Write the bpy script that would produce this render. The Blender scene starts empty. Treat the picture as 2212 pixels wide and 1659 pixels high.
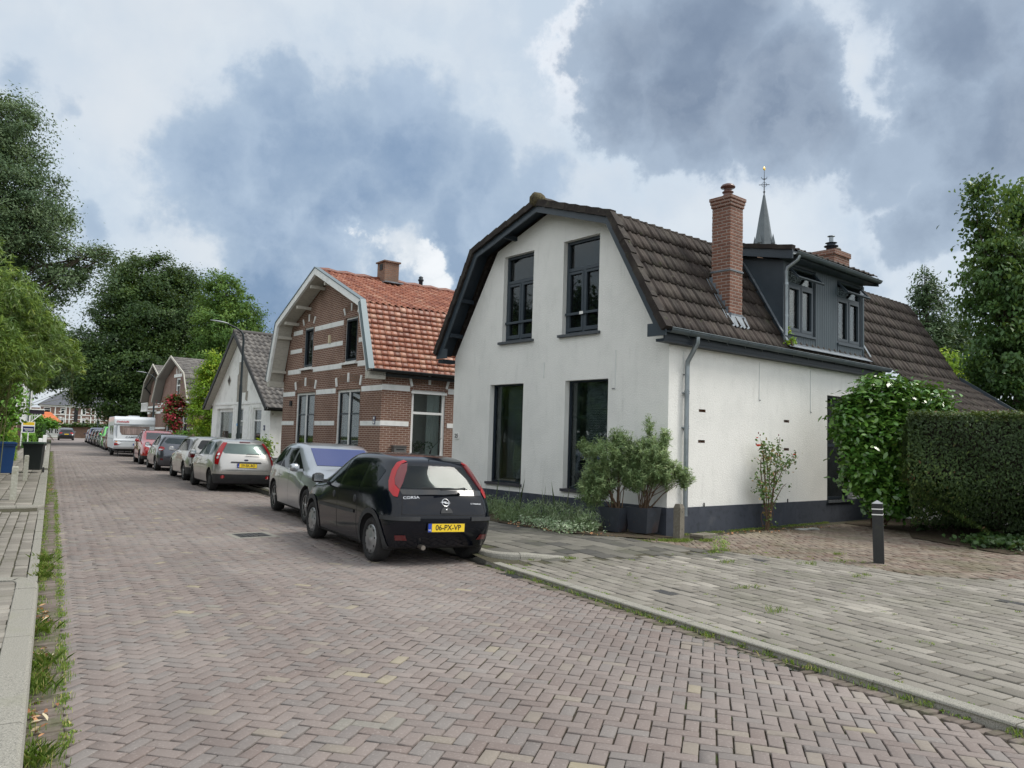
import bpy, bmesh, math, random
import numpy as np
from math import sin, cos, pi, radians, sqrt, atan2, exp
from mathutils import Vector, Matrix
from mathutils.bvhtree import BVHTree
scene = bpy.context.scene
COL = scene.collection
random.seed(7)
# ------------------------------------------------------------------ camera
CAMH = 1.62
PITCH, ROLL, YAW, FPX = 0.0734523, 0.030812, 0.5333659, 2898.785
fw = Vector((sin(YAW)*cos(PITCH), cos(YAW)*cos(PITCH), sin(PITCH)))
r0 = Vector((cos(YAW), -sin(YAW), 0)); u0 = r0.cross(fw)
rt = r0*cos(ROLL)+u0*sin(ROLL); up = u0*cos(ROLL)-r0*sin(ROLL)
cd = bpy.data.cameras.new("camera"); cam = bpy.data.objects.new("camera", cd); COL.objects.link(cam)
cam.matrix_world = Matrix(((rt.x, up.x, -fw.x, 0), (rt.y, up.y, -fw.y, 0), (rt.z, up.z, -fw.z, CAMH), (0, 0, 0, 1)))
cd.sensor_width = 36; cd.lens = FPX/3840*36; cd.clip_start = .05; cd.clip_end = 3000
scene.camera = cam
# ------------------------------------------------------------------ light
scene.view_settings.view_transform = 'Standard'; scene.view_settings.look = 'None'
scene.view_settings.exposure = 0.22; scene.view_settings.gamma = 1.0
SUN_EL, SUN_AZ = radians(52), atan2(.86, -.42)      # azimuth from +y towards +x
sl = bpy.data.lights.new("sun", 'SUN'); sl.energy = 2.4; sl.angle = radians(23); sl.color = (1, .95, .87)
so = bpy.data.objects.new("sun", sl); COL.objects.link(so)
sd = Vector((sin(SUN_AZ)*cos(SUN_EL), cos(SUN_AZ)*cos(SUN_EL), sin(SUN_EL)))
so.rotation_euler = sd.to_track_quat('Z', 'Y').to_euler(); so.location = (20, -10, 30)

def N(nt, t, **kw):
    n = nt.nodes.new(t)
    for k, v in kw.items():
        if k in ('inputs',):
            for a, b in v.items(): n.inputs[a].default_value = b
        else: setattr(n, k, v)
    return n
def lk(nt, a, b): nt.links.new(a, b)
def math_n(nt, op, a, b=None, c=None, clamp=False):
    n = nt.nodes.new('ShaderNodeMath'); n.operation = op; n.use_clamp = clamp
    for i, v in enumerate((a, b, c)):
        if v is None: continue
        if isinstance(v, (int, float)): n.inputs[i].default_value = v
        else: nt.links.new(v, n.inputs[i])
    return n.outputs[0]
def vmath(nt, op, a, b=None):
    n = nt.nodes.new('ShaderNodeVectorMath'); n.operation = op
    for i, v in enumerate((a, b)):
        if v is None: continue
        if isinstance(v, (tuple, list, Vector)): n.inputs[i].default_value = v
        else: nt.links.new(v, n.inputs[i])
    return n
def mixc(nt, f, a, b, blend='MIX'):
    n = nt.nodes.new('ShaderNodeMix'); n.data_type = 'RGBA'; n.blend_type = blend
    for i, v in ((0, f), (6, a), (7, b)):
        if isinstance(v, (int, float)): n.inputs[i].default_value = v
        elif isinstance(v, (tuple, list)): n.inputs[i].default_value = (*v[:3], 1)
        else: nt.links.new(v, n.inputs[i])
    return n.outputs[2]
def smooth(nt, v, lo, hi, a=0., b=1.):
    n = nt.nodes.new('ShaderNodeMapRange'); n.interpolation_type = 'SMOOTHSTEP'
    nt.links.new(v, n.inputs[0])
    for i, x in zip((1, 2, 3, 4), (lo, hi, a, b)): n.inputs[i].default_value = x
    return n.outputs[0]
def noise(nt, vec, scale, detail=4, rough=.55, dist=0.):
    n = nt.nodes.new('ShaderNodeTexNoise'); n.inputs['Scale'].default_value = scale
    n.inputs['Detail'].default_value = detail; n.inputs['Roughness'].default_value = rough
    n.inputs['Distortion'].default_value = dist
    if vec is not None: nt.links.new(vec, n.inputs['Vector'])
    return n.outputs[0]

# ------------------------------------------------------------------ sky: Nishita daylight behind broken cloud
def dir_of(px, py):
    """unit direction of a place in the sky (azimuth/elevation read off the photo once)"""
    d = fw+rt*((px-1106)/(FPX*.576))-up*((py-829.5)/(FPX*.576)); return d.normalized()
w = bpy.data.worlds.new("World"); scene.world = w; w.use_nodes = True
nt = w.node_tree; nt.nodes.clear()
out = N(nt, 'ShaderNodeOutputWorld'); tc = N(nt, 'ShaderNodeTexCoord')
sky = N(nt, 'ShaderNodeTexSky'); sky.sky_type = 'NISHITA'; sky.sun_disc = False
sky.sun_elevation = SUN_EL; sky.sun_rotation = SUN_AZ; sky.air_density = 1.2; sky.dust_density = 2
D = tc.outputs['Generated']
wn1 = N(nt, 'ShaderNodeTexNoise', inputs={'Scale': 4.5, 'Detail': 9, 'Roughness': .62}); lk(nt, D, wn1.inputs[0])
off = vmath(nt, 'SUBTRACT', wn1.outputs['Color'], (.5, .5, .5)).outputs[0]
wsc = vmath(nt, 'SCALE', off); wsc.inputs['Scale'].default_value = .24
DW = vmath(nt, 'ADD', D, wsc.outputs[0]).outputs[0]
fb = noise(nt, D, 10, 9, .55); fb2 = noise(nt, DW, 9, 7, .5); fb3 = noise(nt, D, 3.0, 6, .55)
def blobs(lst):
    acc = None
    for px, py, r, wt in lst:
        c = dir_of(px, py)
        d = vmath(nt, 'DISTANCE', DW, tuple(c)).outputs['Value']
        v = smooth(nt, d, r*.1, r, wt, 0)
        acc = v if acc is None else math_n(nt, 'MAXIMUM', acc, v)
    return acc
blue = blobs([(600, 235, .09, .85), (850, 245, .11, .9), (730, 290, .13, .9), (700, 560, .13, 1.0), (430, 360, .10, .8), (1080, 470, .10, .75), (480, 330, .12, .85), (650, 350, .14, 1), (850, 340, .14, 1), (1020, 380, .10, .85), (1170, 410, .09, .7), (560, 470, .12, .95), (760, 450, .12, 1), (960, 480, .10, .85),
              (560, 600, .12, 1.25), (620, 690, .12, 1.35), (480, 660, .10, 1.1), (850, 600, .08, .8), (60, 180, .055, .5), (160, 215, .045, .45), (200, 480, .05, .6), (1000, 560, .10, .9), (1900, 560, .09, .5)])
grey = blobs([(1330, 110, .14, 1.0), (1500, 60, .18, 1.1), (1330, 230, .12, 1.0), (1500, 200, .16, 1.2), (1680, 140, .14, 1.15), (1640, 270, .14, 1.1), (1500, 320, .11, .9), (1780, 250, .10, .95), (1420, 340, .08, .7),
              (2080, 110, .13, 1.0), (2190, 250, .16, 1.15), (2050, 270, .12, 1.0), (1950, 330, .10, .8), (2150, 420, .13, 1.0), (2020, 480, .09, .9), (1850, 290, .09, .8), (1540, -90, .2, 1.1), (2150, -120, .2, 1)])
gap = blobs([(800, 520, .050, .9), (900, 560, .065, 1), (950, 610, .05, .8), (430, 480, .05, .5), (1190, 370, .04, .4)])
def n0(v, k): return math_n(nt, 'MULTIPLY', math_n(nt, 'SUBTRACT', v, .5), k)
gapn = smooth(nt, math_n(nt, 'ADD', gap, n0(fb, 1.5)), .22, .95)
bf = math_n(nt, 'SUBTRACT', math_n(nt, 'ADD', blue, n0(fb, .8)), math_n(nt, 'MULTIPLY', gapn, .7))
gf = math_n(nt, 'ADD', math_n(nt, 'ADD', grey, n0(fb, .65)), n0(fb2, .45))
bm_ = smooth(nt, bf, .16, .56); gm_ = smooth(nt, gf, .18, .50)
deepg = smooth(nt, math_n(nt, 'ADD', gf, n0(fb3, 1.2)), .45, 1.25); deepb = smooth(nt, math_n(nt, 'ADD', bf, n0(fb3, .6)), .40, 1.35)
z = N(nt, 'ShaderNodeSeparateXYZ'); lk(nt, D, z.inputs[0])
base = mixc(nt, smooth(nt, fb3, .36, .62), (.53, .615, .71), (.67, .715, .76))
base = mixc(nt, math_n(nt, 'MULTIPLY', smooth(nt, fb2, .45, .7), .5), base, (.68, .74, .79))
base = mixc(nt, math_n(nt, 'MULTIPLY', gapn, .9), base, (.86, .88, .90))
cb = mixc(nt, deepb, (.385, .48, .60), (.165, .255, .40))
cb = mixc(nt, math_n(nt, 'MULTIPLY', smooth(nt, fb2, .42, .72), .35), cb, (.50, .60, .73))
rimc = mixc(nt, smooth(nt, z.outputs[2], dir_of(1300, 330).z, dir_of(1300, 160).z), (.58, .67, .76), (.93, .94, .96))
sx_ = vmath(nt, 'DOT_PRODUCT', D, tuple(rt)).outputs['Value']
rimc = mixc(nt, smooth(nt, sx_, dir_of(1330, 100).dot(rt), dir_of(1600, 100).dot(rt)), rimc, (.60, .67, .75))
rim = mixc(nt, smooth(nt, gf, .30, .60), rimc, (.36, .44, .545))
cg = mixc(nt, deepg, rim, (.175, .228, .315))
cg = mixc(nt, math_n(nt, 'MULTIPLY', smooth(nt, fb2, .44, .72), .45), cg, (.42, .49, .58))
skyc = mixc(nt, bm_, base, cb); skyc = mixc(nt, gm_, skyc, cg)
# open bright sky in the half behind the camera and overhead, where the street gets its light
back = vmath(nt, 'DOT_PRODUCT', D, tuple(fw)).outputs['Value']
skyc = mixc(nt, smooth(nt, back, .62, .1), skyc, mixc(nt, smooth(nt, fb, .35, .65), (.88, .96, 1.04), (1.18, 1.18, 1.16)))
bgc = N(nt, 'ShaderNodeBackground'); bgc.inputs[1].default_value = 1.0; lk(nt, skyc, bgc.inputs[0])
bgs = N(nt, 'ShaderNodeBackground'); bgs.inputs[1].default_value = .10; lk(nt, sky.outputs[0], bgs.inputs[0])
ms = N(nt, 'ShaderNodeMixShader', inputs={0: .90}); lk(nt, bgs.outputs[0], ms.inputs[1]); lk(nt, bgc.outputs[0], ms.inputs[2])
lk(nt, ms.outputs[0], out.inputs[0])
w.cycles.sampling_method = 'MANUAL'; w.cycles.sample_map_resolution = 512

# ------------------------------------------------------------------ object helpers
def tag(o, label=None, cat=None, group=None, kind=None):
    if label: o['label'] = label
    if cat: o['category'] = cat
    if group: o['group'] = group
    if kind: o['kind'] = kind
    return o
def thing(name, label, cat, loc=(0, 0, 0), rz=0, group=None, rot=None):
    o = bpy.data.objects.new(name, None); COL.objects.link(o); o.empty_display_size = .2
    o.location = loc; o.rotation_euler = rot or (0, 0, rz)
    return tag(o, label, cat, group)
def kids(o): return [c for c in bpy.data.objects if c.parent == o]
class MB:
    def __init__(s): s.v = []; s.f = []; s.m = []; s.s = []
    def add(s, vs, fs, mi=0, sm=False):
        b = len(s.v); s.v += [tuple(v) for v in vs]
        for f in fs: s.f.append([b+i for i in f]); s.m.append(mi); s.s.append(sm)
    def box(s, x0, x1, y0, y1, z0, z1, mi=0, M=None):
        vs = [Vector((x, y, z)) for z in (z0, z1) for y in (y0, y1) for x in (x0, x1)]
        if M: vs = [M@v for v in vs]
        s.add(vs, [(0, 2, 3, 1), (4, 5, 7, 6), (0, 1, 5, 4), (1, 3, 7, 5), (3, 2, 6, 7), (2, 0, 4, 6)], mi)
    def beam(s, p, q, w, h, mi=0, upv=(0, 0, 1)):
        p, q = Vector(p), Vector(q); d = (q-p).normalized(); u = Vector(upv)
        sx = d.cross(u).normalized(); sz = sx.cross(d)
        vs = [e+sx*a*w/2+sz*b*h/2 for e in (p, q) for a, b in ((-1, -1), (1, -1), (1, 1), (-1, 1))]
        s.add(vs, [(3, 2, 1, 0), (4, 5, 6, 7), (0, 1, 5, 4), (1, 2, 6, 5), (2, 3, 7, 6), (3, 0, 4, 7)], mi)
    def tube(s, pts, rs, n=10, mi=0, caps=True, sm=True):
        pts = [Vector(p) for p in pts]
        if not isinstance(rs, (list, tuple)): rs = [rs]*len(pts)
        rings = []; pu = None
        for i, p in enumerate(pts):
            d = (pts[min(i+1, len(pts)-1)]-pts[max(i-1, 0)]).normalized()
            a = pu if pu is not None and abs(pu.dot(d)) < .95 else (Vector((0, 0, 1)) if abs(d.z) < .9 else Vector((1, 0, 0)))
            x = (a-d*a.dot(d)).normalized(); pu = x; y = d.cross(x)
            rings.append([p+(x*cos(2*pi*k/n)+y*sin(2*pi*k/n))*rs[i] for k in range(n)])
        vs = [v for r in rings for v in r]; fs = []
        for i in range(len(pts)-1):
            for k in range(n): fs.append((i*n+k, i*n+(k+1) % n, (i+1)*n+(k+1) % n, (i+1)*n+k))
        s.add(vs, fs, mi, sm)
        if caps: s.add(vs, [tuple(range(n))[::-1], tuple((len(pts)-1)*n+k for k in range(n))], mi)
    def lathe(s, prof, n=24, M=None, mi=0, sm=True, closed=False):
        M = M or Matrix(); vs = []; fs = []
        for r, z in prof:
            for k in range(n): vs.append(M@Vector((r*cos(2*pi*k/n), r*sin(2*pi*k/n), z)))
        for i in range(len(prof)-1):
            for k in range(n): fs.append((i*n+k, i*n+(k+1) % n, (i+1)*n+(k+1) % n, (i+1)*n+k))
        s.add(vs, fs, mi, sm)
        if prof[0][0] > 1e-4: s.add(vs, [tuple(range(n))[::-1]], mi)
        if prof[-1][0] > 1e-4: s.add(vs, [tuple((len(prof)-1)*n+k for k in range(n))], mi)
    def prism(s, poly, x0, x1, mi=0, M=None):
        """polygon of (y,z) extruded along x"""
        n = len(poly); vs = [Vector((x, y, z)) for x in (x0, x1) for y, z in poly]
        if M: vs = [M@v for v in vs]
        s.add(vs, [tuple(range(n)), tuple(range(2*n-1, n-1, -1))]+[(i, n+i, n+(i+1) % n, (i+1) % n) for i in range(n)], mi)
    def build(s, name, mats, parent=None, loc=None, fix=True):
        me = bpy.data.meshes.new(name); me.from_pydata(s.v, [], s.f)
        for m in (mats if isinstance(mats, (list, tuple)) else [mats]): me.materials.append(m)
        me.polygons.foreach_set('material_index', s.m); me.polygons.foreach_set('use_smooth', s.s)
        if fix:
            bm = bmesh.new(); bm.from_mesh(me); bmesh.ops.recalc_face_normals(bm, faces=bm.faces); bm.to_mesh(me); bm.free()
        o = bpy.data.objects.new(name, me); COL.objects.link(o)
        if parent: o.parent = parent
        if loc: o.location = loc
        return o
def arr_mesh(name, V, F, mats, parent=None, attr=None, mi=None, sm=False):
    """numpy mesh; F is (n,k) array of equal polygons or list of such arrays"""
    Fs = F if isinstance(F, list) else [F]
    me = bpy.data.meshes.new(name); nl = sum(f.size for f in Fs); nf = sum(len(f) for f in Fs)
    me.vertices.add(len(V)); me.vertices.foreach_set('co', np.asarray(V, np.float32).ravel())
    me.loops.add(nl); me.loops.foreach_set('vertex_index', np.concatenate([f.ravel() for f in Fs]).astype(np.int32))
    st = []; b = 0
    for f in Fs: st.append(b+np.arange(len(f))*f.shape[1]); b += f.size
    me.polygons.add(nf); me.polygons.foreach_set('loop_start', np.concatenate(st).astype(np.int32))
    if mi is not None: me.polygons.foreach_set('material_index', np.asarray(mi, np.int32))
    if sm: me.polygons.foreach_set('use_smooth', np.ones(nf, bool))
    me.update(calc_edges=True)
    if attr is not None:
        a = me.attributes.new('rnd', 'FLOAT', 'FACE'); a.data.foreach_set('value', np.asarray(attr, np.float32))
    for m in (mats if isinstance(mats, (list, tuple)) else [mats]): me.materials.append(m)
    o = bpy.data.objects.new(name, me); COL.objects.link(o)
    if parent: o.parent = parent
    return o
def pieces(name, boxes, mt, parent=None, M=None):
    """one part per box"""
    for b in boxes:
        q = MB(); q.box(*b, M=M); q.build(name, mt, parent)
def evaluated(o):
    bpy.context.view_layer.update(); dg = bpy.context.evaluated_depsgraph_get()
    return bpy.data.meshes.new_from_object(o.evaluated_get(dg), preserve_all_data_layers=True, depsgraph=dg)
def cut(o, cutters, solver='EXACT'):
    """boolean-subtract a list of MB meshes from o"""
    par = o.parent; o.parent = None; tmp = []
    for c in cutters:
        co = c.build('cutter', []); tmp.append(co)
        m = o.modifiers.new('b', 'BOOLEAN'); m.operation = 'DIFFERENCE'; m.solver = solver; m.object = co
    me = evaluated(o); o.modifiers.clear(); old = o.data; o.data = me; bpy.data.meshes.remove(old)
    for t in tmp:
        d = t.data; bpy.data.objects.remove(t); bpy.data.meshes.remove(d)
    o.parent = par; me.name = o.name
    return o
def text(body, size, mat_, parent, M, name='lettering', extrude=.002, bold=0., align='CENTER', shear=0., sx=1.):
    cu = bpy.data.curves.new('t', 'FONT'); cu.body = body; cu.size = size; cu.extrude = extrude; cu.offset = bold
    cu.align_x = align; cu.align_y = 'CENTER'; cu.shear = shear; cu.resolution_u = 3
    to = bpy.data.objects.new('t', cu); COL.objects.link(to); me = evaluated(to)
    bpy.data.objects.remove(to); bpy.data.curves.remove(cu)
    me.transform(M@Matrix.Diagonal((sx, 1, 1, 1))); me.materials.clear(); me.materials.append(mat_); me.name = name
    o = bpy.data.objects.new(name, me); COL.objects.link(o); o.parent = parent
    return o

# ------------------------------------------------------------------ materials
def mat(name, col, rough=.6, metal=0., layers=(), bump=None, spec=.5, attr=None, coat=0., trans=0., coords='Object', bump2=None, ior=1.45):
    """layers: (noise scale, colour, lo, hi, amount[, stretch])"""
    m = bpy.data.materials.new(name); m.use_nodes = True; nt = m.node_tree; b = nt.nodes['Principled BSDF']
    t = N(nt, 'ShaderNodeTexCoord').outputs[coords]
    c = (*col, 1)
    if attr:
        a = N(nt, 'ShaderNodeAttribute'); a.attribute_name = 'rnd'
        r = N(nt, 'ShaderNodeValToRGB'); r.color_ramp.interpolation = attr[0]
        el = r.color_ramp.elements
        while len(el) < len(attr[1]): el.new(.5)
        for e, (p, cc) in zip(el, attr[1]): e.position = p; e.color = (*cc, 1)
        lk(nt, a.outputs['Fac'], r.inputs[0]); c = r.outputs[0]
    for L in layers:
        sc_, cc, lo, hi, am = L[:5]; v = t
        if len(L) > 5:
            v = vmath(nt, 'MULTIPLY', t, L[5]).outputs[0]
        f = math_n(nt, 'MULTIPLY', smooth(nt, noise(nt, v, sc_, 6, .6), lo, hi), am)
        c = mixc(nt, f, c, cc)
    if isinstance(c, tuple): b.inputs['Base Color'].default_value = c
    else: lk(nt, c, b.inputs['Base Color'])
    b.inputs['Roughness'].default_value = rough; b.inputs['Metallic'].default_value = metal
    b.inputs['Specular IOR Level'].default_value = spec; b.inputs['Coat Weight'].default_value = coat
    b.inputs['Coat Roughness'].default_value = .03; b.inputs['IOR'].default_value = ior
    if bump:
        bn = N(nt, 'ShaderNodeBump', inputs={'Strength': bump[1], 'Distance': bump[2]})
        lk(nt, noise(nt, t, bump[0], 8, .65), bn.inputs['Height']); lk(nt, bn.outputs[0], b.inputs['Normal'])
    if trans:
        tr = N(nt, 'ShaderNodeBsdfTranslucent'); mx = N(nt, 'ShaderNodeMixShader', inputs={0: trans})
        if isinstance(c, tuple): tr.inputs[0].default_value = c
        else: lk(nt, mixc(nt, .5, c, (.25, .32, .03), 'MIX'), tr.inputs[0])
        lk(nt, b.outputs[0], mx.inputs[1]); lk(nt, tr.outputs[0], mx.inputs[2]); lk(nt, mx.outputs[0], nt.nodes['Material Output'].inputs[0])
    return m
def glass_mat(name, tint, clear, rough=.02, ior=1.5, fk=.9):
    """thin pane: fresnel reflection over a see-through / dark mix"""
    m = bpy.data.materials.new(name); m.use_nodes = True; nt = m.node_tree; nt.nodes.clear()
    o = N(nt, 'ShaderNodeOutputMaterial'); fr = N(nt, 'ShaderNodeFresnel', inputs={'IOR': ior})
    gl = N(nt, 'ShaderNodeBsdfGlossy', inputs={'Roughness': rough}); tr = N(nt, 'ShaderNodeBsdfTransparent'); di = N(nt, 'ShaderNodeBsdfDiffuse')
    tr.inputs[0].default_value = (*tint, 1); di.inputs[0].default_value = (.012, .015, .018, 1)
    a = N(nt, 'ShaderNodeMixShader', inputs={0: clear}); lk(nt, di.outputs[0], a.inputs[1]); lk(nt, tr.outputs[0], a.inputs[2])
    f2 = math_n(nt, 'MULTIPLY', fr.outputs[0], fk, clamp=True)
    b = N(nt, 'ShaderNodeMixShader'); lk(nt, f2, b.inputs[0]); lk(nt, a.outputs[0], b.inputs[1]); lk(nt, gl.outputs[0], b.inputs[2])
    lk(nt, b.outputs[0], o.inputs[0]); return m
def brick_mat(name, c1, c2, mortar, bw=.21, bh=.062, ms=.010, rough=.85, vari=.5):
    m = bpy.data.materials.new(name); m.use_nodes = True; nt = m.node_tree; b = nt.nodes['Principled BSDF']
    t = N(nt, 'ShaderNodeTexCoord').outputs['Object']; s = N(nt, 'ShaderNodeSeparateXYZ'); lk(nt, t, s.inputs[0])
    u = math_n(nt, 'ADD', s.outputs[0], s.outputs[1]); c = N(nt, 'ShaderNodeCombineXYZ')
    lk(nt, u, c.inputs[0]); lk(nt, s.outputs[2], c.inputs[1])
    br = N(nt, 'ShaderNodeTexBrick', inputs={'Scale': 1, 'Brick Width': bw, 'Row Height': bh, 'Mortar Size': ms, 'Mortar Smooth': .1, 'Bias': 0})
    lk(nt, c.outputs[0], br.inputs['Vector'])
    br.inputs['Color1'].default_value = (*c1, 1); br.inputs['Color2'].default_value = (*c2, 1); br.inputs['Mortar'].default_value = (*mortar, 1)
    n1 = noise(nt, t, 1.3, 6, .6); col = mixc(nt, math_n(nt, 'MULTIPLY', smooth(nt, n1, .4, .7), .35), br.outputs[0], tuple(x*.45 for x in c1))
    n2 = noise(nt, t, 40, 4, .6); col = mixc(nt, math_n(nt, 'MULTIPLY', smooth(nt, n2, .4, .75), .3), col, tuple(min(1, x*1.5) for x in c2))
    lk(nt, col, b.inputs['Base Color']); b.inputs['Roughness'].default_value = rough
    bn = N(nt, 'ShaderNodeBump', inputs={'Strength': .6, 'Distance': .006}); bn.invert = True
    lk(nt, br.outputs['Fac'], bn.inputs['Height']); lk(nt, bn.outputs[0], b.inputs['Normal'])
    return m
# ------------------------------------------------------------------ ground
rng = np.random.default_rng(5)
def zroad(x): return -.055*((x-2.6)/2.5)**2
def slabs(name, C, mats, attr, h=.03, e=.006, jit=.0025, zf=None, kind='structure', shrink=.0035, parent=None, tint=None):
    """C: array (n,5) x,y,angle,lx,ly -> one mesh of chamfered blocks"""
    n = len(C); x, y, a, lx, ly = C.T
    hx = lx/2-shrink*(1+rng.random(n)*.6); hy = ly/2-shrink*(1+rng.random(n)*.6)
    a = a+rng.normal(0, .008, n); ca, sa = np.cos(a), np.sin(a)
    x = x+rng.normal(0, .0015, n); y = y+rng.normal(0, .0015, n)
    z0 = (zf(x, y) if zf else np.zeros(n))+rng.normal(0, jit, n)
    tx = rng.normal(0, .010, n); ty = rng.normal(0, .010, n)
    if zf is not None:
        d = .05; gx = (zf(x+d, y)-zf(x-d, y))/(2*d); gy = (zf(x, y+d)-zf(x, y-d))/(2*d)
    else: gx = gy = 0*x
    rings = []
    for k, (ins, dz) in enumerate(((e*1.2, 0), (e*.35, -e*.35), (0, -e*1.1), (0, -h))):
        cs = []
        for sx, sy in ((-1, -1), (1, -1), (1, 1), (-1, 1)):
            jx = rng.normal(0, .0012, n) if k < 2 else 0
            px = sx*(hx-ins)+jx; py = sy*(hy-ins)+jx
            wx = ca*px-sa*py; wy = sa*px+ca*py
            cs.append(np.stack([x+wx, y+wy, z0+dz+tx*px+ty*py+gx*wx+gy*wy], 1))
        rings.append(np.stack(cs, 1))
    V = np.concatenate(rings, 1).reshape(-1, 3)      # n*16
    base = np.arange(n)[:, None]*16
    fs = [[0, 1, 2, 3]]
    for k in range(3):
        for i in range(4): j = (i+1) % 4; fs.append([4*k+i+4, 4*k+j+4, 4*k+j, 4*k+i])
    F = (base[:, None, :]+np.array(fs)[None]).reshape(-1, 4)
    at = np.repeat(attr, len(fs))
    o = arr_mesh(name, V, F, mats, parent, at)
    if kind: o['kind'] = kind
    return o
def herring(x0, x1, y0, y1, W, ang, inside, ox=0, oy=0):
    R = max(abs(x1-x0), abs(y1-y0)); cx, cy = (x0+x1)/2, (y0+y1)/2
    n = int(R/W)+4; c, r = np.meshgrid(np.arange(-n, n), np.arange(-n, n)); c = c.ravel(); r = r.ravel()
    d = (c-r) % 4; ca, sa = cos(ang), sin(ang); out = []
    H = d == 0; V = d == 3
    for msk, dx, dy, aa in ((H, 1., .5, 0.), (V, .5, 1., pi/2)):
        lx = (c[msk]+dx)*W; ly = (r[msk]+dy)*W
        X = cx+ox+ca*lx-sa*ly; Y = cy+oy+sa*lx+ca*ly
        ok = inside(X, Y); k = ok.sum()
        out.append(np.stack([X[ok], Y[ok], np.full(k, ang+aa), np.full(k, 2*W), np.full(k, W)], 1))
    return np.concatenate(out)
def bond(x0, x1, y0, y1, L, W, ang, inside, shift=.5):
    R = math.hypot(x1-x0, y1-y0)/2+1; cx, cy = (x0+x1)/2, (y0+y1)/2; ca, sa = cos(ang), sin(ang)
    i, j = np.meshgrid(np.arange(-int(R/L)-1, int(R/L)+2), np.arange(-int(R/W)-1, int(R/W)+2)); i = i.ravel(); j = j.ravel()
    rs = np.random.default_rng(3).random(4000)*.06
    lx = (i+shift*(j % 2)+rs[j+2000])*L; ly = j*W
    X = cx+ca*lx-sa*ly; Y = cy+sa*lx+ca*ly; ok = inside(X, Y); k = ok.sum()
    return np.stack([X[ok], Y[ok], np.full(k, ang), np.full(k, L), np.full(k, W)], 1)
def patch_attr(C, base, sc=1.2, amp=.25, seed=1):
    """per-brick random value, drifting slowly over the surface"""
    r = np.random.default_rng(seed); ph = r.random((6, 3))*6
    v = sum(np.sin(C[:, 0]*sc*(k+1)*.6+p[0]+np.sin(C[:, 1]*sc*.5*(k+1)+p[1])*1.5) for k, p in enumerate(ph))/6
    return np.clip(base+v*amp, 0, 1)

road_m = mat('paver_brick', (.3, .25, .24), .88, attr=('CONSTANT', [(0, (.190, .156, .143)), (.13, (.208, .174, .160)), (.30, (.197, .168, .156)), (.46, (.218, .185, .171)), (.62, (.188, .169, .160)), (.74, (.202, .184, .174)), (.86, (.235, .206, .176)), (.94, (.22, .208, .185)), (.978, (.30, .265, .19))]),
             layers=[(14, (.16, .13, .12), .5, .8, .5), (60, (.40, .36, .34), .52, .75, .45), (.45, (.34, .31, .29), .40, .7, .35), (2.2, (.17, .15, .13), .58, .8, .35), (1.3, (.155, .135, .128), .46, .68, .45, (1, .12, 1))], bump=(55, .5, .004), spec=.25)
gutter_m = mat('gutter_brick', (.15, .125, .11), .9, attr=('LINEAR', [(0, (.12, .10, .085)), (1, (.22, .185, .165))]), layers=[(3, (.09, .10, .05), .45, .65, .7), (40, (.27, .24, .21), .5, .8, .4)], bump=(50, .6, .004), spec=.2)
sand_m = mat('joint_sand', (.065, .055, .042), .95, layers=[(5, (.05, .08, .02), .55, .68, .8), (60, (.24, .22, .18), .62, .74, .7), (1.3, (.03, .027, .022), .4, .7, .6)], bump=(80, .8, .006), spec=.1)
grey_m = mat('concrete_paver', (.33, .33, .29), .9, attr=('LINEAR', [(0, (.055, .056, .06)), (.012, (.08, .08, .085)), (.03, (.165, .152, .134)), (.5, (.225, .208, .184)), (.85, (.272, .254, .225)), (1, (.36, .335, .295))]),
             layers=[(90, (.14, .135, .115), .5, .7, .65), (1.1, (.155, .15, .12), .45, .7, .6), (7, (.24, .245, .18), .55, .8, .5), (160, (.55, .55, .50), .6, .72, .6)], bump=(110, .6, .003), spec=.2)
kerb_m = mat('kerb_concrete', (.29, .28, .245), .9, layers=[(120, (.13, .125, .115), .5, .62, .8), (200, (.7, .69, .63), .58, .68, .7), (3, (.25, .25, .19), .5, .75, .5)], bump=(120, .7, .003), spec=.2)
redpav_m = mat('red_paver', (.3, .2, .17), .9, attr=('CONSTANT', [(0, (.165, .122, .10)), (.2, (.19, .148, .122)), (.4, (.185, .155, .13)), (.6, (.215, .182, .15)), (.8, (.25, .208, .17))]),
               layers=[(1.0, (.10, .10, .055), .45, .66, .6), (.5, (.36, .31, .25), .5, .72, .6), (40, (.36, .30, .26), .5, .8, .35)], bump=(60, .6, .004), spec=.2)
soil_m = mat('soil', (.075, .06, .045), .97, layers=[(6, (.05, .075, .025), .5, .7, .6), (70, (.17, .14, .10), .5, .75, .6)], bump=(30, 1, .02), spec=.1)
grass_g = mat('verge_ground', (.06, .075, .03), .97, layers=[(3, (.045, .07, .02), .4, .7, .8)], bump=(20, 1, .03), spec=.1)

g = MB(); g.box(-900, 900, -300, 1500, -1.2, -.16, 0); o = g.build('ground', grass_g); o['kind'] = 'structure'

# road: jointing bed as one sheet with camber, bricks on top
xs = np.concatenate([np.linspace(-.05, 5.12, 25)]); ys = np.arange(-8, 140, 1.)
V = np.array([(x, y, zroad(x)-.013) for y in ys for x in xs]); nx = len(xs)
F = np.array([(j*nx+i, j*nx+i+1, (j+1)*nx+i+1, (j+1)*nx+i) for j in range(len(ys)-1) for i in range(nx-1)])
o = arr_mesh('road_bed', V, F, sand_m); o['kind'] = 'structure'
ins = lambda X, Y: (X > .19) & (X < 4.93) & (Y > -1.5) & (Y < 62)
C = herring(-30, 34, -2, 62, .0915, pi/4, lambda X, Y: (X > .15) & (X < 4.97) & (Y > -1.5) & (Y < 62))
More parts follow.
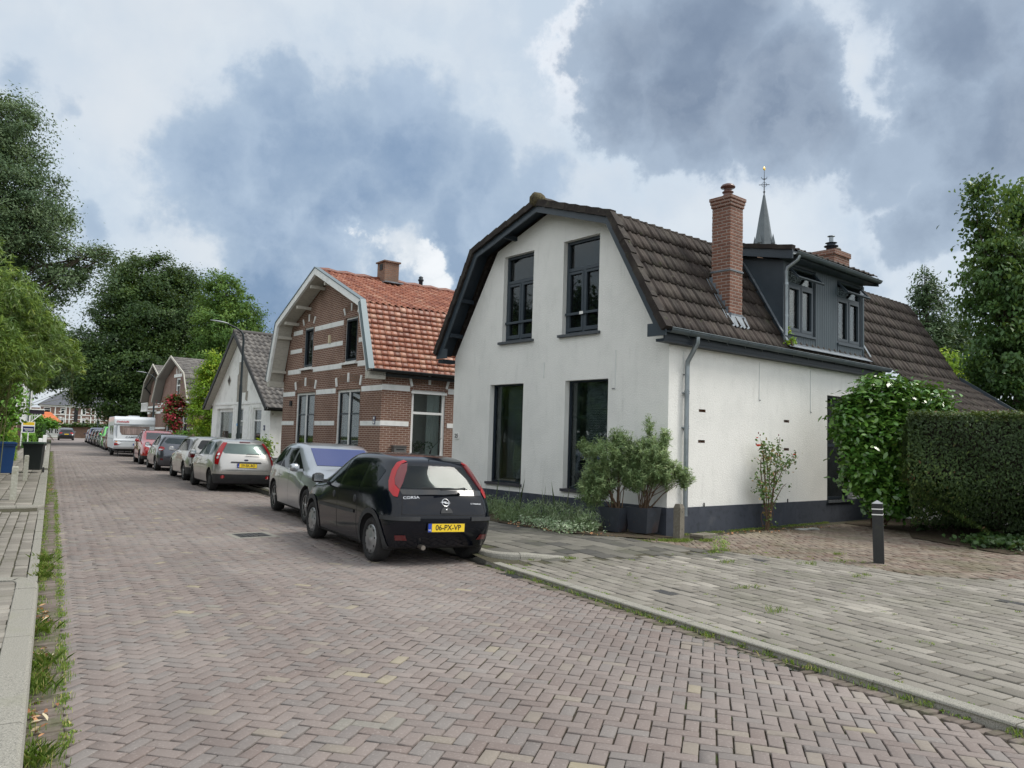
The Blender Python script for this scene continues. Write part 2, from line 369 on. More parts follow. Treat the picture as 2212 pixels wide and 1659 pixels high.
# crossing near the camera and all the street: clip blocks that stick out into the gutters
a = patch_attr(C, rng.random(len(C))*.93+.0, .9, .10)
tan = rng.random(len(C)); a = np.where((tan < .009), .99, np.clip(a, 0, .965))
slabs('road', C, road_m, a, zf=lambda x, y: zroad(x)+.006*np.sin(x*1.7+y*.6)*np.sin(y*.9), h=.03, shrink=.0036, e=.005, jit=.0018)
far_road = mat('far_pavers', (.255, .225, .215), .9, layers=[(1.5, (.20, .17, .165), .4, .7, .7), (.3, (.33, .30, .28), .45, .65, .6), (12, (.14, .12, .11), .5, .7, .6)], bump=(12, .6, .01), spec=.2)
ys = np.arange(61.9, 136, 2.); V = np.array([(x, y, zroad(x)+.001) for y in ys for x in xs]); 
F = np.array([(j*nx+i, j*nx+i+1, (j+1)*nx+i+1, (j+1)*nx+i) for j in range(len(ys)-1) for i in range(nx-1)])
o = arr_mesh('road_far', V, F, far_road); o['kind'] = 'structure'
g = MB(); g.box(-60, 60, 118, 134, -.3, .012); o = g.build('cross_street', far_road); o['kind'] = 'structure'
# gutter courses laid across
def strip(x0, x1, y0, y1, w_=.068):
    y = np.arange(y0, y1, w_); n = len(y)
    return np.stack([np.full(n, (x0+x1)/2), y, np.zeros(n), np.full(n, x1-x0), np.full(n, w_)], 1)
C = np.concatenate([strip(-.04, .165, -2, 60), strip(4.95, 5.11, -2, 60)])
slabs('gutter', C, gutter_m, rng.random(len(C)), zf=lambda x, y: zroad(x)+.004, jit=.004, h=.03)

# right pavement level, rising to a raised kerb in front of the house
def zpave(x, y):
    t = np.clip((np.asarray(y)-8.6)/1.6, 0, 1); t = t*t*(3-2*t); f = np.clip((9.3-np.asarray(x)+np.clip(np.asarray(y)-11, 0, 9))/1.2, 0, 1); return .005+.075*t*f
xs = np.linspace(5.10, 17.5, 40); ys = np.linspace(-6, 66, 220); nx = len(xs)
V = np.array([(x, y, float(zpave(x, y))-.012) for y in ys for x in xs])
F = np.array([(j*nx+i, j*nx+i+1, (j+1)*nx+i+1, (j+1)*nx+i) for j in range(len(ys)-1) for i in range(nx-1)])
bed_m = mat('grey_joint', (.075, .07, .05), .95, layers=[(5, (.08, .10, .04), .52, .66, .6), (60, (.28, .27, .23), .55, .7, .6)], bump=(80, .8, .006), spec=.1)
o = arr_mesh('pavement_bed', V, F, bed_m); o['kind'] = 'structure'
BX = np.array([8.0, 8.5, 9.35, 9.95, 10.0, 11.1, 14.2, 20]); BY = np.array([10.7, 10.1, 8.2, 7.3, 6.2, 5.4, 4.0, 2.0])
def redside(X, Y):   # right/beyond of the broken line between grey and red paving
    yb = np.array(Y)*0; 
    yy = np.array([10.7, 10.1, 8.2, 7.3, 6.2, 5.4, 4.0, 2.0])[::-1]; xx = BX[::-1]
    return X > np.interp(Y, yy, xx)
def kerbx(Y): return np.where(Y > 8.95, 5.42, 5.25)
facade_x = lambda Y: np.interp(Y, [10.05, 10.06, 10.6, 11.4, 13.4, 17.1, 21, 28.5, 34, 44, 60], [12, 9.2, 7.95, 7.5, 7.2, 6.9, 7.0, 6.4, 7.6, 6.9, 6.9])
near = bond(4.96, 12, -3, 9, .30, .158, pi/2, lambda X, Y: (X > 5.25) & (X < 13) & (Y > -2) & (Y < 8.75) & ~redside(X, Y))
mid = bond(5, 12, 3, 18, .302, .302, radians(100), lambda X, Y: (X > kerbx(Y)+.12) & (X < facade_x(Y)) & (Y < 64) & (Y >= 8.9) & ~redside(X, Y) & ((Y > 9.3) | (X > 5.4)))
mid2 = bond(4, 9, 14, 66, .302, .302, radians(90), lambda X, Y: (X > 5.55) & (X < facade_x(Y)) & (Y > 19) & (Y < 64))
mid = mid[mid[:, 1] <= 19]
C = np.concatenate([near, mid, mid2]); a = patch_attr(C, .12+rng.random(len(C))*.8, .7, .18, 4); a = np.clip(a, .05, 1); a = np.where(rng.random(len(C)) < .006, 0, a)
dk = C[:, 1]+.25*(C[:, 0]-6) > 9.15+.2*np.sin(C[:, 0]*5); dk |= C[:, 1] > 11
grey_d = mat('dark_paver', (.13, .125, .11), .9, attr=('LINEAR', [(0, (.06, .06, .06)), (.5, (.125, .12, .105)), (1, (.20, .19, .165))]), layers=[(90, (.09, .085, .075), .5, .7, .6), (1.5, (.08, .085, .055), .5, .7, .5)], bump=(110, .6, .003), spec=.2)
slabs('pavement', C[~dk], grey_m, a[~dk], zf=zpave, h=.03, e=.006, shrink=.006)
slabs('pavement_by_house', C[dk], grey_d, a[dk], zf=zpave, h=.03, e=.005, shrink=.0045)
C = herring(5, 22, -4, 14, .1005, radians(55), lambda X, Y: redside(X, Y) & (Y < 10.55+(X-9.55)*.168-.35) & (X > 8.3) & (X < 17.2) & (Y > -1))
slabs('driveway', C, redpav_m, patch_attr(C, rng.random(len(C))*.9, .8, .15, 8), zf=zpave, h=.03, jit=.003)

def kerb_run(name, pts, wd, top, bot=-.1, L=1.0, zf=None, r=.02, mt=None):
    """kerb stones along a path; pts is the road-side edge, stone lies to the left of travel"""
    P = [Vector((x, y, 0)) for x, y in pts]; seg = []; acc = [0]
    for p, q in zip(P, P[1:]): acc.append(acc[-1]+(q-p).length)
    def at(s):
        for i in range(len(P)-1):
            if s <= acc[i+1] or i == len(P)-2:
                t = (s-acc[i])/(acc[i+1]-acc[i]); return P[i].lerp(P[i+1], t)
    mb = MB(); s = 0
    while s < acc[-1]-.05:
        e = min(s+L, acc[-1]); m = max(2, int((e-s)/.12)+1) if L < 5 else 2
        ss = [s+.004+(e-s-.008)*i/(m-1) for i in range(m)]; vs = []
        dz = random.gauss(0, .003)
        for q in ss:
            a_, b_ = at(max(0, q-.02)), at(min(acc[-1], q+.02)); d = (b_-a_).normalized(); nrm = Vector((-d.y, d.x, 0)); p = at(q)
            tp = (top if not zf else zf(p.x, p.y))+dz
            for off_, zz in ((0, bot), (0, tp-r*1.3), (r*.35, tp-r*.4), (r, tp), (wd-.006, tp), (wd, tp-.006), (wd, bot)): vs.append(p+nrm*off_+Vector((0, 0, zz)))
        fs = []
        for i in range(m-1):
            for j in range(6): fs.append((i*7+j, i*7+j+1, i*7+j+8, i*7+j+7))
        fs += [tuple(range(7)), tuple((m-1)*7+j for j in range(7))[::-1]]
        mb.add(vs, fs); s = e
    o = mb.build(name, mt or kerb_m); o['kind'] = 'structure'; return o
# right: flush edging, then raised stones with a rounded end
kerb_run('kerb', [(5.11, 9.2), (5.115, 6), (5.11, 3), (5.09, -2)], .13, .008, L=.95, r=.012)
arc = [(5.20+.62*(1-cos(t)), 9.55-.55*sin(t)) for t in [radians(a_) for a_ in range(0, 91, 15)]]
kerb_run('kerb', [(5.20, 64), (5.20, 30), (5.20, 12), (5.20, 9.7)]+arc[0:]+[(6.15, 9.02), (6.35, 9.06)], .15, .09, L=.95, zf=lambda x, y: .092-.075*max(0, min(1, (x-5.7)/.6)), r=.03)
# left side: raised stones, dropped driveway, raised again
arcL = [(-.20+.18*cos(t), 9.05+.42*sin(t)) for t in [radians(a_) for a_ in range(0, 91, 15)]]
kerb_run('kerb', [(-.02, -2), (-.02, 4), (-.02, 9.05)]+arcL[1:]+[(-.5, 9.56), (-1.4, 9.7), (-3.5, 9.9)], .19, .075, L=.98, r=.03)
kerb_run('kerb', [(-.035, 9.6), (-.035, 17.6)], .10, .0, L=.9, r=.008)
arcR = [(-.21+.17*sin(t), 18.2-.42*cos(t)) for t in [radians(a_) for a_ in range(0, 91, 15)]]
kerb_run('kerb', [(-3.5, 17.55), (-1.2, 17.7)]+arcR+[(-.04, 24), (-.045, 29.6)], .2, .075, L=1.0, r=.03)
kerb_run('kerb', [(-.05, 29.7), (-.05, 33.5)], .19, .015, L=1.0, r=.02)
kerb_run('kerb', [(-.05, 33.6), (-.07, 60), (-.08, 86)], .2, .085, L=1.0, r=.03)
# left pavement
def zleft(x, y):
    y = np.asarray(y); a_ = np.clip((y-9.3)/.35, 0, 1); b_ = np.clip((y-17.4)/.5, 0, 1); c_ = np.clip((y-29.4)/.5, 0, 1)*np.clip((34-y)/.5, 0, 1)
    return .066*(1-a_+b_)-.05*c_
ys = np.concatenate([np.arange(-6, 40, .5), np.arange(40, 112, 4.)]); xs = np.array([-9, -6, -4, -2.5, -1.5, -.8, -.16]); nx = len(xs)
V = np.array([(x, y, float(zleft(x, y))-.012) for y in ys for x in xs])
F = np.array([(j*nx+i, j*nx+i+1, (j+1)*nx+i+1, (j+1)*nx+i) for j in range(len(ys)-1) for i in range(nx-1)])
o = arr_mesh('left_pavement_bed', V, F, bed_m); o['kind'] = 'structure'
A = bond(-5.53, 0, -3, 9.4, .30, .15, 0, lambda X, Y: (X > -3.5) & (X < -.30) & (Y > -2) & (Y < 9.35), shift=0)
B = bond(-4.77, 0, 9, 18, .23, .145, pi/2, lambda X, Y: (X > -4) & (X < -.17) & (Y > 9.72) & (Y < 17.35))
Cc = bond(-5, 0, 17, 110, .3, .3, pi/2, lambda X, Y: (X > -1.75) & (X < -.35) & (Y > 17.95) & (Y < 90))
C = np.concatenate([A, B, Cc]); a = np.clip(patch_attr(C, .25+rng.random(len(C))*.7, .8, .15, 12), .05, 1)
slabs('left_pavement', C, grey_m, a, zf=zleft, h=.03, e=.005, shrink=.006)
# soil bed along the house front, planting soil under the hedges
def patch(name, pts, z, mt, kind='structure', amp=.02, n=18):
    bm = bmesh.new(); f = bm.faces.new([bm.verts.new((x, y, 0)) for x, y in pts])
    x0, x1 = min(p[0] for p in pts), max(p[0] for p in pts); y0, y1 = min(p[1] for p in pts), max(p[1] for p in pts)
    for i in range(1, n):
        bmesh.ops.bisect_plane(bm, geom=bm.verts[:]+bm.edges[:]+bm.faces[:], plane_co=(x0+(x1-x0)*i/n, 0, 0), plane_no=(1, 0, 0))
        bmesh.ops.bisect_plane(bm, geom=bm.verts[:]+bm.edges[:]+bm.faces[:], plane_co=(0, y0+(y1-y0)*i/n, 0), plane_no=(0, 1, 0))
    for v in bm.verts: v.co.z = (z(v.co.x, v.co.y) if callable(z) else z)+(0 if v.is_boundary else random.uniform(0, amp))
    me = bpy.data.meshes.new(name); bm.to_mesh(me); bm.free(); me.materials.append(mt)
    o = bpy.data.objects.new(name, me); COL.objects.link(o); o['kind'] = kind; return o
patch('flower_bed', [(7.15, 15.8), (7.28, 13.4), (7.55, 11.3), (8.0, 10.45), (9.0, 10.15), (9.62, 10.25), (9.5, 10.9), (8.4, 17.4), (7.0, 17.2)], lambda x, y: float(zpave(x, y))+.006, soil_m, amp=.035)
patch('planting_soil', [(17.2, 4), (13.6, 6.9), (14.2, 8.9), (15.2, 9.6), (15.3, 11.2), (19, 12.2), (30, 12), (30, -2), (16, -2)], .02, soil_m, amp=.05)
pm = mat('standing_water', (.02, .02, .018), .04, spec=.6)
patch('puddle', [(4.86, 5.35), (4.98, 5.0), (5.03, 4.5), (5.05, 3.95), (4.93, 4.05), (4.84, 4.4), (4.80, 4.8)], -.0475, pm, amp=0, n=4)
# iron manhole cover set in the road
iron = mat('cast_iron', (.07, .07, .07), .6, metal=.6, bump=(90, .8, .004), layers=[(20, (.16, .15, .13), .5, .7, .6)])
t = thing('manhole_cover', 'square iron manhole cover with brick rim set in the middle of the road', 'manhole cover', (2.82, 12.75, zroad(2.82)), rz=.1)
mb = MB(); mb.box(-.24, .24, -.24, .24, -.02, .007); mb.box(-.20, .20, -.20, .20, .007, .012)
for i in range(5):
    for j in range(5): mb.box(-.18+i*.078, -.14+i*.078, -.18+j*.078, -.14+j*.078, .012, .016)
mb.build('lid', iron, t)
mb = MB()
for x0, x1, y0, y1 in ((-.34, .34, -.34, -.245), (-.34, .34, .245, .34), (-.34, -.245, -.24, .24), (.245, .34, -.24, .24)): mb.box(x0, x1, y0, y1, -.02, .0065)
mb.build('frame', mat('frame_concrete', (.24, .23, .20), .9, bump=(80, .6, .003)), t)
# a drain grate in the right gutter by the kerb end
t = thing('road_drain', 'cast iron road drain in the right gutter beside the rounded kerb end', 'drain', (5.02, 8.35, zroad(5.02)))
mb = MB(); mb.box(-.09, .09, -.2, .2, -.02, .006)
for k in range(6): mb.box(-.07, .07, -.17+k*.06, -.14+k*.06, .006, .012)
mb.build('grate', iron, t)
# ------------------------------------------------------------------ building materials
stucco = mat('white_stucco', (.80, .80, .77), .92, layers=[(1.2, (.68, .685, .66), .4, .75, .6), (6, (.56, .57, .545), .5, .8, .35, (1, 1, .25)), (60, (.78, .79, .76), .5, .7, .4), (3, (.45, .46, .43), .62, .82, .5, (1, 1, .2)), (7, (.50, .50, .47), .60, .80, .35, (1, 1, .12))], bump=(34, .85, .014), spec=.15)
plinth_m = mat('dark_plinth', (.052, .06, .078), .8, layers=[(3, (.09, .10, .12), .5, .8, .6, (1, 1, .3)), (9, (.03, .034, .04), .5, .7, .6), (1.2, (.13, .135, .14), .62, .8, .35)], bump=(40, .5, .006), spec=.3)
anth = mat('anthracite_paint', (.040, .055, .070), .42, layers=[(3, (.055, .07, .085), .45, .7, .5)], spec=.45)
anth_d = mat('anthracite_dark', (.018, .026, .036), .5, spec=.35)
sill_m = mat('slate_sill', (.07, .08, .09), .7, layers=[(25, (.16, .17, .18), .5, .75, .7)], bump=(40, .5, .003))
zinc = mat('zinc', (.30, .34, .37), .38, metal=.75, layers=[(4, (.20, .23, .25), .4, .7, .7), (30, (.40, .43, .45), .5, .8, .3)])
zinc_d = mat('zinc_gutter', (.10, .125, .14), .6, metal=.4, layers=[(3, (.16, .18, .19), .4, .7, .6, (1, 1, 1))])
lead = mat('lead_flashing', (.20, .23, .26), .6, metal=.3, layers=[(6, (.12, .14, .165), .4, .65, .8), (25, (.36, .38, .40), .6, .75, .5)], bump=(18, .6, .01))
tile_b = mat('brown_roof_tile', (.09, .065, .055), .82, attr=('LINEAR', [(0, (.024, .019, .017)), (.5, (.037, .029, .026)), (1, (.056, .044, .038))]),
             layers=[(2.4, (.085, .075, .062), .45, .7, .5), (16, (.02, .018, .014), .62, .66, .9), (9, (.13, .12, .09), .58, .72, .5), (5, (.065, .075, .035), .62, .72, .5)], bump=(60, .6, .006), spec=.35)
tile_o = mat('orange_roof_tile', (.4, .13, .07), .45, attr=('LINEAR', [(0, (.17, .052, .030)), (.4, (.26, .083, .045)), (.8, (.34, .130, .075)), (1, (.40, .21, .14))]),
             layers=[(3, (.15, .09, .07), .55, .75, .6), (20, (.5, .30, .2), .55, .8, .35)], bump=(40, .4, .004), spec=.5)
tile_g = mat('grey_roof_tile', (.13, .12, .115), .8, attr=('LINEAR', [(0, (.085, .08, .078)), (.5, (.13, .122, .115)), (1, (.18, .17, .16))]), layers=[(4, (.075, .072, .068), .5, .75, .6), (24, (.22, .2, .17), .6, .75, .4)], bump=(60, .5, .004))
brick_b = brick_mat('brown_brick', (.15, .068, .045), (.20, .095, .062), (.42, .34, .285), bh=.062, ms=.0105)
brick_c = brick_mat('chimney_brick', (.145, .062, .042), (.21, .095, .062), (.30, .25, .22), bw=.215, bh=.066, ms=.010)
brick_f = brick_mat('far_brick', (.17, .085, .062), (.22, .115, .085), (.33, .27, .24))
brick_old = brick_mat('old_brick', (.155, .09, .062), (.23, .125, .08), (.17, .14, .12), bh=.065)
white_p = mat('white_paint', (.86, .87, .86), .5, layers=[(4, (.62, .64, .62), .45, .7, .5)])
cream_p = mat('weathered_cream_boards', (.52, .50, .44), .75, layers=[(8, (.36, .34, .30), .45, .7, .7, (1, 1, 3)), (40, (.6, .58, .52), .5, .7, .3)], bump=(30, .4, .004))
oldwhite = mat('peeling_white_render', (.88, .89, .87), .85, layers=[(1.5, (.66, .67, .65), .45, .7, .7), (3.5, (.34, .33, .31), .64, .70, .8), (14, (.45, .43, .39), .66, .74, .7)], bump=(20, .6, .006), spec=.2)
dark_in = mat('room_dark', (.05, .055, .06), .9)  # dark colour stands for the lack of light indoors
room_m = mat('room_wall', (.42, .40, .37), .9)
pane = glass_mat('window_glass', (.86, .92, .92), .97)
pane_d = glass_mat('window_glass_dark', (.42, .50, .52), .75)
pane_op = glass_mat('window_glass_opaque', (.1, .1, .1), 0.)
blind_m = mat('blind_slat', (.75, .80, .82), .5)
curtain = mat('net_curtain', (.66, .68, .66), .9)
black_m = mat('matt_black', (.015, .016, .018), .6)
terra = mat('clay_pot_brown', (.11, .05, .04), .35, coat=.3)
red_frame = mat('number_blue', (.02, .04, .13), .3); white_e = mat('enamel_white', (.8, .8, .78), .3); black_e = mat('enamel_black', (.02, .02, .02), .4)

def mapper(side, off=0.):
    """wall-plane coordinates (a along wall, z up, d into the house) -> local box"""
    if side == 'front': return lambda mb, a0, a1, z0, z1, d0, d1, mi=0: mb.box(off+d0, off+d1, a0, a1, z0, z1, mi)
    return lambda mb, a0, a1, z0, z1, d0, d1, mi=0: mb.box(a0, a1, off+d0, off+d1, z0, z1, mi)
def wmat(side, a, z, d, off=0.):
    """matrix for text on a wall: text x runs to the viewer's right"""
    if side == 'front': return Matrix(((0, 0, -1, off+d), (-1, 0, 0, a), (0, 1, 0, z), (0, 0, 0, 1)))
    return Matrix(((1, 0, 0, a), (0, 0, -1, off+d), (0, 1, 0, z), (0, 0, 0, 1)))
def window(par, side, a0, a1, z0, z1, depth=.09, fm=anth, ft=.055, vs=(), hs=(), gl=pane, off=0., blind=None, curt=None, sub=.03, name='window', openings=None):
    B = mapper(side, off); mb = MB(); d0, d1 = depth, depth+.07
    B(mb, a0, a1, z1-ft, z1, d0, d1); B(mb, a0, a1, z0, z0+ft, d0, d1)
    B(mb, a0, a0+ft, z0+ft, z1-ft, d0, d1); B(mb, a1-ft, a1, z0+ft, z1-ft, d0, d1)
    for v in vs:
        v0, v1, q = (v if isinstance(v, tuple) else (v, None, None))[:3] if isinstance(v, tuple) else (v, z0+ft, z1-ft)
        B(mb, v0-.035, v0+.035, v1, q, d0+.003, d1-.003)
    for h in hs: B(mb, a0+ft, a1-ft, h-.035, h+.035, d0+.002, d1-.004)
    w_ = mb.build(name, fm, par)
    mb = MB(); B(mb, a0+ft, a1-ft, z0+ft, z1-ft, d0+.045, d0+.051); mb.build('pane', gl, w_)
    if blind:
        b0, b1, c0, c1 = blind; mb = MB(); zz = c0
        while zz < c1:
            p = [Vector((0, 0, 0))]
            for s_ in (0,):
                if side == 'front': vs_ = [(off+d1+.02, b0, zz), (off+d1+.02, b1, zz), (off+d1+.028, b1, zz+.025), (off+d1+.028, b0, zz+.025)]
                else: vs_ = [(b0, off+d1+.05, zz), (b1, off+d1+.05, zz), (b1, off+d1+.068, zz+.018), (b0, off+d1+.068, zz+.018)]
                mb.add(vs_+[(x, y, z+.0025) for x, y, z in vs_], [(0, 1, 2, 3), (7, 6, 5, 4), (0, 4, 5, 1), (1, 5, 6, 2), (2, 6, 7, 3), (3, 7, 4, 0)])
            zz += .034
        mb.build('venetian_blind', blind_m, w_)
    if curt:
        for k, (b0, b1) in enumerate(curt):
            mb = MB(); n = max(6, int((b1-b0)/.03)); q = []
            for i in range(n+1):
                a = b0+(b1-b0)*i/n; d = d1+.10+.018*sin(i*2.1)
                for zz in (z0+ft, z1-ft): q.append((off+d, a, zz) if side == 'front' else (a, off+d, zz))
            mb.add(q, [(2*i, 2*i+2, 2*i+3, 2*i+1) for i in range(n)], sm=True); mb.build('curtain', curtain, w_, fix=False)
    return w_
def tile_roof(name, par, x0, x1, prof, mt, tw=.3, course=.345, step=.028, kind='rib', amp=.022, seed=1, flip=False):
    """roof slope along local x between x0,x1; prof=[(y,z) eave ... (y,z) top] one straight run"""
    r = np.random.default_rng(seed); (ya, za), (yb, zb) = prof; Ls = math.hypot(yb-ya, zb-za)
    nrm = np.array([-(zb-za), (yb-ya)])/Ls
    if nrm[1] < 0: nrm = -nrm
    nc = max(1, round(Ls/course)); ch = Ls/nc; nt_ = max(1, round((x1-x0)/tw)); tw_ = (x1-x0)/nt_
    if kind == 'rib': ts = np.array([0, .06, .16, .24, .30, .62, .66, .72, .97]); hs = np.array([.0, .9, 1, .8, .1, .0, .28, .02, 0])*amp
    elif kind == 'flat': ts = np.array([0, .08, .14, .2, .55, .92]); hs = np.array([0, 1, 1, .2, 0, .0])*amp
    elif kind == 'pan': ts = np.arange(8)/8; hs = (np.sin(2*pi*ts)+.35*np.sin(4*pi*ts))*amp*.5+amp*.5
    else: ts = np.arange(8)/8; hs = np.sin(2*pi*ts)*amp*.5+amp*.5
    X = np.concatenate([x0+(i+ts)*tw_ for i in range(nt_)]+[[x1]]); Hh = np.concatenate([hs]*nt_+[[hs[0]]]); m = len(ts); nX = len(X)
    V = []; F = []; A = []; M_ = []; vb = 0; tid = np.minimum(np.arange(nX)//m, nt_-1)
    for c in range(nc):
        jit = r.normal(0, .0035, nt_)[tid]; jl = r.normal(0, .004, nt_)[tid]
        rows = []
        for s_, lift in ((c*ch-.012, 0.002), (c*ch-.012, step), (c*ch+ch*.5, step*.55), ((c+1)*ch+.02, 0.0)):
            ss = s_+jl; h_ = Hh*(1 if lift else .0)+lift+jit*(1 if lift > .003 else 0)
            if lift == 0.0: h_ = Hh+lift
            rows.append(np.stack([X, ya+(yb-ya)*ss/Ls+nrm[0]*h_, za+(zb-za)*ss/Ls+nrm[1]*h_], 1))
        V.append(np.concatenate(rows)); rv = r.random(nt_)[tid]
        for k in range(3):
            i = np.arange(nX-1); q = np.stack([vb+k*nX+i, vb+k*nX+i+1, vb+(k+1)*nX+i+1, vb+(k+1)*nX+i], 1)
            if flip: q = q[:, ::-1]
            F.append(q); A.append(rv[:-1])
        vb += 4*nX
    o = arr_mesh(name, np.concatenate(V), np.concatenate(F), mt, par, np.concatenate(A)); return o
def verge_tiles(mb, x0, x1, prof, course=.345, th=.10):
    """stepped verge tiles seen along the gable edge; prof polyline (y,z) outside line"""
    for (ya, za), (yb, zb) in zip(prof, prof[1:]):
        Ls = math.hypot(yb-ya, zb-za); n = max(1, round(Ls/course)); d = Vector((0, yb-ya, zb-za)).normalized()
        nn = Vector((0, -d.z, d.y)); nn = nn if nn.z > 0 else -nn
        for i in range(n):
            p = Vector((0, ya, za))+d*(Ls*i/n-.015); q = Vector((0, ya, za))+d*(Ls*(i+1)/n+.01)
            vs = []
            for x in (x0+random.uniform(-.004, .004), x1):
                vs += [Vector((x, 0, 0))+p-nn*th*.5, Vector((x, 0, 0))+q-nn*th*.62, Vector((x, 0, 0))+q+nn*th*.38, Vector((x, 0, 0))+p+nn*th*.56]
            mb.add(vs, [(0, 1, 2, 3), (7, 6, 5, 4), (0, 4, 5, 1), (1, 5, 6, 2), (2, 6, 7, 3), (3, 7, 4, 0)])
def half_round(mb, p, q, r, th=.004, n=8, mi=0):
    """open half-round gutter from p to q"""
    p, q = Vector(p), Vector(q); d = (q-p).normalized(); s = d.cross(Vector((0, 0, 1))).normalized(); vs = []
    for e in (p, q):
        for rr in (r, r-th):
            for k in range(n+1): a = pi+pi*k/n; vs.append(e+s*rr*cos(a)+Vector((0, 0, rr*sin(a))))
    m = n+1; fs = []
    for k in range(n): fs += [(k, k+1, 2*m+k+1, 2*m+k), (m+k, 3*m+k, 3*m+k+1, m+k+1)]
    fs += [(0, 2*m, 3*m, m), (n, m+n, 3*m+n, 2*m+n)]
    mb.add(vs, fs, mi, True)
    mb.tube([p+s*r, q+s*r], .011, 6, mi); mb.tube([p-s*r, q-s*r], .007, 6, mi)

# ================================================================== the white corner house
FD = .1669383; OW = (9.546, 10.598, 0)
H = thing('corner_house', 'white rendered corner house with dark grey trim, brown tiled mansard roof and dormer', 'house', OW, FD)
W_, LH, ZE = 6.60, 12.9, 3.62
gable = [(0, 0), (0, 3.62), (.06, 3.72), (1.55, 6.02), (3.30, 6.60), (5.05, 6.02), (6.54, 3.72), (6.60, 3.62), (6.60, 0)]
mb = MB(); mb.prism(gable, 0, 8.25, 0); wall = mb.build('wall', [stucco], H)
holes_f = [(1.78, 2.82, 3.86, 5.86), (3.77, 4.80, 3.86, 5.85), (1.47, 2.68, .68, 2.90), (4.0, 5.18, .68, 2.90)]
cuts = []
for a0, a1, z0, z1 in holes_f: c = MB(); c.box(-.2, .75, a0, a1, z0, z1); cuts.append(c)
c = MB(); c.box(5.76, 6.95, -.2, .7, .50, 2.89); cuts.append(c)
for a, zz in ((1.03, 2.30), (4.02, 2.22), (1.02, 1.72), (4.02, 1.62)):       # open brick vents in the side wall
    c = MB(); c.box(a-.105, a+.105, -.1, .07, zz-.027, zz+.027); cuts.append(c)
wall = cut(wall, cuts)
# back of the openings painted dark to stand for unlit rooms, brick inside the vents
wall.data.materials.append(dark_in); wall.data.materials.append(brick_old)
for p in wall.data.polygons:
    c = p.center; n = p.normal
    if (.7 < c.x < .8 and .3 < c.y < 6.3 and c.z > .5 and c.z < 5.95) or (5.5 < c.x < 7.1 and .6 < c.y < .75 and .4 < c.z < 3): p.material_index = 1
    if 0 < c.y < .08 and c.x < 5 and abs(n.y) < .5 and c.z < 2.5 and c.z > 1.4: p.material_index = 2
    if abs(c.y-.07) < .003 and c.x < 5: p.material_index = 2
rear = MB(); rear.box(8.25, LH-.15, .0, 6.6, 0, 3.5); rear.prism([(-2.6, 0), (-2.6, 2.1), (.0, 3.5), (0.0, 0)], 8.6, LH-.15)
rear.build('rear_wing_wall', stucco, H)
# plinth: proud band round the foot
mb = MB(); mb.box(-.022, .0, -.022, 6.6, -.3, .51); mb.box(.0, 8.25, -.022, .0, -.3, .50)
mb.build('plinth', plinth_m, H)
# corner pilaster strip seen at the edge of the side wall
mb = MB(); mb.box(.0, .27, -.012, .0, .51, 3.45); mb.build('corner_strip', stucco, H)
for a0, a1, z0, z1 in holes_f[:2]:
    am = (a0+a1)/2
    wd = window(H, 'front', a0, a1, z0, z1, depth=.11, ft=.06, vs=[(am-.0, z0+.06, 5.22)], hs=[5.25], gl=pane_d, blind=(a0+.1, a1-.1 if a0 < 2 else a0+.5, z0+.1, 5.75 if a0 < 2 else 5.1))
    mb = MB()
    for s_ in (a0+.06, am+.02):
        e_ = am-.02 if s_ < am else a1-.06
        mb.box(.105, .15, s_, s_+.05, z0+.08, 5.2); mb.box(.105, .15, e_-.05, e_, z0+.08, 5.2); mb.box(.105, .15, s_+.05, e_-.05, z0+.08, z0+.16); mb.box(.105, .15, s_+.05, e_-.05, 5.15, 5.2)
    mb.box(.07, .10, a0+.01, a1-.01, z0+.42, z0+.47)                       # guard rail across the window
    mb.build('casement', anth, wd)
    mb = MB(); mb.box(-.075, .10, a0-.07, a1+.07, z0-.05, z0+.005); mb.build('window_sill', sill_m, H)
mb = MB(); mb.box(.062, .07, 2.28, 2.38, 4.275, 4.335); mb.build('name_tag', white_e, wd)
for a0, a1, z0, z1 in holes_f[2:]:
    window(H, 'front', a0, a1, z0, z1, depth=.13, ft=.035, gl=pane, blind=(a0+.18, a1-.42, z0+.1, z1-.08), fm=anth_d)
    mb = MB(); d = .24
    mb.box(d, d+.05, a0, a0+.06, z0, z1); mb.box(d, d+.05, a1-.2, a1-.13, z0, z1); mb.box(d, d+.05, a0, a1, 2.12, 2.18); mb.box(d, d+.05, a0, a1, z0, z0+.08)
    mb.build('inner_frame', mat('inner_frame_grey', (.22, .27, .28), .5), H)
    mb = MB(); n = 14
    for i in range(n): b = a0-.04+(a1-a0+.08)*i/n; mb.box(-.05, .13, b+.002, b+(a1-a0+.08)/n-.002, z0-.055, z0+.0, 0)
    mb.build('window_sill', mat('tile_sill', (.055, .055, .065), .35), H)
window(H, 'side', 5.76, 6.95, .50, 2.89, depth=.12, ft=.06, hs=[1.75], gl=pane_d, fm=anth_d)
mb = MB(); mb.box(5.72, 7.0, -.06, .12, .44, .50); mb.build('window_sill', sill_m, H)
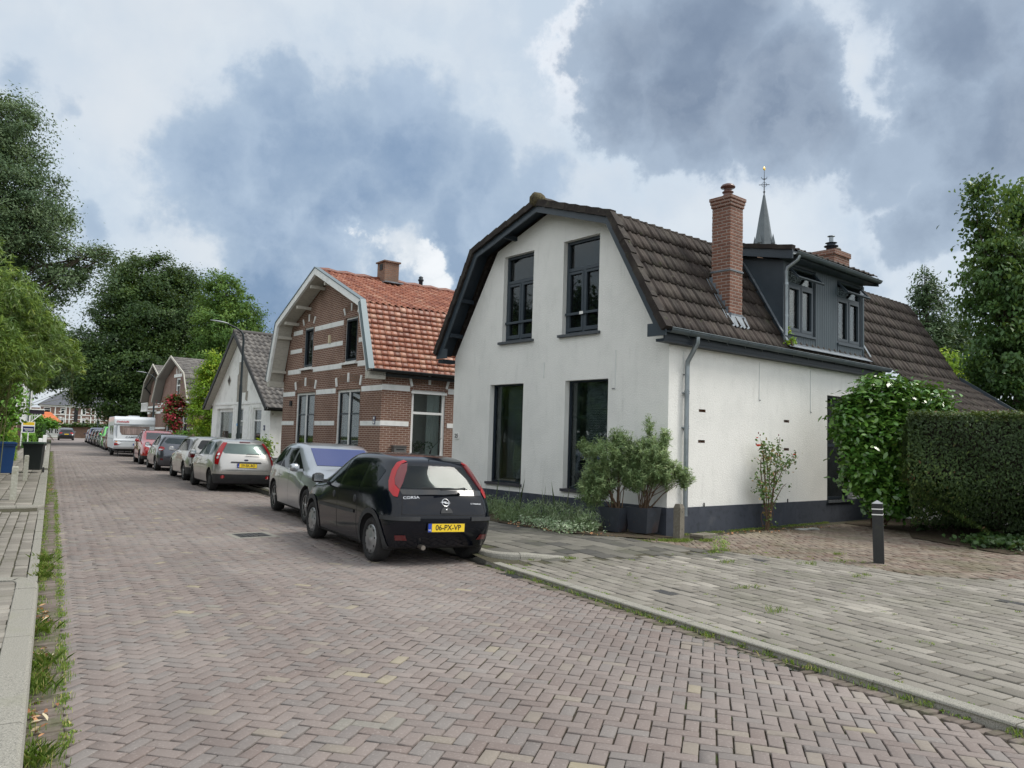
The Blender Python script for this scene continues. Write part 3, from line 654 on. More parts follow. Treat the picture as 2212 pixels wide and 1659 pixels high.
# wall ties / cable conduits on the render, vents, house number
cm = mat('conduit_white', (.66, .68, .67), .6)
pieces('cable_conduit', [(-.013, 0, 1.272, 1.284, 2.69, 3.45), (-.015, 0, 3.33, 3.342, 2.99, 3.33), (.42, .432, -.012, 0, 2.95, 3.37), (2.95, 2.962, -.012, 0, 2.62, 3.4), (5.0, 5.012, -.012, 0, 2.47, 3.4)], cm, H)
pieces('cable_clip', [(-.016, 0, 1.285, 1.36, 2.69, 2.702), (.433, .48, -.016, 0, 2.936, 2.95), (2.963, 3.0, -.016, 0, 2.606, 2.62), (5.013, 5.05, -.016, 0, 2.456, 2.47)], sill_m, H)
pieces('masonry_peg', [(a-.008, a+.008, -.03, -.01, .50, .57) for a in (1.1, 4.05)], black_m, H)
t = MB(); t.prism([(6.33, 1.64), (6.35, 1.62), (6.47, 1.62), (6.49, 1.64), (6.49, 1.76), (6.47, 1.78), (6.35, 1.78), (6.33, 1.76)], -.022, 0.0)
npl = t.build('number_plate', white_e, H); text('25', .13, black_e, npl, wmat('front', 6.41, 1.70, -.0245), 'numeral', bold=.003)
# ---- roof
EV, KN, AP = (-.25, 3.70), (1.12, 6.04), (3.30, 6.74)
roof = tile_roof('roof', H, -.40, LH, [EV, KN], tile_b, tw=.245, course=.385, step=.032, amp=.032, seed=3)
tile_roof('roof_upper_slope', H, -.40, LH, [KN, AP], tile_b, tw=.245, course=.385, seed=4)
tile_roof('roof_far_upper_slope', H, -.40, LH, [(6.6-KN[0], KN[1]), AP], tile_b, tw=.245, course=.385, seed=5, flip=True)
tile_roof('roof_far_slope', H, -.40, LH, [(6.6-EV[0], EV[1]), (6.6-KN[0], KN[1])], tile_b, tw=.245, course=.385, seed=6, flip=True)
# lower roof of the rear wing, shallower, sweeping out past the side wall
tile_roof('rear_wing_roof', H, 8.30, LH, [(-2.75, 1.98), (-.22, 3.735)], tile_b, tw=.245, course=.385, step=.032, amp=.032, seed=7)
mb = MB(); pr = [EV, KN, AP, (6.6-KN[0], KN[1]), (6.6-EV[0], EV[1])]
verge_tiles(mb, -.47, -.30, pr, th=.13); vt = mb.build('verge_tiles', tile_b, roof)
mb = MB(); mb.tube([(x, 3.30+random.uniform(-.01, .01), 6.77+.015*(i % 2)) for i, x in enumerate(np.arange(-.42, LH, .4))], .11, 10); mb.build('ridge_tiles', tile_b, roof)
moss = mat('mossy_end_tile', (.10, .085, .045), .95, layers=[(20, (.05, .04, .025), .4, .6, .8), (30, (.20, .18, .07), .55, .7, .7)], bump=(40, 1, .02))
mb = MB(); Mx = Matrix.Translation((-.40, 3.30, 6.80))@Matrix.Rotation(pi/2, 4, 'Y')
mb.lathe([(0, -.12), (.10, -.11), (.15, -.05), (.155, .06), (.12, .16), (0, .2)], 12, Mx); o_ = mb.build('ridge_end_tile', moss, roof)
for v in o_.data.vertices: v.co += Vector([random.uniform(-.012, .012) for _ in range(3)])
# bargeboard (fascia) in the verge plane and dark soffit behind it
def offset_prof(pr, d):
    out_ = []
    for i, p in enumerate(pr):
        ns = []
        for a, b in ((i-1, i), (i, i+1)):
            if a < 0 or b >= len(pr): continue
            dy, dz = pr[b][0]-pr[a][0], pr[b][1]-pr[a][1]; l = math.hypot(dy, dz); n = (dz/l, -dy/l); ns.append(n)
        if len(ns) == 1: out_.append((p[0]+ns[0][0]*d, p[1]+ns[0][1]*d))
        else:
            mx, mz = ns[0][0]+ns[1][0], ns[0][1]+ns[1][1]; l2 = (mx*mx+mz*mz)/2/1; k = 2*d/(mx*mx+mz*mz)*1
            out_.append((p[0]+mx*k, p[1]+mz*k))
    return out_
def band(mb, pr, d0, d1, x0, x1):
    A, B = offset_prof(pr, d0), offset_prof(pr, d1)
    for i in range(len(pr)-1):
        vs = [Vector((x, *q)) for x in (x0, x1) for q in (A[i], A[i+1], B[i+1], B[i])]
        mb.add(vs, [(0, 1, 2, 3), (7, 6, 5, 4), (0, 4, 5, 1), (1, 5, 6, 2), (2, 6, 7, 3), (3, 7, 4, 0)])
mb = MB(); band(mb, pr, .045, .205, -.40, -.37)
for s_ in (0, 1):
    f = (lambda y: 6.6-y) if s_ else (lambda y: y)
    ya, yb = sorted((f(-.24), f(.17))); mb.box(-.405, -.365, ya, yb, 3.57, 3.80)
    ya, yb = sorted((f(-.20), f(-.02))); mb.box(-.38, 8.2, ya, yb, 3.50, 3.56) if 0 else None
mb.build('bargeboard', anth, H)
mb = MB(); band(mb, pr, .05, .075, -.37, 0.0)
for yy, zz in ((5.95, 5.0), (6.35, 4.2), (4.4, 6.28)): mb.box(-.37, -.001, yy-.04, yy+.04, zz-.12, zz-.03)
mb.build('soffit', anth_d, H)
mb = MB(); mb.box(-.37, 8.28, -.19, -.001, 3.47, 3.52); mb.box(-.37, 8.28, -.20, -.17, 3.515, 3.66); mb.build('eaves_board', anth_d, H)
mb = MB(); mb.box(-.37, .0, 6.601, 6.80, 3.47, 3.56); mb.build('eaves_board', anth_d, H)
mb = MB(); half_round(mb, (-.36, -.285, 3.70), (8.28, -.285, 3.675), .083)
for k in range(14): x = .2+k*.6; mb.tube([(x, -.37, 3.68), (x, -.34, 3.63), (x, -.285, 3.608), (x, -.22, 3.63), (x, -.205, 3.69)], .008, 5); mb.beam((x, -.285, 3.605), (x+.16, -.20, 3.575), .012, .004)
mb.build('gutter', zinc_d, H)
mb = MB(); dp = [(.47, -.285, 3.62), (.47, -.283, 3.52), (.46, -.18, 3.33), (.455, -.085, 3.18), (.455, -.075, 3.08), (.455, -.075, .35)]
mb.tube(dp, .044, 14)
for zz in (2.62, 2.58, 1.98, 1.94): mb.tube([(.455, -.075, zz), (.455, -.075, zz+.02)], .052, 14)
for zz in (2.6, 1.96): mb.box(.40, .51, -.08, -.0, zz-.01, zz+.012)
mb.build('downpipe', zinc, H)
# ---- tall chimney breaking out of the lower slope
ch = MB(); cx0, cx1, cy0, cy1 = 1.93, 2.36, .03, .46
rows = int((6.62-4.1)/.066)
ch.box(cx0, cx1, cy0, cy1, 4.05, 6.60)
for k in range(rows):                                     # slightly irregular courses along the arrises
    z0 = 4.1+k*.066; e = random.uniform(.001, .006)
    ch.box(cx0-e, cx1+e, cy0-e, cy1+e, z0+.006, z0+.06)
for k in range(3): e = .022+.014*k; ch.box(cx0-e, cx1+e, cy0-e, cy1+e, 6.50+k*.068, 6.565+k*.068)
chim = ch.build('chimney', brick_c, H)
mb = MB(); Mx = Matrix.Translation(((cx0+cx1)/2, (cy0+cy1)/2, 6.70))
mb.lathe([(.12, 0), (.12, .06), (.09, .09), (.09, .13), (.115, .14), (.115, .155), (.08, .17), (.08, .23), (.145, .24), (.15, .26), (.12, .30), (.05, .33), (0, .335)], 20, Mx); mb.build('chimney_pot', terra, chim)
mb = MB()
def slope_z(y): return EV[1]+(y-EV[0])*(KN[1]-EV[1])/(KN[0]-EV[0])
mb.box(cx0-.012, cx1+.012, cy0-.012, cy0-.008, 4.12, 4.3)
for k in range(7):                                         # stepped lead on the street-side cheek
    y = cy0-.05+k*.075; z = slope_z(y); mb.box(cx0-.014, cx0-.009, y, y+.085, z-.02, z+.21); mb.box(cx1+.009, cx1+.014, y, y+.085, z-.02, z+.16)
for x0, x1 in ((cx0-.13, cx0-.01), (cx1+.01, cx1+.1)):
    vs = [(x0, y, slope_z(y)+.055) for y in (-.0, .52)]+[(x1, y, slope_z(y)+.06) for y in (.52, -.0)]; mb.add(vs+[(x, y, z-.012) for x, y, z in vs], [(0, 1, 2, 3), (7, 6, 5, 4), (0, 4, 5, 1), (1, 5, 6, 2), (2, 6, 7, 3), (3, 7, 4, 0)])
for k in range(5):
    x = cx0-.1+k*.125; vs = [(x, .03, slope_z(.03)+.10), (x+.14, .03, slope_z(.03)+.10), (x+.12, -.10, slope_z(-.10)+.085), (x+.01, -.12, slope_z(-.12)+.08)]
    mb.add(vs+[(a, b, c_-.008) for a, b, c_ in vs], [(0, 1, 2, 3), (7, 6, 5, 4), (0, 4, 5, 1), (1, 5, 6, 2), (2, 6, 7, 3), (3, 7, 4, 0)])
mb.box(cx0-.02, cx1+.02, cy0-.02, cy1+.02, 5.16, 5.19)
mb.build('flashing', lead, chim)
# second, squat chimney behind the dormer
ch = MB(); ch.box(10.17, 11.08, 2.1, 2.75, 6.2, 7.35)
for k in range(17): e = random.uniform(.001, .006); ch.box(10.17-e, 11.08+e, 2.1-e, 2.75+e, 6.25+k*.066, 6.25+k*.066+.054)
ch.box(10.13, 11.12, 2.06, 2.79, 7.34, 7.49)
c2 = ch.build('chimney', brick_c, H)
mb = MB(); mb.lathe([(.14, 0), (.14, .14), (.20, .15), (.20, .17), (.12, .18), (.12, .25), (.17, .26), (.0, .27)], 18, Matrix.Translation((10.46, 2.34, 7.49)))
mb.tube([(10.46, 2.34, 7.70), (10.46, 2.34, 7.96)], .055, 12); mb.build('flue_cowl', anth_d, c2)
mb = MB(); mb.tube([(10.46, 2.34, 7.78), (10.46, 2.34, 7.93)], .062, 14); mb.lathe([(.11, 0), (.10, .015), (0, .03)], 16, Matrix.Translation((10.46, 2.34, 7.95))); mb.build('flue_cap', zinc, c2)
mb = MB(); mb.lathe([(.09, 0), (.09, .12), (.20, .14), (.17, .19), (.05, .22), (0, .225)], 18, Matrix.Translation((10.86, 2.45, 7.49))); mb.build('chimney_pot', mat('grey_pot', (.32, .31, .28), .8), c2)
# ---- dormer
d0, d1, zb, zt = 3.80, 7.44, 3.88, 5.66
mb = MB(); mb.prism([(.0, zb), (.0, zt), (1.2, zt+.28), (1.2, zb+1.6)], d0, d1)
dw = mb.build('dormer_wall', anth, H)
cuts = []
for a0, a1 in ((4.0, 5.12), (6.14, 7.30)):
    c = MB(); c.box(a0, a1, -.2, .6, 4.14, 5.60); cuts.append(c)
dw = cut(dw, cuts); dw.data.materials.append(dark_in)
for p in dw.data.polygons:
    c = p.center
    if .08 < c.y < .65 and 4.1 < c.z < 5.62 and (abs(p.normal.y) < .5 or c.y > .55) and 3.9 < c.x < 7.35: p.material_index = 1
mb = MB(); x = 5.14
boards = [(5.14+i*.0985, 3.90, 5.62) for i in range(10)]+[(3.84+i*.0985, 3.90, 4.12) for i in range(13)]+[(6.15+i*.0985, 3.90, 4.12) for i in range(12)]
for x, z0, z1 in boards: mb.box(x+.004, x+.0985-.004, -.016, 0.0, z0, z1)
mb.box(3.80, 3.90, -.02, 0.0, 3.9, 5.62); mb.box(7.36, 7.44, -.02, 0, 3.9, 5.62)
mb.build('cladding', mat('dormer_cladding', (.052, .072, .088), .55, layers=[(5, (.035, .05, .062), .45, .7, .6, (1, 1, .1))]), dw)
for a0, a1 in ((4.0, 5.12), (6.14, 7.30)):
    am = (a0+a1)/2
    wd = window(dw, 'side', a0, a1, 4.14, 5.60, depth=.02, ft=.05, vs=[(am, 4.19, 5.16)], hs=[5.20], gl=pane, fm=anth)
    for c in kids(wd): pass
    mb = MB()
    for s_, e_ in ((a0+.05, am-.03), (am+.03, a1-.05)):
        mb.box(s_, s_+.05, .012, .06, 4.19, 5.165); mb.box(e_-.05, e_, .012, .06, 4.19, 5.165); mb.box(s_+.05, e_-.05, .012, .06, 4.19, 4.25); mb.box(s_+.05, e_-.05, .012, .06, 5.11, 5.165)
    # top-hung vent light standing open
    R_ = Matrix.Translation((0, .01, 5.56))@Matrix.Rotation(radians(-42), 4, 'X')
    for q in ((a0+.02, a1-.02, -.02, .02, -.03, .02), (a0+.02, a1-.02, -.02, .02, -.38, -.33), (a0+.02, a0+.06, -.02, .02, -.33, -.03), (a1-.06, a1-.02, -.02, .02, -.33, -.03)): mb.box(*q, M=R_)
    mb.box(a0-.02, a1+.02, -.05, 0.0, 4.085, 4.13)
    mb.build('casement', anth, wd) if False else mb.build('window_casement', anth, dw)
    mb = MB(); mb.box(a0+.06, a1-.06, -.004, .004, -.33, -.03, M=R_); mb.build('vent_pane', pane, dw)
mb = MB(); mb.box(d0+.02, d1-.02, -.1, .0, 3.86, 3.885); vs = [(d0-.02, -.20, 3.80), (d1+.05, -.20, 3.80), (d1+.02, .01, 3.93), (d0, .01, 3.93)]
mb.add(vs+[(a, b, c_-.01) for a, b, c_ in vs], [(0, 1, 2, 3), (7, 6, 5, 4), (0, 4, 5, 1), (1, 5, 6, 2), (2, 6, 7, 3), (3, 7, 4, 0)])
for xx in (d0-.09, d1+.01):
    vs = [(xx, -.15, slope_z(-.15)+.06), (xx+.08, -.15, slope_z(-.15)+.06), (xx+.08, .95, slope_z(.95)+.06), (xx, .95, slope_z(.95)+.06)]
    mb.add(vs+[(a, b, c_-.02) for a, b, c_ in vs], [(0, 1, 2, 3), (7, 6, 5, 4), (0, 4, 5, 1), (1, 5, 6, 2), (2, 6, 7, 3), (3, 7, 4, 0)])
mb.build('flashing', lead, dw)
tile_roof('dormer_roof', dw, d0-.17, d1+.06, [(-.30, 5.83), (1.3, 6.15)], tile_b, tw=.245, course=.4, seed=9)
mb = MB()
for xx in (d0-.20, d1+.05):
    vs = [(xx, -.34, 5.60), (xx, 1.2, 5.92), (xx, 1.2, 6.11), (xx, -.34, 5.80)]
    mb.add(vs+[(a+.03, b, c_) for a, b, c_ in vs], [(0, 1, 2, 3), (7, 6, 5, 4), (0, 4, 5, 1), (1, 5, 6, 2), (2, 6, 7, 3), (3, 7, 4, 0)])
mb.box(d0-.17, d1+.05, -.28, -.25, 5.66, 5.80); mb.box(d0-.17, d1+.05, -.25, -.0, 5.66, 5.68)
mb.build('dormer_fascia', anth, dw)
mb = MB(); verge_tiles(mb, d0-.24, d0-.10, [(-.33, 5.84), (1.2, 6.15)], course=.4, th=.09); mb.build('dormer_verge_tiles', tile_b, dw)
mb = MB(); half_round(mb, (d0-.14, -.36, 5.76), (d1+.08, -.36, 5.73), .07)
for k in range(8): x = d0+.1+k*.5; mb.beam((x, -.36, 5.68), (x+.14, -.27, 5.66), .012, .004)
mb.build('dormer_gutter', zinc_d, dw)
mb = MB(); mb.tube([(d0+.02, -.36, 5.70), (d0+.01, -.35, 5.62), (d0-.03, -.14, 5.47), (d0-.03, -.10, 5.38), (d0-.03, -.10, 4.02)], .04, 12)
for zz in (5.1, 4.42): mb.tube([(d0-.03, -.10, zz), (d0-.03, -.10, zz+.05)], .047, 12)
mb.build('dormer_downpipe', zinc, dw)
dw.location = (-.20, -.14, -.02)
# fascia of the rear wing verge
mb = MB()
for ya, za, yb, zb_ in ((-2.75, 1.98, -.22, 3.735),):
    vs = [(LH, ya, za-.05), (LH, yb, zb_-.05), (LH, yb, zb_+.12), (LH, ya, za+.12)]
    mb.add(vs+[(a+.08, b, c_) for a, b, c_ in vs], [(0, 1, 2, 3), (7, 6, 5, 4), (0, 4, 5, 1), (1, 5, 6, 2), (2, 6, 7, 3), (3, 7, 4, 0)])
mb.build('wing_bargeboard', anth, H)
# ================================================================== brown brick house with orange mansard roof
def arch(mb, side, am, w_, z, off, mi_b, mi_w, rise=.13, h=.24):
    """segmental brick relieving arch with white key and springer stones"""
    B = mapper(side, off); n = 15; R = (w_*w_/4+rise*rise)/(2*rise); zc = z+rise-R; th = math.asin(w_/2/R)
    for i in range(n):
        t0, t1 = -th+2*th*i/n+.004, -th+2*th*(i+1)/n-.004; wh = i in (0, n//2, n-1); r1 = R+h*(1.12 if wh else 1); r0_ = R-(.02 if wh else 0)
        q = [(am+r*sin(t), zc+r*cos(t)) for r, t in ((r0_, t0), (r0_, t1), (r1, t1), (r1, t0))]
        d = -.03 if wh else -.006
        if side == 'front': vs = [(off+d, a, zz) for a, zz in q]+[(off+.01, a, zz) for a, zz in q]
        else: vs = [(a, off+d, zz) for a, zz in q]+[(a, off+.01, zz) for a, zz in q]
        mb.add(vs, [(0, 1, 2, 3), (7, 6, 5, 4), (0, 4, 5, 1), (1, 5, 6, 2), (2, 6, 7, 3), (3, 7, 4, 0)], mi_w if wh else mi_b)
def gable_house(name, label, O, fd, poly, L, wallm, holes=(), sideholes=()):
    h = thing(name, label, 'house', O, fd)
    mb = MB(); mb.prism(poly, 0, L); wl = mb.build('wall', [wallm], h); cuts = []
    for a0, a1, z0, z1 in holes: c = MB(); c.box(-.2, .5, a0, a1, z0, z1); cuts.append(c)
    for a0, a1, z0, z1 in sideholes: c = MB(); c.box(a0, a1, -.2, .5, z0, z1); cuts.append(c)
    if cuts: wl = cut(wl, cuts)
    wl.data.materials.append(room_m)
    for p in wl.data.polygons:
        c, n = p.center, p.normal
        if abs(c.x-.5) < .01 and abs(n.x) > .9 or (abs(c.y-.5) < .01 and abs(n.y) > .9 and sideholes and c.x < L-.2): p.material_index = 1
    return h, wl
def verge_band(mb, pr, d0, d1, x0, x1, mi=0):
    A, B = offset_prof(pr, d0), offset_prof(pr, d1)
    for i in range(len(pr)-1):
        vs = [Vector((x, *q)) for x in (x0, x1) for q in (A[i], A[i+1], B[i+1], B[i])]
        mb.add(vs, [(0, 1, 2, 3), (7, 6, 5, 4), (0, 4, 5, 1), (1, 5, 6, 2), (2, 6, 7, 3), (3, 7, 4, 0)], mi)
W2 = 7.50
gp = [(0, 0), (0, 3.48), (.62, 5.45), (W2/2+.1, 6.80), (W2-.55, 5.45), (W2+.0, 3.48), (W2, 0)]
fr_h = [(1.35, 3.0, .95, 3.06), (4.68, 6.32, .95, 3.06), (1.72, 2.60, 3.90, 5.32), (5.05, 5.86, 3.90, 5.32)]
BH, bw = gable_house('brick_house', 'brown brick house with white stone bands and orange clay tiled mansard roof', (8.06, 21.0, 0), radians(7), gp, 9.5, brick_b,
                     fr_h, [(1.0, 2.18, .98, 3.04)])
mb = MB()
def hband(side, z0, z1, spans, d=-.012):
    B = mapper(side)
    for a0, a1 in spans: B(mb, a0, a1, z0, z1, d, .0)
hband('front', 2.96, 3.12, [(-.012, 1.27), (3.08, 4.6), (6.40, W2)]); hband('side', 2.98, 3.14, [(0, .92), (2.26, 9.5)])
hband('front', 1.94, 2.08, [(-.012, 1.27), (3.08, 4.6), (6.40, W2)]); hband('side', 1.95, 2.09, [(0, .92), (2.26, 9.5)])
hband('front', 3.74, 3.90, [(.30, 1.60), (2.72, 4.93), (5.98, W2-.35)])
hband('front', 5.12, 5.28, [(.75, 1.60), (2.72, 4.93), (5.98, W2-.72)]); hband('front', 4.48, 4.62, [(.50, 1.60), (2.72, 4.93), (5.98, W2-.5)])
hband('front', .78, .90, [(-.012, W2)], -.03); hband('side', .80, .92, [(0, 9.5)], -.03)
mb.build('stone_band', white_p, BH)
mb = MB(); mb.box(-.02, 0, -.02, W2, 0, .78); mb.box(0, 9.5, -.02, 0, 0, .80); mb.build('plinth', plinth_m, BH)
for q_ in (('front', 2.175, 1.75, 3.17, 0, 0, 1), ('front', 5.5, 1.75, 3.17, 0, 0, 1), ('side', 1.59, 1.3, 3.14, 0, 0, 1, .10), ('front', 2.16, .95, 5.42, 0, 0, 1, .12, .2), ('front', 5.45, .9, 5.42, 0, 0, 1, .12, .2)):
    mb = MB(); arch(mb, *q_); mb.build('window_arch', [brick_old, white_p], BH)
for a0, a1, z0, z1 in fr_h[:2]:
    am = (a0+a1)/2; w_ = window(BH, 'front', a0, a1, z0, z1, depth=.06, ft=.08, fm=white_p, vs=[(am, z0+.08, z1-.08)], gl=pane, curt=[(a0+.1, a0+.55), (a1-.5, a1-.1), (am-.2, am+.2)])
    mb = MB()
    for s_, e_ in ((a0+.08, am-.035), (am+.035, a1-.08)):
        for q in ((s_, s_+.04, z0+.08, z1-.08), (e_-.04, e_, z0+.08, z1-.08), (s_+.04, e_-.04, 2.28, 2.33), (s_+.04, e_-.04, z0+.08, z0+.13), (s_+.04, e_-.04, z1-.12, z1-.08)): mb.box(.085, .125, *q)
    mb.build('casement', anth, w_)
for i, (a0, a1, z0, z1) in enumerate(fr_h[2:]):
    w_ = window(BH, 'front', a0, a1, z0, z1, depth=.05, ft=.06, fm=white_p, gl=pane_d)
    mb = MB()
    for q in ((a0+.06, a0+.12, z0+.06, z1-.06), (a1-.12, a1-.06, z0+.06, z1-.06), (a0+.12, a1-.12, z0+.06, z0+.12), (a0+.12, a1-.12, z1-.12, z1-.06)): mb.box(.03, .09, *q)
    mb.build('casement', anth if i else anth_d, w_)
    mb = MB(); mb.box(-.09, .05, a0-.12, a1+.12, z0-.07, z0); mb.build('window_sill', white_p, BH)
w_ = window(BH, 'side', 1.0, 2.18, .98, 3.04, depth=.04, ft=.09, fm=white_p, hs=[2.36], gl=pane, curt=[(1.65, 2.1)])
pieces('window_trim', [(.97, 2.21, -.03, .04, 2.93, 3.0), (.94, 2.24, -.06, .05, .90, .98)], white_p, BH)
# plants on the sill
leaf_pot = mat('houseplant_leaf', (.07, .13, .04), .6, trans=.2)
for k, x in enumerate((1.42, 1.75)):
    mb = MB(); mb.lathe([(.05, 0), (.065, .12)], 12, Matrix.Translation((x, .25, 1.08)))
    pot = mb.build('window_plant_pot', white_e, BH); V = []; 
    mb = MB()
    for j in range(70):
        p = Vector((x+random.gauss(0, .09), .25+random.gauss(0, .05), 1.22+random.random()*.3)); u = Vector([random.gauss(0, 1) for _ in range(3)]).normalized()*.04; v = u.cross(Vector((.3, 1, .2))).normalized()*.018
        mb.add([p-u, p+v, p+u, p-v], [(0, 1, 2, 3)])
    mb.build('leaves', leaf_pot, pot, fix=False)
# roof: lower slopes in plain tiles, upper in small pantiles
EV2, KN2, AP2 = (-.22, 3.50), (.50, 5.52), (W2/2+.1, 6.98)
R2 = (lambda p: (W2+.1-p[0]+.1, p[1]))
roof2 = tile_roof('roof', BH, -.50, 9.6, [EV2, KN2], tile_o, tw=.205, course=.168, step=.020, kind='flat', amp=.018, seed=11)
tile_roof('roof_upper_slope', BH, -.50, 9.6, [KN2, AP2], tile_o, tw=.21, course=.21, step=.024, kind='pan', amp=.05, seed=12)
pr2 = [EV2, KN2, AP2, (W2-.45, 5.52), (W2+.22, 3.50)]
tile_roof('roof_far_slope', BH, -.50, 9.6, [pr2[4], pr2[3]], tile_o, tw=.215, course=.235, kind='flat', seed=13, flip=True)
tile_roof('roof_far_upper_slope', BH, -.50, 9.6, [pr2[3], AP2], tile_o, tw=.21, course=.3, kind='flat', seed=14, flip=True)
mb = MB(); mb.tube([(x, W2/2+.1, 7.0+.02*(i % 2)) for i, x in enumerate(np.arange(-.45, 9.6, .33))], [.085+.02*(i % 2) for i in range(len(np.arange(-.45, 9.6, .33)))], 10); mb.build('ridge_tiles', tile_o, roof2)
mb = MB(); verge_band(mb, pr2, -.07, .13, -.58, -.50); mb.build('bargeboard', white_p, BH)
mb = MB(); verge_band(mb, pr2, -.10, -.068, -.60, -.42); mb.build('verge_capping', mat('zinc_verge', (.17, .21, .23), .5, metal=.4), BH)
mb = MB(); verge_band(mb, pr2[:2], -.06, .05, -.605, -.585); mb.build('verge_board', mat('verge_grey', (.16, .21, .23), .5), BH)
mb = MB(); verge_band(mb, pr2, .06, .10, -.50, 0.0)
for yy, zz in ((4.3, 6.55), (5.4, 6.0), (6.4, 5.55), (7.0, 5.1), (7.4, 3.9), (3.2, 6.5)): mb.box(-.50, -.002, yy-.05, yy+.05, zz-.10, zz)
mb.box(-.55, 0, W2+.0, W2+.22, 3.30, 3.50); mb.box(-.55, -.0, -.20, -.001, 3.26, 3.46)
mb.build('soffit', cream_p, BH)
mb = MB(); half_round(mb, (-.50, -.30, 3.53), (9.5, -.30, 3.51), .07); mb.box(-.5, 9.5, -.2, -.001, 3.36, 3.44); mb.build('gutter', mat('dark_gutter', (.03, .035, .038), .5), BH)
mb = MB(); mb.box(1.74, 2.28, 3.42, 3.96, 6.3, 7.58); mb.box(1.69, 2.33, 3.37, 4.01, 7.58, 7.63)
chb = mb.build('chimney', brick_old, BH)
pieces('chimney_opening', [(1.725, 1.739, 3.58, 3.78, 7.32, 7.52)], black_m, chb)
mb = MB(); mb.box(1.66, 2.36, 3.20, 3.415, 6.84, 6.88); mb.build('flashing', lead, chb)
mb = MB(); mb.lathe([(.07, 0), (.07, .2), (.10, .22), (.10, .27), (.07, .3), (.08, .36), (0, .4)], 12, Matrix.Translation((3.42, W2/2+.1, 7.0))); mb.build('vent_pipe', anth_d, BH)
mb = MB(); mb.box(-.06, 0, 3.62, 3.72, 4.62, 4.88); mb.build('alarm_box', mat('cream_plastic', (.65, .57, .40), .5), BH)
mb = MB(); mb.box(-.05, 0, 6.62, 6.78, 2.62, 2.80); mb.build('wall_vent', black_m, BH)
mb = MB(); mb.box(-.030, -.012, .29, .42, 1.98, 2.21); q = mb.build('number_plate', red_frame, BH)
mb = MB(); mb.box(-.032, -.030, .31, .40, 2.0, 2.19); mb.build('plate_border', white_e, q); text('27', .09, red_frame, q, wmat('front', .355, 2.095, -.0345), 'numeral', bold=.003)
mb = MB(); mb.box(.38, .78, -.19, -.03, 1.02, 1.36); mb.box(.34, .80, -.21, -.02, 1.36, 1.39)
lb = mb.build('letterbox', mat('grey_metal', (.20, .20, .20), .5, metal=.5), BH); mb = MB(); mb.box(.45, .71, -.195, -.189, 1.26, 1.29); mb.build('slot', black_m, lb)

# ================================================================== small white cottage with grey tiles
W3 = 8.0; AY = 4.32
fd3 = radians(8)
ch_h = [(1.05, 2.15, .75, 2.78), (3.40, 4.18, .1, 2.78), (4.85, 7.2, .75, 2.80), (3.15, 4.18, 3.62, 4.92)]
CH, cw = gable_house('cottage', 'small white rendered cottage with peeling gable and grey pantiled roof', (8.26, 35.0, 0), fd3,
                     [(0, 0), (0, 2.98), (AY, 6.28), (W3, 3.10), (W3, 0)], 8, oldwhite, ch_h)
window(CH, 'front', *ch_h[0], depth=.06, ft=.10, fm=white_p, hs=[2.2], gl=pane)
dr = MB(); dr.box(.06, .12, 3.45, 4.13, .1, 2.1); dr = dr.build('door', mat('old_door', (.22, .24, .23), .6), CH)
mb = MB(); mb.box(.05, .06, 3.58, 4.0, .9, 1.95); mb.build('door_pane', pane_d, dr)
window(CH, 'front', 3.40, 4.18, 2.15, 2.78, depth=.06, ft=.05, fm=white_p, name='fanlight')
window(CH, 'front', *ch_h[2], depth=.12, ft=.16, fm=white_p, vs=[], gl=pane, curt=[(5.1, 6.95)])
window(CH, 'front', *ch_h[3], depth=.05, ft=.07, fm=white_p, gl=pane_d, curt=[(3.4, 4.1)])
mb = MB()
for a0, a1, z0, z1 in ((0, W3, 2.98, 3.08), (2.3, 2.42, .6, 2.9), (2.6, 3.15, .8, 2.86), (4.28, 4.42, .2, 2.9), (4.6, 4.74, .2, 2.9)): mb.box(-.03, 0, a0, a1, z0, z1)
mb.build('render_trim', white_p, CH)
patchm = mat('exposed_render', (.30, .28, .25), .95, layers=[(5, (.40, .38, .33), .4, .6, .7)], bump=(20, .7, .01))
mb = MB(); mb.add([(-.006, y, z) for y, z in ((2.95, 3.1), (2.9, 3.6), (3.05, 3.6), (3.05, 5.05), (4.3, 5.05), (4.3, 4.5), (4.45, 4.4), (4.4, 3.1), (4.1, 3.1), (4.12, 3.54), (3.2, 3.54), (3.25, 3.2))]+[(0.0, y, z) for y, z in ((2.95, 3.1), (2.9, 3.6), (3.05, 3.6), (3.05, 5.05), (4.3, 5.05), (4.3, 4.5), (4.45, 4.4), (4.4, 3.1), (4.1, 3.1), (4.12, 3.54), (3.2, 3.54), (3.25, 3.2))], [tuple(range(12))]+[(i, (i+1) % 12, 12+(i+1) % 12, 12+i) for i in range(12)])
mb.build('bare_render', patchm, CH)
mb = MB()
for yy in (2.27, 5.6):
    for r_, d_ in ((.26, -.02),):
        vs = [(d_, yy, 4.2-r_), (d_, yy+r_*.9, 4.2), (d_, yy, 4.2+r_), (d_, yy-r_*.9, 4.2)]; mb.add(vs+[(0, b, c) for a, b, c in vs], [(0, 1, 2, 3), (0, 4, 5, 1), (1, 5, 6, 2), (2, 6, 7, 3), (3, 7, 4, 0)])
mb.build('diamond_vent', patchm, CH)
mb = MB(); 
for yy in (2.27, 5.6): vs = [(-.024, yy, 4.02), (-.024, yy+.16, 4.2), (-.024, yy, 4.38), (-.024, yy-.16, 4.2)]; mb.add(vs, [(0, 1, 2, 3)])
mb.build('vent_opening', black_m, CH)
mb = MB(); mb.box(-.025, -.006, .52, .68, 1.75, 1.98); q = mb.build('number_plate', red_frame, CH); mb = MB(); text('29', .1, white_e, q, wmat('front', .60, 1.865, -.0275), 'numeral', bold=.003)
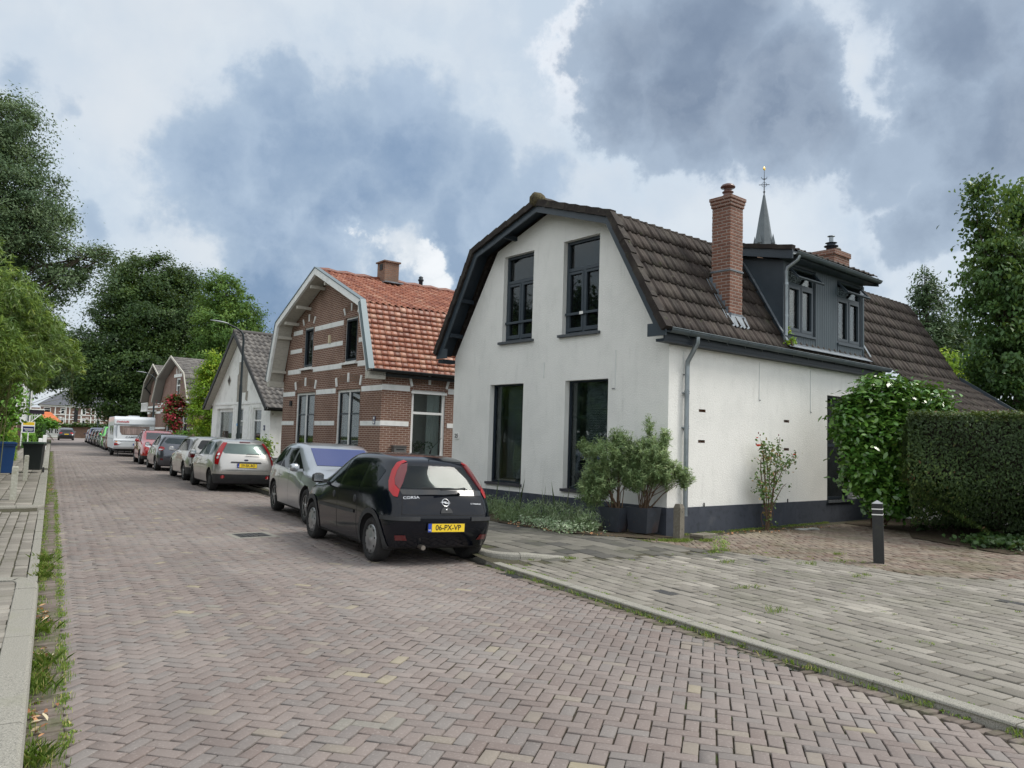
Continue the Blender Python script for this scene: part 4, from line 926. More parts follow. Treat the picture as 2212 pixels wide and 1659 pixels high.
mb = MB(); mb.box(-.02, 0, -.02, W3, 0, .55); mb.box(0, 8, -.02, 0, 0, .55); mb.build('plinth', mat('grey_plinth', (.10, .105, .11), .9, bump=(20, .6, .01)), CH)
pr3 = [(-.42, 2.72), (AY, 6.50), (W3+.45, 2.85)]
tile_roof('roof', CH, -.35, 8.2, [pr3[0], pr3[1]], tile_g, tw=.26, course=.33, step=.03, kind='wave', amp=.07, seed=21)
rf = tile_roof('roof_far_slope', CH, -.35, 8.2, [pr3[2], pr3[1]], tile_g, tw=.26, course=.33, kind='wave', amp=.07, seed=22, flip=True)
mb = MB(); mb.tube([(-.38, AY, 6.53), (8.2, AY, 6.53)], .12, 8); mb.build('ridge_tiles', tile_g, rf)
mb = MB(); verge_band(mb, pr3, -.06, .14, -.38, -.33); mb.build('bargeboard', black_m, CH)
mb = MB(); verge_band(mb, pr3, .08, .12, -.34, 0); mb.build('soffit', cream_p, CH)
mb = MB(); mb.box(-.3, 8, -.45, -.001, 2.62, 2.70); half_round(mb, (-.35, -.55, 2.75), (8.2, -.55, 2.75), .08); mb.build('gutter', black_m, CH)

# ================================================================== two far brick gable houses
soff_d = mat('far_soffit', (.25, .235, .21), .8)
def far_house(name, label, O, fd, W, ze, zk, za, ky, brickm, roofm, dark=False, seed=1, timber=False, L=8):
    poly = [(0, 0), (0, ze), (ky, zk), (W/2, za), (W-ky, zk), (W, ze), (W, 0)]
    hs = [(W*.16, W*.16+1.1, .8, 2.75), (W*.60, W*.60+1.5, .8, 2.75), (W*.5-.55, W*.5+.45, 3.6, 5.0)]
    h, wl = gable_house(name, label, O, fd, poly, L, brickm, hs)
    for i, q in enumerate(hs): window(h, 'front', *q, depth=.06, ft=.11, fm=white_p, hs=[q[2]+(q[3]-q[2])*.66], vs=[((q[0]+q[1])/2)] if i == 1 else [], gl=pane)
    mb = MB()
    for z0, z1 in ((2.85, 3.02), (1.7, 1.82), (.6, .74)): 
        for a0, a1 in ((0, hs[0][0]-.05), (hs[0][1]+.05, hs[1][0]-.05), (hs[1][1]+.05, W)): mb.box(-.03, 0, a0, a1, z0, z1)
    mb.box(-.03, 0, .12, W-.12, 3.3, 3.45); mb.box(-.03, 0, W*.5-.9, W*.5+.85, 5.05, 5.25)
    for k in range(3): mb.box(-.04, 0, W*.5-.35+k*.35-.04, W*.5-.35+k*.35+.04, 5.25, 5.6)
    mb.build('stone_band', white_p, h)
    pr = [(-.35, ze-.1), (ky-.12, zk+.1), (W/2, za+.18), (W-ky+.12, zk+.1), (W+.35, ze-.1)]
    for i, (a, b, fl) in enumerate(((pr[0], pr[1], False), (pr[1], pr[2], False), (pr[3], pr[2], True), (pr[4], pr[3], True))):
        tile_roof(('roof', 'roof_upper_slope', 'roof_far_upper_slope', 'roof_far_slope')[i], h, -.5, L, [a, b], roofm, tw=.3, course=.35, kind='flat', seed=seed+i, flip=fl)
    mb = MB(); verge_band(mb, pr, -.07, .05, -.55, -.50); mb.build('bargeboard', cream_p, h)
    mb = MB(); verge_band(mb, pr, .07, .11, -.50, 0); mb.build('soffit', soff_d, h)
    if timber:
        for p_, q_ in [((-.46, pr[q][0], pr[q][1]-.35), (0, pr[q][0], pr[q][1]-.9)) for q in (1, 2, 3)]+[((-.42, W*.5, za-.5), (-.42, W-.3, zk-.4)), ((-.42, W-.25, zk-.3), (-.42, W+.15, ze+.3))]:
            mb = MB(); mb.beam(p_, q_, .09, .09); mb.build('gable_timber', black_m, h)
    return h
BHh = far_house('gabled_brick_house', 'red brick house with a white mansard bargeboard beyond the yellow-green hornbeam', (7.25, 50.0, 0), radians(8), 7.4, 3.6, 5.0, 6.15, .8, brick_f, tile_g, seed=31)
AHh = far_house('gabled_brick_house', 'brick house with timber framed gable overhang, farthest of the right hand row', (7.05, 60.5, 0), radians(5), 7.2, 3.9, 5.2, 6.35, .8, brick_f, tile_g, seed=41, timber=True)
mb = MB(); mb.box(-.7, -.0, 3.9, 6.3, 3.0, 3.12)
for k in range(8): mb.box(-.68, -.62, 3.95+k*.32, 4.01+k*.32, 3.12, 3.6)
mb.box(-.7, -.62, 3.9, 6.3, 3.6, 3.66); mb.build('balcony', white_p, AHh)

# ================================================================== end of the street
def simple_window(par, side, a0, a1, z0, z1, off=0., fm=white_p, vs=(), hs=()): return window(par, side, a0, a1, z0, z1, depth=-.06, ft=.09, fm=fm, vs=list(vs), hs=list(hs), gl=pane_op, off=off)
VH = thing('villa', 'large brick villa with white bands and slate roof closing the end of the street', 'house', (0, 0, 0))
VY = 160.
mb = MB(); mb.box(-2.2, 9.5, VY, VY+9, 0, 5.3); mb.box(-5.5, -2.2, VY-1.5, VY+8, 0, 4.9); mb.build('wall', brick_f, VH)
mb = MB()
for z0, z1 in ((5.15, 5.5), (3.78, 3.9), (3.0, 3.12), (2.2, 2.28), (.9, 1.0)): mb.box(-2.25, 9.55, VY-.06, VY, z0, z1)
for x in (-2.2, .1, 1.75, 2.35, 4.2, 5.75, 6.4, 9.2): mb.box(x, x+.18, VY-.08, VY, 2.2, 5.2)
for x in (.75, 2.9, 5.0, 7.4):
    for zz in (4.3, 3.3, 2.5): mb.box(x, x+.5, VY-.07, VY, zz, zz+.14)
mb.build('stone_band', white_p, VH)
for i, (x0, x1) in enumerate(((-1.6, -.5), (1.0, 1.65), (4.42, 4.98), (6.7, 7.4))):
    simple_window(VH, 'side', x0, x1, 3.95, 5.0, off=VY, hs=[4.6]); simple_window(VH, 'side', x0, x1, 2.25, 3.3, off=VY, hs=[2.9])
mb = MB(); mb.box(3.15, 3.75, VY-.12, VY-.01, 2.6, 5.2); mb.build('stair_window', black_m, VH)
mb = MB(); x0, x1, y0, y1, z0 = -2.6, 9.9, VY-.4, VY+9.4, 5.5
mb.add([(x0, y0, z0), (x1, y0, z0), (x1, y1, z0), (x0, y1, z0), (1.2, VY+3.2, 8.3), (7, VY+3.2, 8.3), (7, VY+5.5, 8.3), (1.2, VY+5.5, 8.3)], [(0, 1, 5, 4), (1, 2, 6, 5), (2, 3, 7, 6), (3, 0, 4, 7), (4, 5, 6, 7)])
slate = mat('slate_roof', (.085, .09, .105), .55, layers=[(3, (.13, .14, .16), .4, .7, .6)], bump=(6, .5, .03))
mb.build('roof', slate, VH)
OH = thing('orange_roofed_house', 'low white outbuilding with bright orange tiled hipped roof at the street end', 'house', (0, 0, 0))
mb = MB(); mb.box(-4.5, 1.0, 140, 146, 0, 2.2); mb.build('wall', oldwhite, OH)
mb = MB(); mb.add([(-4.8, 139.6, 2.2), (1.4, 139.6, 2.2), (1.4, 146.4, 2.2), (-4.8, 146.4, 2.2), (-4.8, 143, 3.95), (-.45, 143, 3.95)], [(0, 1, 5, 4), (1, 2, 5), (2, 3, 4, 5), (0, 4, 3)])
mb.build('roof', mat('bright_orange_tile', (.55, .15, .05), .6, layers=[(2, (.38, .10, .04), .4, .7, .6)], bump=(5, .6, .03)), OH)
for x0, x1 in ((-1.5, -.75), (-.55, .1), (.25, .85), (-2.6, -1.8)): simple_window(OH, 'side', x0, x1, .55, 2.0, off=140, vs=[(x0+x1)/2], hs=[1.3])
mb = MB(); mb.box(-.4, 1.6, 139.3, 139.6, 2.05, 2.22); mb.build('eaves_board', white_p, OH)
t = MB(); t.box(.9, 12, 138, 138.35, 0, 1.75); o = t.build('garden_wall', brick_old); tag(o, 'brown brick garden wall topped with creeper, across the far end of the street', 'wall')
# white building with porch canopy on the left
WB = thing('white_house', 'white painted house with dark canopy porch on the left side of the street', 'house', (0, 0, 0))
mb = MB(); mb.box(-8, -1.75, 72, 82, 0, 6.6); mb.build('wall', white_p, WB)
mb = MB(); mb.box(-1.75, -.68, 72.3, 76, 2.62, 2.92); mb.build('canopy', mat('canopy_dark', (.03, .02, .035), .5), WB)
mb = MB(); mb.box(-1.76, -.66, 72.2, 76.1, 2.92, 3.0); mb.beam((-1.72, 72.35, 1.75), (-.85, 72.35, 2.6), .07, .07)
for k in range(5): mb.box(-1.66+k*.18, -1.62+k*.18, 72.33, 72.37, 1.85+k*.17, 2.6)
mb.box(-1.72, -.9, 72.33, 72.37, 2.45, 2.5); mb.build('canopy_bracket', white_p, WB)
mb = MB(); mb.tube([(-1.7, 71.94, 0), (-1.7, 71.94, 6.4)], .05, 8); mb.build('downpipe', zinc_d, WB)
mb = MB(); mb.add([(-8.4, 71.6, 6.6), (-1.3, 71.6, 6.6), (-1.3, 82.4, 6.6), (-8.4, 82.4, 6.6), (-5, 75, 9), (-5, 79, 9)], [(0, 1, 4), (1, 2, 5, 4), (2, 3, 5), (3, 0, 4, 5)]); mb.build('roof', slate, WB)
for zz in (2.05, 1.7):
    pass
# fence posts, estate agent's board, notice frame
t = MB(); t.box(-2.22, -1.92, 78, 78.3, 0, 1.95); t.box(-2.0, -1.78, 60.0, 60.24, 0, 1.72)
o = tag(t.build('gate_pier', mat('brown_pier', (.10, .06, .05), .8)), 'dark brown gate piers by the wooden fence beyond the left hedge', 'gate pier')
t = MB(); [t.box(-3.6+.16*k, -3.46+.16*k, 64, 64.04, 0, 1.68) for k in range(10)]; t.box(-3.6, -2.0, 64.04, 64.08, .4, .5); t.box(-3.6, -2.0, 64.04, 64.08, 1.3, 1.4)
tag(t.build('wooden_fence', mat('fence_wood', (.30, .17, .10), .8, layers=[(20, (.20, .11, .07), .4, .7, .6, (1, 1, .1))])), 'brown boarded fence between the ivy hedge and the white house', 'fence')
ES = thing('estate_sign', 'yellow and navy sign board in white frame on a post before the clipped hedge', 'sign', (-1.42, 62.5, 0))
mb = MB(); mb.box(-.03, .03, -.03, .03, 0, 1.4); mb.build('post', white_p, ES)
mb = MB(); mb.box(-.36, .36, -.03, .03, 1.18, 1.92); bd = mb.build('board', white_p, ES)
mb = MB(); mb.box(-.33, .33, -.034, -.03, 1.68, 1.89); mb.build('yellow_panel', mat('sign_yellow', (.75, .50, .02), .5), bd)
mb = MB(); mb.box(-.33, .33, -.034, -.03, 1.22, 1.60); mb.build('navy_panel', mat('sign_navy', (.015, .02, .09), .5), bd)
mb = MB(); mb.box(-.28, .28, -.038, -.034, 1.40, 1.44); mb.box(-.2, .24, -.038, -.034, 1.32, 1.35); mb.build('sign_line', white_e, bd)
# ------------------------------------------------------------------ vehicles
def paint(name, c, metal=.0, rough=.28, coat=1.):
    return mat(name, c, rough, metal=metal, coat=coat, spec=.5, layers=[(3, tuple(x*.86 for x in c), .35, .75, .5)])
tyre_m = mat('tyre_rubber', (.018, .018, .019), .85, layers=[(20, (.06, .055, .05), .5, .8, .6)])
trim_m = mat('black_plastic', (.028, .03, .033), .6, layers=[(8, (.05, .052, .055), .4, .7, .6)])
under_m = mat('underbody', (.008, .008, .009), .9)
chrome = mat('chrome', (.75, .76, .78), .12, metal=1.)
alloy = mat('alloy_silver', (.48, .49, .50), .3, metal=.8)
hub_m = mat('hubcap_silver', (.34, .35, .36), .35, metal=.7)
red_l = mat('tail_lamp_red', (.30, .006, .010), .14, coat=.4, spec=.4)
dred_l = mat('tail_lamp_dark', (.10, .008, .012), .12, coat=.8)
clr_l = mat('clear_lamp', (.62, .65, .68), .08, coat=1., metal=.3)
head_l = mat('headlamp_glass', (.35, .38, .40), .06, coat=1., metal=.4)
amber = mat('amber_lamp', (.8, .30, .03), .15, coat=1.)
plate_y = mat('plate_yellow', (.85, .60, .03), .4); plate_b = mat('plate_blue', (.02, .06, .40), .4)
car_glass = glass_mat('car_glass', (.62, .72, .72), .80, ior=1.55, fk=.5)
car_glass_d = glass_mat('car_glass_tinted', (.10, .12, .13), .5, ior=1.7)
seam_m = mat('panel_gap', (.006, .006, .007), .8)
seat_m = mat('car_seat', (.04, .042, .046), .9)

def car_shell(S):
    """closed box-topology cage lofted from stations, smoothed by subdivision, wheel wells cut out"""
    st, crown, nI = S['st'], S.get('crown', .035), 5
    K, J = len(st), 5; fI = [-1, -.55, 0, .55, 1]; idx = {}; V = []
    def pos(k, j, i):
        w_, y, z = st[k][j]; f = fI[i]; b = S.get('bf', .10) if k == K-1 else (-S.get('br', .06) if k == 0 else 0)
        yy = y+b*(1-f*f)*(1 if j else .6)
        if k == K-2 and j == 4: yy += b*0
        if S.get('cowl') == k and j == 4: yy += .07*(1-f*f)
        zz = z+(crown*(1-f*f) if j == 4 else 0)
        return (w_*f, yy, zz)
    def vid(k, j, i):
        if not (k in (0, K-1) or j in (0, J-1) or i in (0, nI-1)): return None
        if (k, j, i) not in idx: idx[(k, j, i)] = len(V); V.append(pos(k, j, i))
        return idx[(k, j, i)]
    F = []
    for k in range(K-1):
        for j in range(J-1):
            F.append((vid(k, j, 0), vid(k, j+1, 0), vid(k+1, j+1, 0), vid(k+1, j, 0)))
            F.append((vid(k, j, 4), vid(k+1, j, 4), vid(k+1, j+1, 4), vid(k, j+1, 4)))
        for i in range(nI-1):
            F.append((vid(k, 4, i), vid(k, 4, i+1), vid(k+1, 4, i+1), vid(k+1, 4, i)))
            F.append((vid(k, 0, i), vid(k+1, 0, i), vid(k+1, 0, i+1), vid(k, 0, i+1)))
    for j in range(J-1):
        for i in range(nI-1):
            F.append((vid(0, j, i), vid(0, j, i+1), vid(0, j+1, i+1), vid(0, j+1, i)))
            F.append((vid(K-1, j, i), vid(K-1, j+1, i), vid(K-1, j+1, i+1), vid(K-1, j, i+1)))
    me = bpy.data.meshes.new('body'); me.from_pydata(V, [], F)
    bm = bmesh.new(); bm.from_mesh(me); bmesh.ops.recalc_face_normals(bm, faces=bm.faces)
    cl = bm.edges.layers.float.new('crease_edge'); inv = {v: k for k, v in idx.items()}
    bm.verts.ensure_lookup_table()
    for e in bm.edges:
        a, b = inv[e.verts[0].index], inv[e.verts[1].index]
        if a[1] == b[1] == 0: e[cl] = .5
        if a[1] == b[1] == 4 and a[2] == b[2] and a[2] in (0, 4): e[cl] = .32
        if a[1] == b[1] == 3 and a[2] == b[2] and a[2] in (0, 4): e[cl] = .42
        if a[0] == b[0] == 0 and a[1] == b[1] and a[1] in (2, 4): e[cl] = .35
    bm.to_mesh(me); bm.free()
    o = bpy.data.objects.new('body', me); COL.objects.link(o)
    m = o.modifiers.new('s', 'SUBSURF'); m.levels = m.render_levels = S.get('lvl', 3)
    sm = evaluated(o); o.modifiers.clear(); o.data = sm; bpy.data.meshes.remove(me)
    bm = bmesh.new(); bm.from_mesh(o.data); bvh = BVHTree.FromBMesh(bm); bm.free()
    cs = []
    for yw in (S['yr'], S['yf']):
        for sx in (-1, 1):
            c = MB(); R = S['R']+.055; c.lathe([(R, -.16), (R, .6)], 36, Matrix.Translation((sx*(S['W']/2-.06), yw, S['R']))@Matrix.Rotation(sx*pi/2, 4, 'Y')); cs.append(c)
    n0 = len(o.data.polygons)
    for c in cs:
        keep = o.data.copy(); done = False
        for sv in ('EXACT', 'FAST'):
            cut(o, [c], sv)
            if len(o.data.polygons) > n0*.5: done = True; break
            o.data = keep.copy()
        if not done: print('WHEEL CUT FAILED', len(o.data.polygons))
    for p in o.data.polygons: p.use_smooth = True
    return o, bvh
def proj_panel(name, bvh, poly, view, mats, parent, off=.004, step=.06, thick=0):
    bm = bmesh.new(); bm.faces.new([bm.verts.new((a, b, 0)) for a, b in poly])
    for ax in (0, 1):
        lo, hi = min(p[ax] for p in poly), max(p[ax] for p in poly); n = max(1, int((hi-lo)/step))
        for i in range(1, n):
            co = [0, 0, 0]; co[ax] = lo+(hi-lo)*i/n; no = [0, 0, 0]; no[ax] = 1
            bmesh.ops.bisect_plane(bm, geom=bm.verts[:]+bm.edges[:]+bm.faces[:], plane_co=co, plane_no=no)
    for v in bm.verts:
        a, b = v.co.x, v.co.y
        if view[0] == 's': sx = 1 if view[1] == '+' else -1; ro, rd = Vector((sx*3, a, b)), Vector((-sx, 0, 0))
        elif view == 'rear': ro, rd = Vector((a, -6, b)), Vector((0, 1, 0))
        elif view == 'front': ro, rd = Vector((a, 6, b)), Vector((0, -1, 0))
        elif view[0] == 'd':
            sx = 1 if view[1] == '+' else -1; fy = -1 if view[2] == 'r' else 1; k_ = .70711
            rd = Vector((-sx*k_, -fy*k_, 0)); ro = Vector((sx*k_, -fy*k_, 0))*a-rd*4+Vector((0, 0, b))
        else: ro, rd = Vector((a, b, 5)), Vector((0, 0, -1))
        h = bvh.ray_cast(ro, rd)
        if h[0] is None: h = bvh.find_nearest(ro+rd*(3-.6 if view[0] == 's' else 4.1 if view in ('rear', 'front') else 3.6))
        n = h[1] if h[1].dot(rd) < 0 else -h[1]
        v.co = h[0]+n*off
    bmesh.ops.triangulate(bm, faces=[f for f in bm.faces if len(f.verts) > 4])
    bmesh.ops.recalc_face_normals(bm, faces=bm.faces)
    f0 = bm.faces[:][0] if len(bm.faces) else None
    me = bpy.data.meshes.new(name); bm.to_mesh(me); bm.free()
    for p in me.polygons: p.use_smooth = True
    me.materials.append(mats); o = bpy.data.objects.new(name, me); COL.objects.link(o); o.parent = parent
    return o
def wheel(parent, x, y, R, sx, style, rimm=None, name='wheel', wd=.19):
    w_ = bpy.data.objects.new(name, None); COL.objects.link(w_); w_.parent = parent; w_.empty_display_size = .1
    w_.location = (x, y, R); w_.rotation_euler = (0, 0, 0 if sx > 0 else pi)
    M_ = Matrix.Rotation(pi/2, 4, 'Y'); r = R*.66; mb = MB()
    mb.lathe([(r, -wd), (R*.93, -wd*1.0), (R*.99, -wd*.85), (R, -wd*.5), (R*.99, -wd*.1), (R*.93, .012), (R*.80, .02), (r+.012, .008), (r, -.005)], 40, M_)
    for k in range(4): 
        rr = R*(.995); 
    mb.build('tyre', tyre_m, w_)
    mb = MB()
    if style == 'hub':
        mb.lathe([(r, -.01), (r*.96, .006), (r*.72, .014), (r*.35, .006), (r*.30, .016), (0, .018)], 40, M_)
        for k in range(9):
            a = 2*pi*k/9; mb.box(.0135, .0155, -r*.055, r*.055, r*.74, r*.90, 1, M=Matrix.Rotation(a, 4, 'X'))
        mb.build('rim', [rimm or hub_m, black_m], w_)
    elif style == 'steel':
        mb.lathe([(r, -.01), (r*.93, .0), (r*.75, -.02), (r*.5, .008), (r*.25, .0), (0, .012)], 32, M_)
        for k in range(12):
            a = 2*pi*k/12; mb.box(-.008, .002, -r*.07, r*.07, r*.60, r*.80, 1, M=Matrix.Rotation(a, 4, 'X'))
        mb.build('rim', [rimm or trim_m, black_m], w_)
    else:
        mb.lathe([(r, -.02), (r*.94, .004), (r*.90, -.03)], 36, M_, 0); mb.lathe([(r*.92, -.05), (0, -.05)], 24, M_, 1)
        mb.lathe([(r*.22, -.02), (r*.20, .006), (0, .008)], 20, M_, 0)
        for k in range(5):
            for d in (-.13, .13):
                a = 2*pi*k/5+d*.4; Q = Matrix.Rotation(a, 4, 'X')@Matrix.Translation((0, d*r*.35, 0)); mb.box(-.02, .003, -r*.045, r*.045, r*.1, r*.93, 0, M=Q)
        mb.build('rim', [rimm or alloy, black_m], w_)
    return w_
def plate(parent, S, txt, pos, tilt=0., front=False, bvh=None):
    x, y, z = pos
    if bvh:
        ys = [bvh.ray_cast(Vector((x+dx, -6, z+dz)), Vector((0, 1, 0)))[0].y for dx in (-.26, 0, .26) for dz in (-.05, .05)]; pos = (x, min(ys)-.012, z)
    sgn = 1 if front else -1; p = MB(); fr_ = MB()
    M_ = Matrix.Translation(pos)@Matrix.Rotation(pi if front else 0, 4, 'Z')@Matrix.Rotation(tilt, 4, 'X')
    p.box(-.27, .27, -.006, 0, -.06, .06, M=M_); pl = p.build('number_plate', black_m, parent)
    q = MB(); q.box(-.212, .262, -.009, -.006, -.052, .052, M=M_); q.build('plate_face', plate_y, pl)
    q = MB(); q.box(-.262, -.214, -.009, -.006, -.052, .052, M=M_); q.build('plate_band', plate_b, pl)
    T = M_@Matrix.Translation((.025, -.0095, 0))@Matrix.Rotation(pi/2, 4, 'X')
    if txt:
        text(txt, .098, black_e, pl, T, extrude=.001, bold=.0015, sx=.95); text('NL', .034, white_e, pl, M_@Matrix.Translation((-.238, -.0095, -.03))@Matrix.Rotation(pi/2, 4, 'X'), extrude=.001)
    return pl
def hatch_spec(L=3.82, W=1.65, H=1.44, R=.29, wb=2.49, belt=.92, sill=.19, hood=.90, cowl=(.98, 1.0), wtop=(.28, 1.38), rtop=(-1.42, 1.33), rglass=(-1.80, .98), lvl=3, roofw=None, ro=None, hoodf=.76):
    h, f, r = W/2, L/2, -L/2; rw = roofw or h-.245
    yf = f-(ro or (L-wb)*.52); yr = yf-wb
    def s(*rows): return [(w_, y, z) for w_, y, z in rows]
    st = [
        s((h-.14, r+.14, sill+.03), (h-.06, r+.02, .40), (h-.055, r+.0, .64), (h-.10, rglass[0]+.0, rglass[1]), (rw-.06, rtop[0]-.0, rtop[1])),
        s((h-.04, r+.34, sill), (h-.0, r+.34, .38), (h+.015, r+.34, .66), (h-.035, rglass[0]+.30, belt+.05), (rw+.01, rtop[0]+.22, rtop[1]+.07)),
        s((h-.04, yr+.35, sill-.01), (h+.0, yr+.4, .38), (h+.015, yr+.4, .66), (h-.01, yr+.45, belt+.01), (rw+.04, (rtop[0]+wtop[0])/2-.1, H)),
        s((h-.05, 0, sill-.01), (h-.0, 0, .38), (h+.012, 0, .66), (h-.005, .05, belt-.02), (rw+.03, wtop[0]-.32, H-.005)),
        s((h-.05, .6, sill-.01), (h+.0, .6, .38), (h+.012, .6, .66), (h-.015, .55, belt-.03), (rw, wtop[0], wtop[1])),
        s((h-.04, yf-.42, sill), (h+.0, yf-.42, .38), (h+.012, yf-.42, .65), (h-.045, cowl[0]-.05, belt-.05), (h-.20, cowl[0], cowl[1])),
        s((h-.04, yf, sill+.01), (h+.0, yf, .38), (h+.008, yf, .64), (h-.065, (cowl[0]+f)/2-.05, hood-.06), (h-.23, (cowl[0]+f)/2-.05, hood)),
        s((h-.08, f-.28, sill+.01), (h-.03, f-.22, .38), (h-.04, f-.22, .60), (h-.10, f-.24, hoodf-.04), (h-.26, f-.28, hoodf+.02)),
        s((h-.20, f-.15, sill+.03), (h-.16, f-.06, .37), (h-.17, f-.05, .56), (h-.20, f-.10, hoodf-.10), (h-.32, f-.17, hoodf-.02))]
    return dict(st=st, L=L, W=W, H=H, R=R, yf=yf, yr=yr, cowl=5, lvl=lvl, belt=belt, wtop=wtop, cowlp=cowl, rtop=rtop, rglass=rglass, sill=sill, rw=rw)
def car(name, label, S, pm_, loc, rz=0., group=None, wheels='hub', roll=0., cat='car', txt=None, detail=2, glass=None, rear_mat=None, arches=False, facing_away=True, rimm=None, mirrors=None):
    t = thing(name, label, cat, loc, group=group, rot=(0, roll, rz))
    body, bvh = car_shell(S); body.parent = t; body.data.materials.clear()
    for m in (pm_, under_m, trim_m): body.data.materials.append(m)
    W, R = S['W'], S['R']
    for p in body.data.polygons:
        c = p.center; d = min(math.hypot(c.y-S['yf'], c.z-R), math.hypot(c.y-S['yr'], c.z-R)); mi = 0
        if d < R+.06 and abs(c.x) < W/2-.012: mi = 1
        elif c.z < S['sill']+.045 and p.normal.z < -.2: mi = 1
        elif S.get('trimz') and c.z < S['trimz'] and (c.y < S['yr']-R-.04 or c.y > S['yf']+R+.04): mi = 2
        p.material_index = mi
    b, wt, cw, rtp, rg, H = S['belt'], S['wtop'], S['cowlp'], S['rtop'], S['rglass'], S['H']
    gm = glass or car_glass_d
    # side glass: three lights split by pillars
    zt = lambda y: min(wt[1]-.085+(H-wt[1])*.6*max(0, min(1, (wt[0]-y)/.6)), H-.10)
    def top(y):
        if y > wt[0]-.12: return wt[1]-.10-(y-wt[0]+.12)*(wt[1]-cw[1])/(cw[0]-wt[0])*1.0
        if y < rtp[0]+.45: return H-.12-(rtp[0]+.45-y)*.30
        return H-.105
    ya, yb_, yc, yd = cw[0]-.20, S.get('bp', .02), S.get('cp', -.72), rtp[0]+.10
    lights_ = []
    for sx in ('s-', 's+'):
        for y0, y1 in ((yb_+.05, ya), (yc+.04, yb_-.05), (yd-.02, yc-.05)):
            if y1-y0 < .12: continue
            n = 5; po = [(y0+.0, b+.035+(.02 if y0 < -.9 else 0)), (y1, b+.02)]+[(y1-(y1-y0)*k/n, max(b+.05, top(y1-(y1-y0)*k/n))) for k in range(n+1)]
            if y1 == ya: po = [(y0, b+.03), (ya, b+.02)]+[(ya-(ya-y0)*k/n, max(b+.06, top(ya-(ya-y0)*k/n))) for k in range(1, n+1)]
            if y0 < yc-.2: po = [(y0+.14, b+.06), (y1, b+.04)]+[(y1-(y1-y0-.06)*k/n, top(y1-(y1-y0-.06)*k/n)) for k in range(n+1)]
            proj_panel('side_window', bvh, po, sx, gm, t, .005)
    rw = S['rw']; z0, z1 = rg[1]+.055, rtp[1]-.03; hw0, hw1 = S.get('rgw', (W/2-.26, rw-.12))
    proj_panel('rear_window', bvh, [(-hw0+.06, z0-.0), (0, z0-.015), (hw0-.06, z0), (hw0, z0+.06), (hw1, z1-.03), (hw1-.05, z1), (-hw1+.05, z1), (-hw1, z1-.03), (-hw0, z0+.06)], 'rear', S.get('rgm', gm), t, .006)
    proj_panel('windscreen', bvh, [(-W/2+.28, cw[1]+.045), (W/2-.28, cw[1]+.045), (rw-.10, wt[1]-.03), (-rw+.10, wt[1]-.03)], 'front', S.get('wsm', gm), t, .006)
    wl = {}
    for sx in (-1, 1):
        for yy in (S['yf'], S['yr']): wheel(t, sx*(W/2-.035), yy, R, sx, wheels, rimm)
        if detail:
            m_ = MB(); Mm = Matrix.Translation((sx*(W/2+.09), cw[0]-.22, b+.07)); prof = [(0, -.085), (.05, -.08), (.075, -.03), (.078, .03), (.06, .08), (0, .09)]
            m_.lathe(prof, 14, Mm@Matrix.Rotation(pi/2, 4, 'Y')@Matrix.Diagonal((1, .75, 1, 1))); m_.box(-sx*.0+sx*(W/2-.06) if sx > 0 else -(W/2+.04), sx*(W/2+.04) if sx > 0 else -(W/2-.06), cw[0]-.24, cw[0]-.19, b-.0, b+.05)
            mo = m_.build('wing_mirror', mirrors or pm_, t)
            g_ = MB(); g_.box(sx*(W/2+.09)-.075, sx*(W/2+.09)+.075, cw[0]-.283, cw[0]-.279, b+.025, b+.12); g_.build('mirror_glass', chrome, mo)
    if detail:
        for sx in ('s-', 's+'):
            s_ = -1 if sx == 's-' else 1
            for y0 in (yb_, yc+.0):
                proj_panel('door_gap', bvh, [(y0-.004, S['sill']+.1), (y0+.004, S['sill']+.1), (y0+.004, b+.02), (y0-.004, b+.02)], sx, seam_m, t, .002, .05)
            proj_panel('door_gap', bvh, [(cw[0]-.14, S['sill']+.12), (cw[0]-.132, S['sill']+.12), (cw[0]-.132, b-.02), (cw[0]-.14, b-.02)], sx, seam_m, t, .002, .05)
            for yy in (yb_+.16, yc+.10):
                h_ = MB(); hit = bvh.ray_cast(Vector((s_*3, yy, b-.13)), Vector((-s_, 0, 0))); x = hit[0].x
                h_.box(x-.012, x+.012, yy-.075, yy+.075, b-.145, b-.118) if S.get('bar') else h_.lathe([(.05, 0), (.052, .006), (.03, .012), (0, .013)], 18, Matrix.Translation((x-.002*s_, yy, b-.13))@Matrix.Rotation(s_*pi/2, 4, 'Y'))
                if S.get('bar'): pass
                h_.build('door_handle', pm_ if S.get('bar') else trim_m, t)
    if txt is not None: plate(t, S, txt, S['plate'], S.get('ptilt', 0), front=not facing_away, bvh=bvh)
    return t, bvh, body

street = 'cars parked nose to tail along the right kerb'
